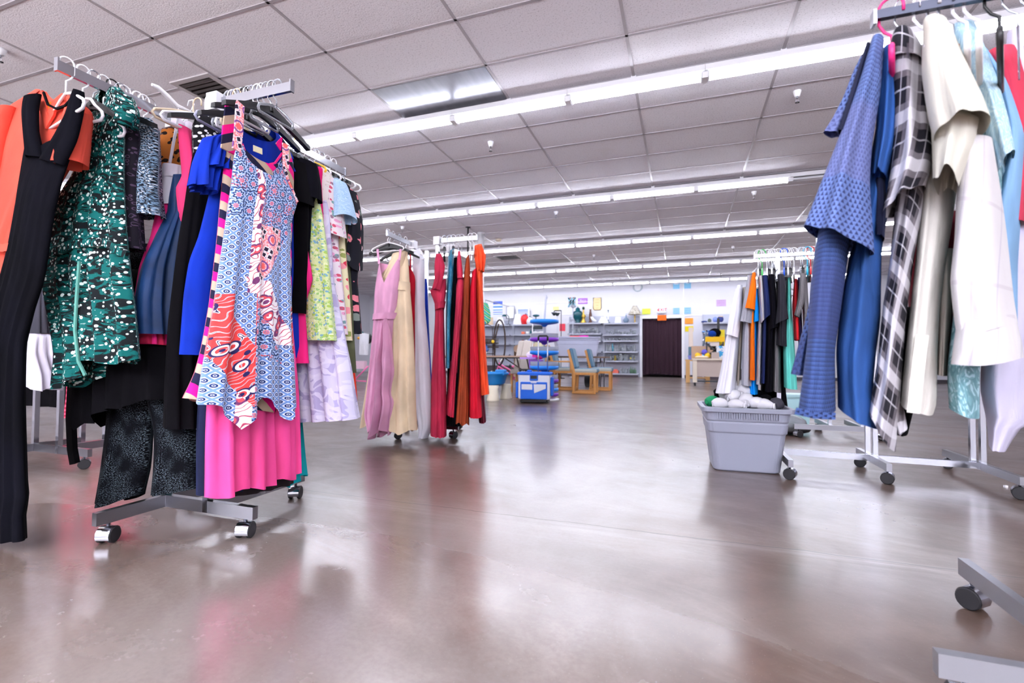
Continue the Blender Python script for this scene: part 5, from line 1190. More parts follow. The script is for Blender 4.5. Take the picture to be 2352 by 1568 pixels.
def glassp(i):
    """profiles of stemware, tumblers, vases and bottles"""
    return [[(0, 0), (.03, 0), (.03, .004), (.005, .012), (.004, .07), (.03, .10), (.036, .14), (.03, .17), (.027, .168), (.032, .13), (0, .10)],
            [(0, 0), (.030, 0), (.036, .12), (.033, .12), (.028, .01), (0, .01)],
            [(0, 0), (.04, 0), (.05, .05), (.03, .14), (.045, .20), (.042, .20), (.026, .14), (.044, .05), (0, .01)],
            [(0, 0), (.035, 0), (.036, .12), (.014, .17), (.013, .23), (.010, .23), (.010, .17), (0, .15)],
            [(0, 0), (.028, 0), (.006, .015), (.005, .05), (.045, .09), (.05, .13), (.047, .13), (.04, .09), (0, .06)],
            [(0, 0), (.04, 0), (.045, .08), (.042, .08), (.036, .01), (0, .01)]][i]
GN = ['wine_glass', 'tumbler', 'glass_vase', 'glass_bottle', 'goblet', 'glass_bowl']
GM = {}
def glass(i, x, y, z, m, label, group, s=1.0):
    k = (i, m.name)
    if k not in GM:
        o = MB().lathe(glassp(i), n=12).build(GN[i], m); GM[k] = o
    else:
        o = GM[k].copy(); COL.objects.link(o)
    o.location = (x, y, z); o.scale = (s, s, s)
    tag(o, label, GN[i].split('_')[-1], group); return o
SH = ['', 'second shelf down', 'third shelf down', 'fourth shelf down', 'fifth shelf down', 'bottom shelf']
rg = random.Random(3)
for si, kinds in ((1, [4, 0, 1, 5]), (2, [4, 1, 5]), (3, [3, 0, 2, 1]), (4, [2, 3, 0]), (5, [0, 2, 3])):
    n = 15 if si != 5 else 10
    for j in range(n):
        x = lerp(-2.62, -1.57, (j+.5+rg.uniform(-.2, .2))/n) if si != 5 else lerp(-2.1, -1.55, (j+.5)/n)
        i = rg.choice(kinds); s = rg.uniform(.8, 1.15) * (.8 if si == 2 else 1) * (1.15 if si in (3, 4) else 1)
        m = M_GLASS
        kind = GN[i].replace('_', ' ')
        if si == 5 and j >= 6: i = 3; m = M_GLASSG; lab = 'green glass bottle on the bottom shelf beside the maroon curtain'
        elif si == 3 and j == 3: m = M_GLASSB; lab = f'blue {kind} on the fourth shelf of the glassware unit'
        elif si == 4 and j == 4: m = M_GLASSA; lab = f'amber {kind} on the fifth shelf of the glassware unit'
        else: lab = f'clear {kind} on the {SH[si]} of the unit beside the curtain'
        glass(i, x, 17.64+rg.uniform(0, .14), RZ[si], m, lab, f'{kind}s on the {SH[si]}' if m is M_GLASS else ('green bottles' if si == 5 else None), s)
for j in range(12):
    i = rg.choice([1, 3, 0, 4])
    glass(i, lerp(-3.9, -2.9, (j+.5)/12), 17.64+rg.uniform(0, .12), 1.565, M_GLASS, f'clear {GN[i].replace("_", " ")} on the shelf above the big grey tote', f'{GN[i]}s above the tote', 1.25)
for j in range(5):
    i = rg.choice([1, 5]); glass(i, lerp(-2.9, -2.8, j/4)-.03, 17.66, 1.30, M_GLASS, f'small clear {GN[i].replace("_", " ")} just right of the big grey tote', 'small glasses by the tote', .9)
def simple(name, label, cat, shape, m, loc, group=None, rz=0):
    o = shape.build(name, m); o.location = loc; o.rotation_euler = (0, 0, rz); return tag(o, label, cat, group)
def at(u, v, y): return on(('y', y), u, v)
p = at(1410, 857, 17.7); simple('gift_box', 'red and white flat box on the bottom shelf near the chairs', 'box', MB().box(-.17, .17, -.1, .1, 0, .1).box(-.12, .12, -.1, .1, .1, .14), mat('red_white_box', (226, 110, 90), .6), (p.x, 17.72, .13))
p = at(1452, 819, 17.7); simple('sponge', 'yellow oblong dish on the fifth shelf beside the curtain', 'dish', MB().ball((0, 0, .05), .09, sz=.4, sy=.5), mat('yellow_dish', (240, 220, 90), .4), (p.x, 17.7, .62))
# lamps and ornaments on top of the shelves
M_SHADE = mat('white_lamp_shade', (240, 240, 244), .7); M_BRASS = mat('brass', (196, 160, 70), .3, .8); M_DKTEAL = mat('dark_teal_glaze', (18, 78, 88), .2); M_DKMET = mat('dark_metal', (40, 48, 54), .4, .5)
def topz(u, v): return at(u, v, 17.7)
def lampshade(u, r0, r1, h, label, x=None, z=1.94):
    q = at(u, 740, 17.72); o = thing('lamp_shade', label, 'lamp shade', (q.x, 17.72, z))
    MB().lathe([(r0, 0), (r1, h), (r1-.006, h), (r0-.006, 0), (r0, 0)], n=24).build('shade', M_SHADE, o); MB().torus((0, 0, h), r1, .006, 'z', 20, 6).build('rim', M_TRIM, o)
lampshade(1386, .21, .09, .24, 'wide white cone lamp shade on the glassware shelves', z=1.93); lampshade(1420, .13, .10, .22, 'small white drum lamp shade on the glassware shelves', z=1.93)
lampshade(1149, .21, .10, .28, 'white cone lamp shade below the blue striped poster', z=1.93); lampshade(1189, .19, .11, .40, 'tall white lamp shade left of the red jar', z=1.93)
def lamp(u, z, label, build, name='table_lamp', cat='lamp', y=17.72):
    q = at(u, 740, y); o = thing(name, label, cat, (q.x, y, z)); build(o); return o
def b_ten(o):
    MB().lathe([(0, 0), (.09, 0), (.08, .015), (.02, .02), (.02, .05), (.03, .08), (.015, .14), (.028, .2), (.015, .26), (.02, .30), (0, .31)], n=16).build('base', M_BRASS, o)
    MB().lathe([(.24, .30), (.07, .62), (.06, .62), (.22, .30)], n=8).build('shade', mat('beaded_shade', lambda: mix(noise(objc(), 30, 2).step(.4, .6), (206, 202, 190), (150, 140, 120)), .5), o)
lamp(1458, 1.93, 'gold based table lamp with beaded pyramid shade beside the doorway', b_ten)
def b_desk(o):
    h = MB().lathe([(0, 0), (.10, 0), (.09, .02), (.015, .03), (0, .03)], n=16); h.tube([(0, 0, .02), (.02, 0, .2), (.0, 0, .33), (-.08, 0, .40), (-.16, 0, .38)], .011, 8); h.build('stem', M_DKMET, o)
    MB().lathe([(.09, 0), (.075, .05), (.03, .075), (0, .08)], (-.18, 0, .33), 16).build('shade', M_DKTEAL, o)
lamp(1168, 1.94, 'dark green desk lamp with curved neck between two white shades', b_desk)
def b_bank(o):
    MB().lathe([(0, 0), (.08, 0), (.02, .03), (.015, .3), (0, .3)], n=14).build('stem', M_DKMET, o); MB().ball((0, 0, .33), .14, sz=.35, sy=.6).build('shade', M_DKTEAL, o)
lamp(1231, 1.94, 'dark green lamp with oval shade near the white frame', b_bank)
def b_urn(o):
    MB().lathe([(0, 0), (.10, 0), (.11, .02), (.08, .05), (.17, .20), (.20, .32), (.16, .42), (.08, .47), (.09, .52), (0, .55)], n=24).build('jar', M_DKTEAL, o); MB().lathe([(.09, .52), (.06, .56), (.02, .58), (.015, .61), (0, .62)], n=16).build('lid', M_DKTEAL, o)
lamp(1327, 1.96, 'round dark teal ginger jar on the shelf beneath the lattice picture', b_urn, 'ginger_jar', 'jar')
def b_brass(o):
    MB().lathe([(0, 0), (.12, 0), (.11, .03), (.05, .12), (.07, .2), (.10, .26), (.03, .34), (.03, .42), (.02, .5), (0, .5)], n=20).build('base', M_BRASS, o); MB().ball((0, 0, .55), .05, sz=1.2).build('finial', mat('dark_green_glass', (20, 60, 40), .2), o)
lamp(1340, 1.96, 'brass oil lamp body right of the teal ginger jar', b_brass, 'oil_lamp')
def b_can(o):
    MB().lathe([(0, 0), (.09, 0), (.07, .03), (.05, .08), (.055, .3), (.03, .44), (.04, .50), (0, .5)], n=16).build('candlestick', mat('dark_wood', (84, 50, 36), .4), o); MB().cyl((0, 0, .5), .018, .08, 10).build('candle', M_SHADE, o)
lamp(1356, 1.96, 'tall dark wooden candlestick below the parchment plaque', b_can, 'candlestick', 'candlestick')
def b_cand2(o):
    h = MB().lathe([(0, 0), (.09, 0), (.05, .02), (.012, .04), (.01, .42), (.03, .46), (0, .47)], n=14); h.build('stick', M_DKTEAL, o); MB().cyl((0, 0, .12), .02, .25, 10).build('sleeve', M_SHADE, o)
lamp(1397, 1.95, 'slim dark green candle holder between two white shades on the shelves', b_cand2, 'candle_holder', 'candle holder')
def b_bud(o): MB().lathe([(0, 0), (.06, 0), (.11, .1), (.09, .16), (.03, .2), (.025, .28), (0, .3)], n=16).build('jar', mat('blue_grey_glaze', (118, 138, 158), .3), o); MB().cyl((0, 0, .29), .012, .06, 8).build('neck', M_SHELF, o)
lamp(1438, 1.93, 'small blue grey lidded jar left of the beaded lamp', b_bud, 'lidded_jar', 'jar')
def b_red(o): MB().lathe([(0, 0), (.10, 0), (.13, .10), (.15, .22), (.12, .33), (.06, .37), (0, .38)], n=20).build('jar', mat('red_glaze', (232, 40, 44), .25), o); MB().cyl((0, 0, .36), .08, .02, 16).build('lid', MATS['red_glaze'], o)
lamp(1205, 1.94, 'bright red lidded jar on the shelf below the skyline picture', b_red, 'lidded_jar', 'jar')
def b_wj(o): MB().lathe([(0, 0), (.10, 0), (.14, .08), (.14, .16), (.08, .24), (.04, .27), (0, .27)], n=20).build('jar', M_SHADE, o); MB().lathe([(.03, .27), (.012, .33), (0, .34)], n=10).build('stem', M_DKTEAL, o)
lamp(1217, 1.94, 'white pumpkin shaped jar right of the red jar', b_wj, 'lidded_jar', 'jar')
def b_fr(o): MB().box(-.1, .1, -.01, .01, 0, .3).build('frame', mat('tan_frame', (196, 176, 146), .5), o)
lamp(1127, 1.94, 'tan picture frame leaning at the edge of the gowns', b_fr, 'picture_frame', 'frame')
lamp(1364, 1.96, 'small white china boot lying on the middle shelf top', lambda o: (MB().tube([(-.09, 0, .2), (-.02, 0, .10), (.08, 0, .05)], [.06, .06, .04], 10).build('boot', M_SHADE, o), MB().torus((-.1, 0, .215), .05, .012, 'z', 14, 6).build('cuff', M_SHADE, o)), 'china_boot', 'ornament')
for u, c, lab in ((1201, (238, 120, 84), 'orange mug on the second shelf left of the teal box'), (1212, (240, 240, 240), 'white mug next to the orange mug'), (1229, (240, 240, 244), 'white bowl stack right of the dark figurines'), (1243, (244, 240, 240), 'white cup behind the cooler bag handle')):
    q = at(u, 766, 17.65); o = thing('mug', lab, 'mug', (q.x, 17.65, 1.55)); MB().lathe([(0, 0), (.06, 0), (.065, .11), (.06, .11), (.05, .01), (0, .01)], n=16).build('cup', mat('mug_%d_%d' % (c[1], c[2]), c, .3), o); MB().torus((.075, 0, .06), .03, .008, 'y', 12, 6).build('handle', MATS['mug_%d_%d' % (c[1], c[2])], o)
for k_ in range(2):
    q = at(1219+7*k_, 766, 17.65); simple('figurine', ['dark teal figurine on the second shelf, left of a pair', 'dark teal figurine on the second shelf, right of a pair'][k_], 'figurine', MB().lathe([(0, 0), (.05, 0), (.03, .05), (.045, .1), (.02, .14), (.03, .17), (0, .2)], n=12), M_DKTEAL, (q.x, 17.65, 1.55))
for u, c, h, lab in ((1197+4, (96, 34, 40), .14, 'dark red mug on the third shelf behind the tan armchair'), (1209, (240, 240, 244), .13, 'white canister on the third shelf behind the tan armchair'), (1216, (130, 150, 206), .16, 'blue canister on the third shelf behind the tan armchair')):
    q = at(u, 780, 17.65); simple('canister', lab, 'canister', MB().lathe([(0, 0), (.06, 0), (.065, h*.6), (.05, h), (.03, h+.01), (0, h+.02)], n=14), mat('can_%d' % c[0], c, .3), (q.x, 17.65, 1.20))
# right hand shelving goods
for u, z, r, c, lab in ((1618, 1.90, (.2, .1, .07), (40, 60, 120), 'navy blue folded bag on the top right shelf'), (1630, 1.90, (.12, .1, .14), (90, 100, 90), 'olive grey pouch on the top right shelf'), (1643, 1.90, (.16, .12, .2), (130, 150, 220), 'periwinkle round cushion on the top right shelf'), (1655, 1.90, (.2, .1, .22), (50, 60, 120), 'navy backpack on the top right shelf'), (1656, 2.07, (.16, .1, .06), (226, 206, 190), 'pale tan hat lying on the navy backpack'),
                        (1616, 1.56, (.12, .1, .06), (110, 160, 220), 'blue box on the second right shelf'), (1628, 1.56, (.2, .1, .08), (70, 110, 180), 'row of blue packets on the second right shelf'), (1637, 1.56, (.10, .1, .13), (238, 110, 84), 'orange ball shaped toy on the second right shelf'), (1646, 1.56, (.12, .1, .13), (240, 160, 140), 'salmon soft toy on the second right shelf'), (1622, 1.25, (.26, .1, .10), (226, 226, 240), 'white folded towels on the third right shelf')):
    q = at(u, 760, 17.65); simple({'b': 'bag', 'h': 'hat'}.get('x', lab.split(' on ')[0].split(' lying')[0].split()[-1].strip(',')), lab, lab.split(' on ')[0].split(' lying')[0].split()[-1], MB().ball((0, 0, r[2]/2), r[0]/2, sz=r[2]/r[0], sy=r[1]/r[0]*1.6), mat('soft_%d_%d_%d' % c, c, .8), (q.x, 17.7, z))
# ---------------------------------------------------------------- signs and pictures on the end wall
def board(u0, v0, u1, v1, name, label, cat, m, y=FARY-.012, th=.012, parts=None):
    a, b = at(u0, v0, y), at(u1, v1, y); c = Vector(((a.x+b.x)/2, y, (a.z+b.z)/2)); w_, h_ = abs(b.x-a.x)/2, abs(a.z-b.z)/2
    if parts is None:
        o = MB().box(-w_, w_, -th/2, th/2, -h_, h_).build(name, m); o.location = c; tag(o, label, cat)
    else:
        o = thing(name, label, cat, c); MB().box(-w_, w_, -th/2, th/2, -h_, h_).build('sheet', m, o); parts(o, w_, h_, -th/2)
    return o
def ink(o, txt, x, z, size, m, y, name='lettering', ax='CENTER', sx=1.0):
    cu = bpy.data.curves.new('txt', 'FONT'); cu.body = txt; cu.size = size; cu.align_x = ax; cu.align_y = 'CENTER'; cu.extrude = .001; cu.offset = .004*size
    t = bpy.data.objects.new('txt', cu); COL.objects.link(t); bpy.context.view_layer.update()
    dg = bpy.context.evaluated_depsgraph_get(); me = bpy.data.meshes.new_from_object(t.evaluated_get(dg)); bpy.data.objects.remove(t)
    me.materials.clear(); me.materials.append(m)
    q = bpy.data.objects.new(name, me); COL.objects.link(q); q.parent = o; q.location = (x, y-.003, z); q.rotation_euler = (PI/2, 0, 0); q.scale = (sx, 1, 1); return q
def papr(n, c): return mat('paper_'+n, lambda: mix(noise(objc(), 14, 3), tuple(int(x*.93) for x in c), c), .8)
M_INK = mat('faint_ink', (90, 110, 160), .8); M_INKR = mat('red_ink', (226, 70, 80), .6)
def lines(n, m, frac=.8, hh=.10):
    def f(o, w_, h_, y):
        b = MB()
        for i in range(n):
            z = lerp(h_*.7, -h_*.7, i/(max(1, n-1))); k = frac*(.75+.25*math.sin(i*2.3)); b.box(-w_*k, w_*k, y-.002, y, z-h_*hh/2, z+h_*hh/2)
        b.build('printed_lines', m, o)
    return f
LB = papr('sky', (140, 206, 240)); LB2 = papr('sky_b', (150, 200, 232))
board(1546, 650, 1561, 663, 'paper_sign', 'pale blue paper notice high on the wall, upper left of four', 'sign', LB, parts=lines(1, M_TRIM, .9, .3))
board(1571.5, 648, 1587, 662, 'paper_sign', 'pale blue paper notice high on the wall, upper right of four', 'sign', LB, parts=lines(1, M_TRIM, .5, .35))
board(1546, 707, 1561, 721, 'paper_sign', 'pale blue paper notice right of the exit sign, lower left of four', 'sign', LB2, parts=lines(3, M_INK, .8, .06))
board(1571.5, 706, 1587, 720.5, 'paper_sign', 'pale blue paper notice above the orange notice, lower right of four', 'sign', LB2, parts=lines(3, M_INK, .8, .06))
board(1475, 708.5, 1494, 721.5, 'paper_sign', 'yellow green paper notice left of the exit sign', 'sign', papr('lime', (226, 240, 90)), parts=lines(4, mat('olive_ink', (176, 190, 70), .8), .8, .06))
board(1510, 723.5, 1530.5, 735.5, 'paper_sign', 'bright orange paper notice over the doorway curtain', 'sign', papr('orange', (255, 112, 20)), y=FARY-.05, parts=lines(3, mat('orange_ink', (206, 80, 20), .8), .8, .07))
board(1573, 730.5, 1592, 743.5, 'paper_sign', 'light orange paper notice right of the doorway', 'sign', papr('ltorange', (255, 160, 60)), parts=lines(3, mat('orange_ink', (206, 80, 20), .8), .8, .07))
board(1573.5, 749, 1592.5, 761, 'paper_sign', 'yellow paper notice below the light orange one', 'sign', papr('yellow', (240, 214, 20)), parts=lines(3, mat('olive_ink', (176, 190, 70), .8), .8, .07))
board(1645.5, 688.5, 1667.5, 702.5, 'paper_sign', 'lilac paper notice high on the right part of the end wall', 'sign', papr('lilac', (200, 168, 208)), parts=lines(3, mat('purple_ink', (160, 120, 176), .8), .8, .07))
def exitp(o, w_, h_, y):
    ink(o, 'EXIT', .03, 0, h_*1.6, mat('exit_red', (226, 40, 60), .5), y, sx=1.0)
    MB().box(-w_*1.15, w_*1.15, y-.06, y+.01, -h_*1.35, -h_*1.1).build('base', M_SHELF, o)
    b = MB(); b.add([(-w_*1.0, y-.004, 0), (-w_*.80, y-.004, h_*.5), (-w_*.80, y-.004, -h_*.5), (-w_*1.0, y-.012, 0), (-w_*.80, y-.012, h_*.5), (-w_*.80, y-.012, -h_*.5)], [(3, 5, 4), (0, 1, 2), (0, 3, 4, 1), (1, 4, 5, 2), (2, 5, 3, 0)]); b.build('arrow', MATS['exit_red'], o)
board(1510, 706, 1529, 717.5, 'exit_sign', 'white exit sign with red letters above the doorway', 'exit sign', M_TRIM, y=FARY-.04, th=.05, parts=exitp)
def lattp(o, w_, h_, y):
    b = MB()
    for s in (-1, 1):
        for k_ in (-1, 0, 1): b.beam((max(-w_, -w_+k_*w_), y-.004, s*-h_ if False else -h_*s), (min(w_, w_+k_*w_), y-.004, h_*s), .012, .05)
    b.build('ribbon', mat('aqua_ribbon', (150, 206, 222), .6), o)
    c = MB()
    for x, z in ((0, .5), (-.55, -.05), (.55, -.05), (0, -.6), (-.5, .75), (.5, .75)): c.ball((x*w_, y-.003, z*h_), .05, 10, 6, sy=.15, sz=1.2)
    c.build('motif', mat('brown_motif', (150, 96, 90), .7), o)
board(1305.5, 683.5, 1322, 704.5, 'framed_picture', 'small picture with aqua lattice and brown diamonds', 'picture', mat('grey_linen', (196, 190, 196), .8), parts=lattp)
def merry(o, w_, h_, y):
    ink(o, 'Merry', 0, h_*.25, h_*.95, M_TRIM, y); ink(o, 'and BRIGHT', 0, -h_*.45, h_*.5, M_TRIM, y)
board(1328, 685, 1349.5, 697.5, 'wall_sign', 'purple sign with white script lettering', 'sign', mat('purple_sign', (176, 112, 206), .6), parts=merry)
def parch(o, w_, h_, y):
    MB().tube([(-w_*.95, y, h_), (w_*.95, y, h_), (w_, y, -h_*.65), (w_*.7, y, -h_), (-w_*.7, y, -h_), (-w_, y, -h_*.65)], .014, 6, closed=True).build('edge', mat('olive_edge', (140, 130, 90), .7), o); lines(4, mat('tan_ink', (216, 170, 110), .8), .5, .05)(o, w_, h_, y)
board(1362.5, 684, 1381, 711.5, 'wall_plaque', 'tan parchment shaped plaque with clipped lower corners', 'plaque', mat('parchment', (246, 212, 160), .8), parts=parch)
def strips_(o, w_, h_, y):
    for z0, z1, c in ((1, .52, (84, 110, 210)), (.30, 0, (100, 150, 226)), (-.25, -.42, (90, 150, 230)), (-.6, -.74, (70, 110, 210)), (-.88, -1, (120, 170, 220))):
        MB().box(-w_, w_, y-.004, y, h_*min(z0, z1), h_*max(z0, z1)).build('stripe', mat('stripe_%d_%d' % (c[0], c[1]), c, .6), o)
board(1133, 692, 1154, 721.5, 'poster', 'white poster with five blue stripes behind the orange gown', 'poster', M_TRIM, parts=strips_)
def dockp(o, w_, h_, y):
    MB().tube([(-w_, y, -h_), (-w_, y, h_), (w_, y, h_), (w_, y, -h_)], .02, 6, closed=True).build('frame', M_SHELF, o); lines(6, mat('pale_ink', (206, 212, 232), .8), .8, .04)(o, w_, h_, y)
board(1164, 703.5, 1181, 731, 'framed_picture', 'white framed sheet with pale writing right of the striped poster', 'picture', M_TRIM, y=FARY-.14, th=.03, parts=dockp)
def skyp(o, w_, h_, y):
    MB().box(-w_*.8, w_*.8, y-.004, y, -h_*.7, h_*.8).build('print', mat('skyline_print', lambda: mix((sep(objc())[2]).step(-.2, .25), (220, 226, 240), (110, 140, 220)), .5), o)
    b = MB()
    for x, k_ in ((-.6, .25), (-.4, .15), (.2, .35), (.35, .5), (.5, .6), (.65, .4)): b.box(w_*(x-.07), w_*(x+.07), y-.007, y-.003, -h_*.6, h_*(-.6+k_))
    b.build('skyline', mat('skyline_dark', (90, 96, 120), .7), o)
board(1187, 708, 1216, 731, 'framed_picture', 'white framed picture of a blue skyline above the red jar', 'picture', M_TRIM, y=FARY-.14, th=.03, parts=skyp)
board(1270, 704, 1284, 712, 'paper_sign', 'pale yellow paper notice behind the tray tower pole', 'sign', papr('paleyellow', (244, 232, 160)))
board(1286, 743.5, 1298, 760, 'shopping_bag', 'red paper bag hanging by the floor lamps behind the tray tower', 'bag', mat('red_bag', (224, 60, 80), .6), y=17.3, th=.08)
# ---------------------------------------------------------------- stacking tray tower
p = on(('z', 0), 1268, 912); TWX, TWY = p.x, 7.95
o = thing('tray_tower', 'stack of blue and purple round trays on a white pole', 'tray tower', (TWX, TWY, 0))
dT = (Vector((TWX, TWY, 0))).dot(FWD0)
def tz(v): return CAM_H+(815.6-v)/F_PX*dT
M_TB = mat('tray_blue', (20, 130, 224), .4); M_TP = mat('tray_purple', (126, 50, 186), .4); M_TC = mat('tray_clear', (206, 210, 222), .12, trans=.6, ior=1.2)
MB().tube([(0, 0, .03), (0, 0, tz(740)), (.03, 0, tz(680))], .016, 10).build('pole', M_SHELF, o); MB().lathe([(0, 0), (.26, 0), (.26, .025), (.03, .05), (0, .05)], n=24).build('base', M_TRIM, o)
h = MB(); h.tube([(.02, 0, tz(690)), (.05, 0, tz(683)), (.03, 0, tz(676))], .008, 6); h.build('top_hook', M_SHELF, o)
for v, c in ((738, M_TB), (779, M_TP), (809, M_TB), (843, M_TB), (873, M_TP), (893, M_TB), (904, M_TP)):
    t_ = MB().lathe([(0, -.09), (.03, -.085), (.06, -.055), (.20, -.035), (.245, -.02), (.245, .03), (.235, .03), (.23, -.015), (.02, -.04), (0, -.04)], (0, 0, tz(v)), 28).build('tray', c, o)
    if v > 745: MB().lathe([(.235, .03), (.24, .10), (.232, .10), (.228, .03)], (0, 0, tz(v)), 28).build('clear_wall', M_TC, t_)
# ---------------------------------------------------------------- blue and white trolley cooler bag
p = on(('z', 0), 1222, 926)
o = thing('trolley_bag', 'blue and white wheeled cooler bag with raised telescopic handle', 'trolley bag', (p.x, p.y+.17, 0), .16)
M_CB = mat('cooler_blue', (16, 96, 206), .6); M_CW = mat('cooler_white', (214, 216, 224), .6)
W2, D2, H0, H1 = .25, .17, .055, .46
MB().cbox((0, 0, (H0+H1)/2), (2*W2, 2*D2, H1-H0)).build('body', M_CW, o, bevel=.03)
MB().cbox((0, 0, H1+.005), (2*W2+.03, 2*D2+.03, .045)).cbox((-.09, -.02, H1+.04), (.08, .06, .035)).build('lid', M_CB, o, bevel=.015)
q = MB().cbox((0, -D2-.012, .20), (.42, .03, .27)).build('front_pocket', M_CB, o, bevel=.012)
MB().add([(-.19, -D2-.030, .30), (-.02, -D2-.030, .30), (-.02, -D2-.030, .215), (-.19, -D2-.030, .215), (-.19, -D2-.026, .30), (-.02, -D2-.026, .30), (-.02, -D2-.026, .215), (-.19, -D2-.026, .215)], [(0, 3, 2, 1), (4, 5, 6, 7), (0, 1, 5, 4), (2, 3, 7, 6), (1, 2, 6, 5), (3, 0, 4, 7)]).add([(0, -D2-.030, .30), (.19, -D2-.030, .30), (.19, -D2-.030, .235), (.01, -D2-.030, .16), (0, -D2-.026, .30), (.19, -D2-.026, .30), (.19, -D2-.026, .235), (.01, -D2-.026, .16)], [(0, 3, 2, 1), (4, 5, 6, 7), (0, 1, 5, 4), (2, 3, 7, 6), (1, 2, 6, 5), (3, 0, 4, 7)]).build('white_panel', M_CW, q)
MB().cbox((.0, -D2-.029, .325), (.09, .004, .014)).build('badge', M_CW, q)
MB().cbox((0, -D2-.006, .405), (.13, .02, .10)).build('latch_flap', M_CB, o, bevel=.01); MB().cbox((0, -D2-.018, .41), (.10, .006, .05)).build('latch_opening', BLACKP, o)
MB().cbox((-W2-.025, 0, .20), (.05, .24, .26)).build('side_pocket', M_CB, o, bevel=.02); MB().cbox((W2+.02, .02, .26), (.045, .22, .30)).build('side_pouch', M_CB, o, bevel=.02)
MB().cbox((0, 0, .035), (.44, .28, .05)).build('wheel_base', BLACKP, o, bevel=.01)
for sx in (-1, 1):
    for sy in (-1, 1): MB().cyl((sx*.20-.012, sy*.11, .032), .032, .025, 14, axis='x').build('wheel', RUBBER, o)
for sx in (-1, 1): MB().tube([(.11+sx*.075, .10, H1), (.11+sx*.075, .10, 1.03)], .011, 8).build('handle_tube', CHROME, o)
MB().tube([(.035, .10, 1.0), (.035, .10, 1.055), (.05, .10, 1.07), (.17, .10, 1.07), (.185, .10, 1.055), (.185, .10, 1.0)], .016, 8).build('handle_grip', BLACKP, o)
# ---------------------------------------------------------------- blue sand and water table
o = thing('water_table', 'blue plastic sand and water table on ribbed cream legs', 'play table', (-3.18, 7.68, 0))
M_SB2 = mat('play_blue', (28, 132, 206), .35); M_SC = mat('play_cream', (232, 222, 198), .5)
k = [(.0, .23), (.27, .23), (.34, .28), (.38, .42), (.41, .43), (.41, .46), (.37, .46), (.33, .30), (0, .28)]
MB().lathe(k, (0, 0, 0), 32, sx=1.0, sy=.72).build('basin', M_SB2, o); MB().cbox((.30, -.06, .46), (.16, .16, .10)).cbox((.08, -.28, .36), (.13, .05, .14)).build('cup_holder', M_SB2, o, bevel=.02)
for x, y in ((.22, -.20), (.30, .20), (-.25, .0)):
    MB().lathe([(.105, 0), (.105, .03), (.10, .035), (.098, .07), (.093, .075), (.09, .12), (.085, .125), (.082, .17), (.077, .175), (.09, .25), (0, .25)], (x, y, 0), 18).build('leg', M_SC, o)
# ---------------------------------------------------------------- wooden chairs
M_OAK = mat('oak_wood', lambda: mix(noise(scl(objc(), 3, 3, 22) if False else scl(objc(), 20, 20, 3), 2, 4, .6), (186, 126, 62), (216, 158, 90)), .45); M_UPH = mat('striped_upholstery', lambda: ramp(((sep(objc())[1])*14).frac(), [(0, (86, 122, 150)), (.4, (124, 152, 168)), (.7, (176, 182, 176)), (.85, (104, 140, 160))]), .9)
def chair(label, loc, rz, arms=False):
    """seen from the side: the seat faces +x"""
    o = thing('side_chair', label, 'chair', loc, rz, 'wooden chairs with striped blue upholstery')
    for s in (-1, 1):
        y = s*.23
        MB().beam((-.22, y, .03), (.24, y, .03), .045, .05).build('runner', M_OAK, o, bevel=.008)
        MB().beam((.22, y, .03), (.22, y, .42), .045, .05).build('front_leg', M_OAK, o, bevel=.008)
        b = MB(); b.beam((-.19, y, .03), (-.17, y, .42), .045, .055); b.beam((-.175, y, .40), (-.30, y, .87), .045, .06); b.build('rear_leg', M_OAK, o, bevel=.008)
        MB().beam((-.20, y, .395), (.245, y, .395), .045, .05).build('side_rail', M_OAK, o, bevel=.008)
        if arms: MB().beam((-.22, y, .62), (.20, y, .62), .05, .03).build('armrest', M_OAK, o, bevel=.008); MB().beam((.18, y, .42), (.18, y, .62), .045, .045).build('arm_post', M_OAK, o, bevel=.006)
    MB().beam((.20, -.23, .385), (.20, .23, .385), .03, .04).beam((-.18, -.23, .10), (-.18, .23, .10), .03, .04).build('cross_rail', M_OAK, o)
    MB().cbox((.04, 0, .455), (.46, .47, .085)).build('seat', M_UPH, o, bevel=.03)
    b = MB(); b.beam((-.165, 0, .50), (-.262, 0, .90), .075, .43); b.build('backrest', M_UPH, o, bevel=.03)
    return o
def fl(u, v, z=0): return on(('z', z), u, v)
p = fl(1340, 905); chair('oak side chair with striped blue seat, nearest of the group beside the tray tower', (p.x-.02, p.y+.25, 0), .06)
p = fl(1371, 898); chair('oak side chair directly behind the nearest striped chair', (p.x+.02, p.y+.35, 0), .06)
p = fl(1288, 897); chair('oak armchair half hidden behind the tray tower', (p.x, p.y+.35, 0), .06, True)
p = fl(1268, 890); chair('oak armchair farther left behind the tray tower pole', (p.x, p.y-.35, 0), .06, True)
# ---------------------------------------------------------------- big grey tote on a table
p = fl(1318, 880)
gx = at(1318, 815, 11.2)
o = thing('folding_table', 'dark folding table holding the big grey tote behind the chairs', 'table', (gx.x, 11.5, 0)); MB().box(-.75, .75, -.35, .35, .70, .735).build('tabletop', mat('brown_laminate', (120, 96, 80), .5), o)
for sx in (-1, 1):
    for sy in (-1, 1): MB().tube([(sx*.62, sy*.28, 0), (sx*.62, sy*.28, .70)], .016, 8).build('leg', CHROME_D, o)
tub('storage_tote', 'big grey lidless tote standing on the table behind the chairs', 'storage tote', (gx.x-.0, 11.45, .735), .35, .92, .50, 1.02, .58, .46, mat('tote_plastic', (186, 190, 212), .4))
MB().box(gx.x-.30, gx.x-.20, 11.12, 11.13, .98, 1.10).build('paper_label', M_TRIM, None, (gx.x-.25, 11.125, 1.04)); tag(bpy.data.objects['paper_label'], 'white paper label stuck on the big grey tote', 'label')
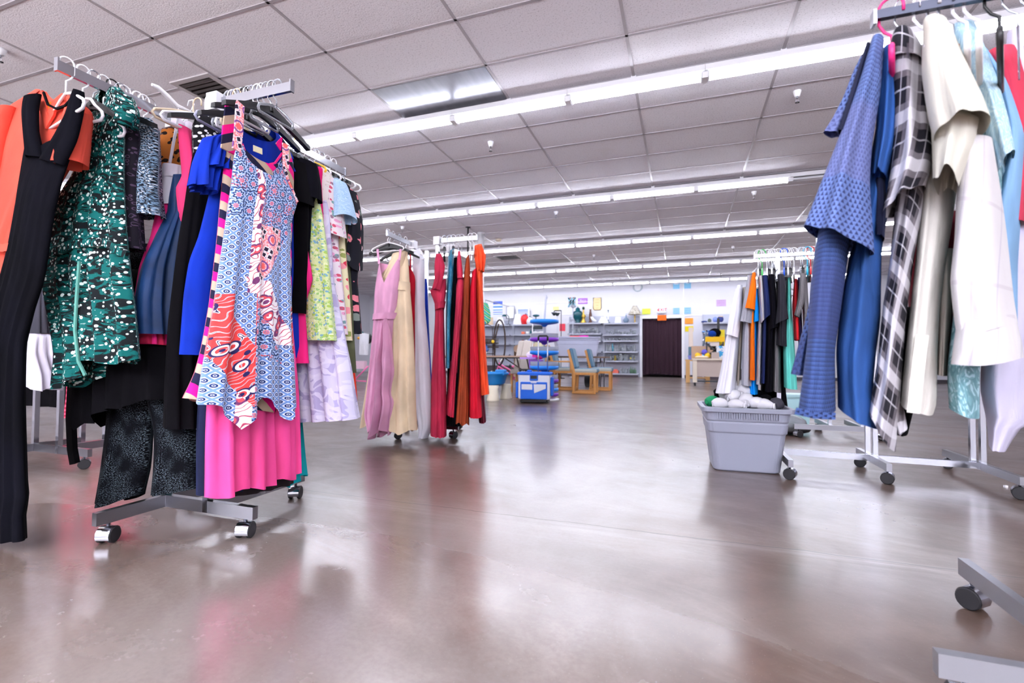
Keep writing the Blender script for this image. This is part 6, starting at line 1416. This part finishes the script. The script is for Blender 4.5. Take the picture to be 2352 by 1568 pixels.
simple('folder', 'coral red folder lying across the rim of the big grey tote', 'folder', MB().cbox((0, 0, .012), (.24, .2, .022)), mat('coral_folder', (255, 92, 96), .6), (gx.x+.0, 11.4, 1.197))
simple('folder', 'hot pink folder on the tote rim, right of the coral one', 'folder', MB().cbox((0, 0, .015), (.20, .2, .03)), mat('pink_folder', (255, 40, 190), .6), (gx.x+.2, 11.4, 1.197), rz=.2)
p = fl(1355, 890); o = thing('waste_bin', 'black round bin on its side in the shadow under the chairs', 'bin', (p.x-.05, p.y+.5, 0)); MB().cyl((-.15, 0, .16), .16, .32, 20, axis='x').build('bin', BLACKP, o); MB().torus((.17, 0, .16), .13, .02, 'x', 20, 6).build('rim', mat('grey_rim', (90, 90, 96), .4), o)
p = fl(1383, 880); o = thing('plant_stand', 'thin wire stand with a maroon and pink tag right of the big tote', 'wire stand', (p.x-.1, p.y-1.0, 0))
b = MB()
for sx in (-1, 1):
    for sy in (-1, 1): b.tube([(sx*.14, sy*.1, 0), (sx*.10, sy*.08, .5), (sx*.12, sy*.09, .80)], .008, 6)
b.build('frame', M_DKMET, o); MB().cbox((-.02, -.1, .84), (.26, .03, .07)).build('band', mat('maroon_band', (100, 50, 72), .6), o); MB().cbox((-.04, -.1, .74), (.24, .012, .13)).build('tag', mat('pink_tag', (250, 222, 226), .7), o); MB().cbox((0, 0, .50), (.24, .18, .015)).build('shelf', M_DKMET, o)
# ---------------------------------------------------------------- folding table with things, left of the bag
tp = at(1150, 817, 8.7)
o = thing('folding_table', 'brown topped folding table with angled legs behind the blue water table', 'table', (tp.x-.25, 8.95, 0))
MB().box(-.95, .95, -.38, .38, .715, .742).build('tabletop', mat('tan_laminate', (176, 146, 124), .45), o); MB().box(-.93, .93, -.365, .365, .69, .715).build('apron', BLACKP, o)
for sx in (-1, 1):
    b = MB()
    for sy in (-1, 1): b.tube([(sx*.60, sy*.30, .69), (sx*.72+.04, sy*.30, .0)], .014, 8)
    b.tube([(sx*.70, -.30, .08), (sx*.70, .30, .08)], .012, 6); b.tube([(sx*.64, 0, .45), (sx*.25, 0, .69)], .010, 6); b.build('leg_frame', mat('dark_bronze', (94, 76, 70), .4, .4), o)
p = at(1182, 814, 9.0)
o = thing('chair_back', 'pale linen folded chair standing behind the brown folding table', 'chair', (p.x+.0, 9.55, 0)); M_LIN = mat('pale_linen', (206, 198, 190), .9)
MB().beam((.03, 0, .45), (.03, .12, 1.06), .26, .07).build('backrest', M_LIN, o, bevel=.03); MB().beam((-.14, -.02, .45), (-.07, .10, 1.05), .12, .09).build('side_wing', M_LIN, o, bevel=.03); MB().cbox((0, -.1, .42), (.38, .4, .09)).build('seat', M_LIN, o, bevel=.03)
for sx in (-1, 1):
    for sy in (-1, 1): MB().beam((sx*.16, -.1+sy*.16, 0), (sx*.16, -.1+sy*.16, .40), .04, .04).build('leg', M_OAK, o)
p = at(1222, 812, 12.0)
o = thing('armchair', 'tan upholstered armchair with rounded back behind the linen chair', 'armchair', (p.x-.05, 12.2, 0)); M_TANF = mat('tan_fabric', (178, 152, 130), .9)
b = MB(); vs = []
for i in range(19):
    t = PI*i/18; vs.append((.42*math.cos(t), .30*math.sin(t)-.05, .92+.06*math.sin(t)))
b.tube(vs, .10, 10); b.build('back_roll', M_TANF, o)
b = MB(); n = 18; ps = []
for i in range(n+1):
    t = PI*i/n
    for z in (.2, .95):
        for r_ in (.50, .40): ps.append((r_*math.cos(t), r_*.75*math.sin(t)-.05, z))
fs = []
for i in range(n):
    a, c_ = i*4, i*4+4; fs += [(a, c_, c_+2, a+2), (a+1, a+3, c_+3, c_+1), (a+2, c_+2, c_+3, a+3), (a, a+1, c_+1, c_)]
b.add(ps, fs, True); b.build('shell', M_TANF, o); MB().cbox((0, -.1, .40), (.72, .6, .2)).build('seat_cushion', M_TANF, o, bevel=.05); MB().cbox((0, -.1, .2), (.8, .6, .2)).build('base', M_TANF, o, bevel=.03)
for sx in (-1, 1): MB().cyl((sx*.3, -.3, 0), .03, .1, 10).build('foot', M_OAK, o)
p = at(1222, 832, 8.3); o = thing('toy_bin', 'purple plastic toy bin full of pink toys beside the cooler bag handle', 'toy bin', (p.x+.02, 8.5, .50))
MB().cbox((0, 0, .09), (.24, .22, .18), taper=.9).build('bin', mat('toy_purple', (150, 92, 200), .4), o, bevel=.01); MB().cbox((-.12, -.05, .20), (.30, .2, .03)).build('tray', mat('toy_lilac', (186, 140, 232), .4), o)
for i, (x, z, r_, c, lab) in enumerate(((-.10, .26, .06, (240, 226, 244), 'white'), (-.01, .25, .055, (226, 60, 150), 'magenta'), (.07, .23, .055, (210, 30, 120), 'deep pink'), (-.02, .30, .04, (240, 226, 120), 'yellow'))):
    simple('soft_toy', f'{lab} soft toy heaped in the purple toy bin', 'toy', MB().ball((0, 0, 0), r_, sx=1.3).ball((r_*.9, 0, r_*.6), r_*.55), mat('toy_%d_%d' % (c[0], c[2]), c, .8), (p.x+.02+x, 8.46, .50+z))
o = thing('side_table', 'small dark table carrying the purple toy bin', 'table', (p.x+.02, 8.55, 0)); MB().box(-.3, .2, -.18, .2, .475, .498).build('tabletop', BLACKP, o)
for sx in (-.27, .17):
    for sy in (-.15, .17): MB().box(sx-.015, sx+.015, sy-.015, sy+.015, 0, .475).build('leg', M_DKMET, o)
# pink child's bicycle
p = fl(1165, 893); o = thing('bicycle', 'pink child bicycle with cream tyres behind the blue water table', 'bicycle', (p.x, p.y+.1, 0), .05)
M_PK = mat('bike_pink', (244, 110, 170), .35); M_TYRE = mat('cream_tyre', (226, 232, 222), .6)
for x in (-.36, .36):
    q = MB().torus((x, 0, .20), .175, .025, 'y', 28, 8).build('wheel', M_TYRE, o); sp = MB()
    for i in range(8):
        t = PI*i/8; sp.tube([(x+.17*math.cos(t), 0, .2+.17*math.sin(t)), (x-.17*math.cos(t), 0, .2-.17*math.sin(t))], .002, 4)
    sp.build('spokes', CHROME_D, q)
b = MB(); b.tube([(-.36, 0, .20), (-.22, 0, .58)], .016, 8); b.tube([(-.26, 0, .50), (.10, 0, .28)], .022, 8); b.tube([(-.24, 0, .56), (.14, 0, .36), (.36, 0, .20)], .018, 8); b.tube([(.10, 0, .26), (.36, 0, .20)], .014, 8); b.tube([(.08, 0, .26), (.14, 0, .48)], .016, 8); b.build('frame', M_PK, o)
b = MB(); b.tube([(-.22, -.2, .66), (-.2, -.12, .66), (-.22, 0, .60), (-.2, .12, .66), (-.22, .2, .66)], .012, 8); b.build('handlebar', M_TYRE, o); MB().ball((.15, 0, .5), .09, sz=.35, sy=.7).build('saddle', M_PK, o); MB().cyl((.10, -.05, .24), .05, .02, 14, axis='y').build('chainguard', M_PK, o)
# wicker stand
p = fl(1130, 893); o = thing('wicker_stand', 'dark wicker stand with arched hoop and basket shelf beside the orange gown', 'wicker stand', (p.x-.35, 9.6, 0))
WXO = at(1125, 800, 9.6).x-(p.x-.35)
M_WK = mat('dark_wicker', lambda: mix(noise(objc(), 60, 2).gt(.5), (44, 34, 32), (86, 72, 66)), .7)
hoop = [(WXO+.22+.13*math.cos(t), 0, 1.02+.48*math.sin(t)) for t in [2*PI*i/28 for i in range(28)]]
MB().tube(hoop, .018, 8, closed=True).build('hoop', M_WK, o)
b = MB(); b.tube([(WXO+.10, 0, .0), (WXO+.12, 0, 1.1), (WXO+.20, 0, 1.42)], .018, 8); b.tube([(WXO-.3, .1, 0), (WXO-.3, .1, 1.38), (WXO-.1, .1, 1.42), (WXO+.02, .1, 1.36), (WXO+.04, .1, 0)], .010, 6); b.tube([(WXO-.3, 0, .92), (WXO+.2, 0, .92)], .012, 6); b.tube([(WXO-.3, 0, .78), (WXO+.1, 0, .78)], .010, 6); b.build('frame', M_WK, o)
bk = MB()
for i in range(13):
    x = WXO-.28+i*.034; bk.tube([(x, -.12, 1.0), (x+.01, -.14, 1.09)], .006, 5); bk.tube([(x+.017, -.12, 1.0), (x+.005, -.14, 1.09)], .006, 5)
for z in (1.0, 1.03, 1.06, 1.09): bk.tube([(WXO-.30, -.13, z), (WXO+.16, -.13, z), (WXO+.16, .1, z), (WXO-.30, .1, z)], .008, 5, closed=True)
bk.build('basket', M_WK, o); MB().box(WXO-.28, WXO+.14, -.11, .09, .985, 1.0).build('basket_floor', M_WK, o)
simple('bundle', 'blue and white cloth bundle on the lower wicker shelf', 'bundle', MB().ball((0, 0, 0), .13, sz=.6, sx=1.2).ball((.05, 0, .06), .08), cm('bluebundle', pl((110, 150, 226))), (o.location.x+WXO-.16, 9.55, .87)); 
simple('bundle', 'pale green and white cloth bundle under the blue one', 'bundle', MB().ball((0, 0, 0), .15, sz=.5, sx=1.3), cm('palebundle', pl((214, 232, 232))), (o.location.x+WXO-.1, 9.2, .80))
simple('toy_ball', 'small yellow ball at the right end of the wicker basket', 'ball', MB().ball((0, 0, 0), .035), mat('yellow_ball', (240, 200, 40), .4), (o.location.x+WXO+.13, 9.45, 1.035))
# white frame and floor lamps behind the tray tower
p = at(1236, 790, 10.5); o = thing('towel_stand', 'tall white metal frame behind the cooler bag handle', 'stand', (p.x, 10.5, 0))
b = MB()
for sx in (-1, 1): b.tube([(sx*.13, 0, 0), (sx*.13, 0, 1.47)], .014, 8)
b.tube([(-.13, 0, 1.47), (.18, 0, 1.47)], .02, 8); b.tube([(-.13, 0, 1.27), (.13, 0, 1.27)], .014, 8); b.build('frame', M_TRIM, o); MB().box(-.12, .10, -.01, .01, 1.34, 1.40).build('dark_panel', M_DKMET, o)
simple('cloth', 'cream and yellow cloth draped on the white frame', 'cloth', cloth(('y', 10.4), [(1234, 764), (1228, 790), (1225, 812)], [(1246, 770), (1250, 790), (1252, 806)], t=.04, amp=.01, folds=3, n=14, m=12).shift(-Vector((at(1236, 790, 10.4)))), cm('creamyellow', pl((232, 226, 190))), at(1236, 790, 10.4))
for u, v0, v1, lab, x in ((1289, 713, 860, 'dark floor lamp with squared arm behind the tray tower', -.2), (1280, 722, 860, 'thin silver floor lamp left of the squared arm lamp', 0), (1316, 704, 830, 'grey floor lamp with cup shade in front of the lattice picture', 0)):
    yy = 15.5 if u < 1300 else 16.6; q = at(u, v0, yy); o = thing('floor_lamp', lab, 'floor lamp', (q.x, yy, 0))
    MB().lathe([(0, 0), (.13, 0), (.12, .02), (.012, .03), (.012, q.z), (0, q.z)], n=14).build('stem', M_DKMET if x else M_SHELF, o)
    if x: MB().tube([(0, 0, q.z), (-.22, 0, q.z), (-.25, 0, q.z-.04)], .018, 8).build('arm', M_DKMET, o)
    MB().lathe([(.03, 0), (.10, .10), (.09, .10), (0, .02)], (x*1.2, 0, q.z-.05 if not x else q.z-.16), 14).build('shade', M_DKMET if u < 1300 else M_SHELF, o)
b = MB()
# ---------------------------------------------------------------- right of the doorway
p = fl(1583, 880); o = thing('wooden_stand', 'plain pine stand beside the doorway', 'stand', (p.x+.22, p.y+.6, 0)); M_PINE = mat('pine_wood', lambda: mix(noise(scl(objc(), 14, 14, 2), 2, 4), (210, 160, 96), (232, 188, 126)), .5)
for x in (-.25, .28): MB().box(x-.055, x+.055, -.22, .22, 0, .62).build('side', M_PINE, o)
MB().box(-.32, .34, -.24, .24, .62, .66).build('top', M_PINE, o); MB().box(-.2, .23, -.2, .2, .12, .15).build('shelf', M_PINE, o)
WS = o.location.copy()
o = thing('storage_tray', 'blue and white tray of small goods on the pine stand', 'tray', (WS.x+.0, WS.y, .66)); MB().cbox((0, 0, .06), (.5, .3, .12), taper=.9).build('tray', mat('tray_periwinkle', (120, 130, 206), .5), o); MB().ball((-.05, 0, .15), .09, sx=1.3).build('blue_bundle', mat('royal_toy', (30, 80, 220), .6), o); MB().ball((.1, 0, .14), .08).build('white_bundle', M_SHADE, o)
q = at(1587, 818, WS.y); o = thing('cricket_bat', 'long cream and grey bat leaning upright above the pine stand', 'bat', (q.x, WS.y+.1, .68)); MB().box(-.07, .07, -.025, .025, .0, .35).build('grip', mat('grey_blue_grip', (92, 122, 136), .6), o); MB().box(-.06, .06, -.03, .03, .35, .92).build('blade', mat('cream_blade', (228, 212, 196), .5), o, bevel=.01)
p = fl(1592, 880); o = thing('pole_cart', 'grey metal pole stand on casters left of the brown cart', 'cart', (p.x+.05, p.y, 0)); MB().box(-.04, .04, -.04, .04, .05, .82).build('pole', M_SHELF, o); MB().cbox((0, .2, .07), (.08, .6, .05)).build('foot', M_DKMET, o)
for yy in (0, .42): MB().cyl((-.02, yy, .04), .04, .04, 12, axis='x').build('wheel', RUBBER, o)
p = fl(1605, 886); o = thing('desk_cart', 'beige metal cart on casters carrying toys, near the white cardigan', 'cart', (p.x+.38, p.y+.2, 0)); M_BE = mat('beige_enamel', (226, 214, 194), .4); M_BE2 = mat('taupe_panel', (190, 174, 164), .5)
for x in (-.47, .47): MB().box(x-.05, x+.05, -.24, .24, .09, .66).build('end_panel', M_BE, o)
MB().box(-.54, .54, -.27, .27, .66, .70).build('top', M_BE, o); MB().box(-.42, .42, -.20, -.18, .24, .66).build('modesty_panel', M_BE2, o); MB().box(-.42, .42, -.1, .1, .10, .13).build('lower_rail', M_DKMET, o)
for x in (-.47, .47):
    for yy in (-.2, .2): MB().cyl((x-.02, yy, .045), .045, .04, 14, axis='x').build('caster_wheel', RUBBER, o)
DC = o.location.copy()
def dcz(u, dy=0): return at(u, 830, DC.y+dy).x
simple('cardboard_box', 'open brown cardboard box behind the toys on the beige cart', 'cardboard box', MB().box(-.29, .29, -.14, .14, 0, .32).box(.02, .16, -.143, -.14, .16, .30), mat('cardboard', (196, 166, 140), .8), (dcz(1611)+.05, DC.y+.12, .70))
o = thing('umbrella', 'thin grey stick poking out of the cardboard box', 'stick', (dcz(1603)+.1, DC.y+.12, .86)); MB().tube([(0, 0, 0), (.12, 0, .55)], .018, 8).build('stick', mat('slate', (92, 112, 130), .5), o); MB().ball((.12, 0, .56), .022).build('tip', BLACKP, o)
for u, r_, c, lab in ((1603, .075, (248, 196, 30), 'yellow toy ball at the left of the toy row on the beige cart'), (1609, .06, (246, 140, 80), 'orange toy ball next to the yellow one'), (1614, .055, (110, 190, 230), 'pale blue toy ball in the toy row on the beige cart'), (1625, .075, (246, 200, 30), 'yellow plush toy right of the purple ball')):
    simple('toy_ball', lab, 'toy ball', MB().ball((0, 0, r_), r_), mat('ball_%d_%d' % (c[1], c[2]), c, .5), (dcz(u, -.15), DC.y-.12, .70))
simple('toy_ball', 'purple toy ball on top of the toy row on the beige cart', 'toy ball', MB().ball((0, 0, .07), .07), mat('ball_purple', (100, 90, 210), .5), (dcz(1618, -.15), DC.y-.10, .795))
simple('folded_cloth', 'cream cloth folded at the front edge of the beige cart', 'cloth', MB().ball((0, 0, .03), .17, sz=.25, sy=.5), cm('creamcloth', pl((246, 224, 190))), (dcz(1612, -.2), DC.y-.2, .70))
o = thing('folding_stool', 'black and yellow folding stool standing on the beige cart', 'stool', (dcz(1643, -.1), DC.y-.02, .70))
MB().box(-.23, .23, -.03, .03, .43, .56).build('seat_band', mat('stool_yellow', (250, 196, 10), .6), o)
b = MB(); b.beam((-.20, 0, .44), (-.20, 0, 0), .03, .05); b.beam((.19, 0, .44), (.19, 0, .1), .03, .05); b.beam((-.18, 0, .06), (.18, 0, .36), .03, .05); b.beam((.18, 0, .06), (-.18, 0, .36), .03, .05); b.build('frame', BLACKP, o)
MB().box(-.12, .10, .0, .02, .22, .44).build('pocket', mat('pocket_white', (226, 214, 206), .7), o)
simple('cap', 'royal blue cap on top of the yellow stool band', 'cap', MB().ball((0, 0, .07), .10, sz=.9), cm('bluecap', pl((10, 60, 150))), (dcz(1636, 0), DC.y, 1.26)); simple('helmet', 'black rounded bag behind the royal blue cap', 'bag', MB().ball((0, 0, .11), .15, sz=.8), K['black'], (dcz(1642, .2), DC.y+.15, 1.26))
simple('ski_boot_box', 'aqua and white printed bag right of the black folding stool', 'bag', MB().cbox((0, 0, .16), (.20, .12, .32)), mat('aqua_bag', lambda: mix(noise(objc(), 9, 2).step(.45, .5), (60, 170, 226), (236, 240, 244)), .5), (dcz(1655, 0), DC.y-.1, .70)); bpy.data.objects['ski_boot_box'].name = 'printed_bag'
simple('level_tool', 'upright yellow board behind the aqua bag', 'board', MB().box(-.06, .06, -.02, .02, 0, .75), mat('yellow_board', (246, 226, 30), .5), (dcz(1659, .2), DC.y+.2, .70)); bpy.data.objects['level_tool'].name = 'yellow_board'
simple('black_post', 'black upright pole above the yellow stool, right of the cap', 'pole', MB().box(-.03, .03, -.03, .03, 0, 1.05), BLACKP, (dcz(1651, .1), DC.y+.22, .70))
simple('small_crate', 'brown ribbed crate under the black folding stool', 'crate', MB().box(-.09, .09, -.05, .05, 0, .16), M_BE2, (dcz(1643, -.2), DC.y-.18, .70))
# ---------------------------------------------------------------- slivers left of the pink gown
p = fl(838, 905); o = thing('washing_machine', 'grey white machine with round port under a towel, left of the pink gown', 'machine', (p.x, p.y+1.6, 0)); WMX, WMY = p.x, p.y+1.6
MB().box(-.35, .35, -.02, .6, .25, 1.0).build('cabinet', mat('pale_grey_machine', (206, 206, 210), .4), o); MB().lathe([(0, -.03), (.10, -.03), (.11, 0), (0, 0)], (0.05, -.02, .42), 20, axis='y').build('port', mat('dark_port', (90, 92, 98), .4), o); MB().box(-.33, .33, .0, .55, .0, .25).build('plinth', BLACKP, o)
tag(cloth(('y', WMY-.06), [(826, 764), (824, 814)], [(848, 766), (846, 815)], t=.02, amp=.008, folds=3, n=14, m=12).build('towel', K['socktop'], None, on(('y', WMY-.06), 836, 814)), 'white towel hanging over the grey machine left of the pink gown', 'towel')
q = fl(846, 880); o = thing('doll_pram', 'pink toy pram frame on the floor left of the pink gown', 'toy pram', (q.x, q.y-.3, 0)); b = MB(); b.tube([(-.25, 0, .05), (.2, 0, .45)], .018, 8); b.tube([(-.3, 0, .08), (.15, 0, .07)], .015, 8); b.build('frame', M_PK, o); MB().cyl((-.2, -.02, .05), .05, .03, 14, axis='y').build('wheel', RUBBER, o); MB().cbox((-.1, .1, .48), (.3, .12, .2)).build('cloth_seat', cm('pinkcloth', pl((236, 200, 216))), o)
p = at(833, 683, 17.9); board(822, 681, 848, 684.5, 'wall_sign', 'thin tan strip sign high on the end wall, left of the pink gown', 'sign', mat('tan_strip', (206, 180, 110), .6), y=FARY-.02)
for i, (u, lab) in enumerate(((833, 'dark green bottle on top of the grey machine'), (845, 'black bag standing on the grey machine'), (842, 'bright toy pieces on the grey machine'))):
    q = at(u, 745, WMY+.2); simple(['bottle', 'bag', 'toy'][i], lab, ['bottle', 'bag', 'toy'][i], MB().lathe([(0, 0), (.06, 0), (.06, .2), (.02, .28), (0, .28)], n=12) if i == 0 else MB().ball((0, 0, .12), .12, sz=[1, 1.1, .4][i]), [M_DKTEAL, BLACKP, mat('toy_bright', (236, 170, 60), .5)][i], (q.x, WMY+.2+(0 if i < 2 else -.15), 1.0))
# shirt with green pattern hanging at the end wall
p = at(1117, 730, 15.5); garment('shirt', 'green and blue striped shirt hanging beyond the orange gown', 'shirt', ('y', 15.5), [(1108, 694), (1106, 720), (1108, 745)], [(1120, 696), (1126, 715), (1127, 735), (1122, 742)], K['greenshirt'], t=.06, t1=.08, amp=.01, folds=2, n=16, m=14)
o = thing('wall_hook_rail', 'short wall rack arm carrying the green striped shirt', 'rail', at(1115, 690, 15.5)); MB().tube([(0, 0, .02), (0, 2.49, .02)], .015, 8).build('arm', CHROME_D, o); MB().tube([(0, 0, .02), (0, 0, -.1)], .008, 6).build('hook', CHROME_D, o)
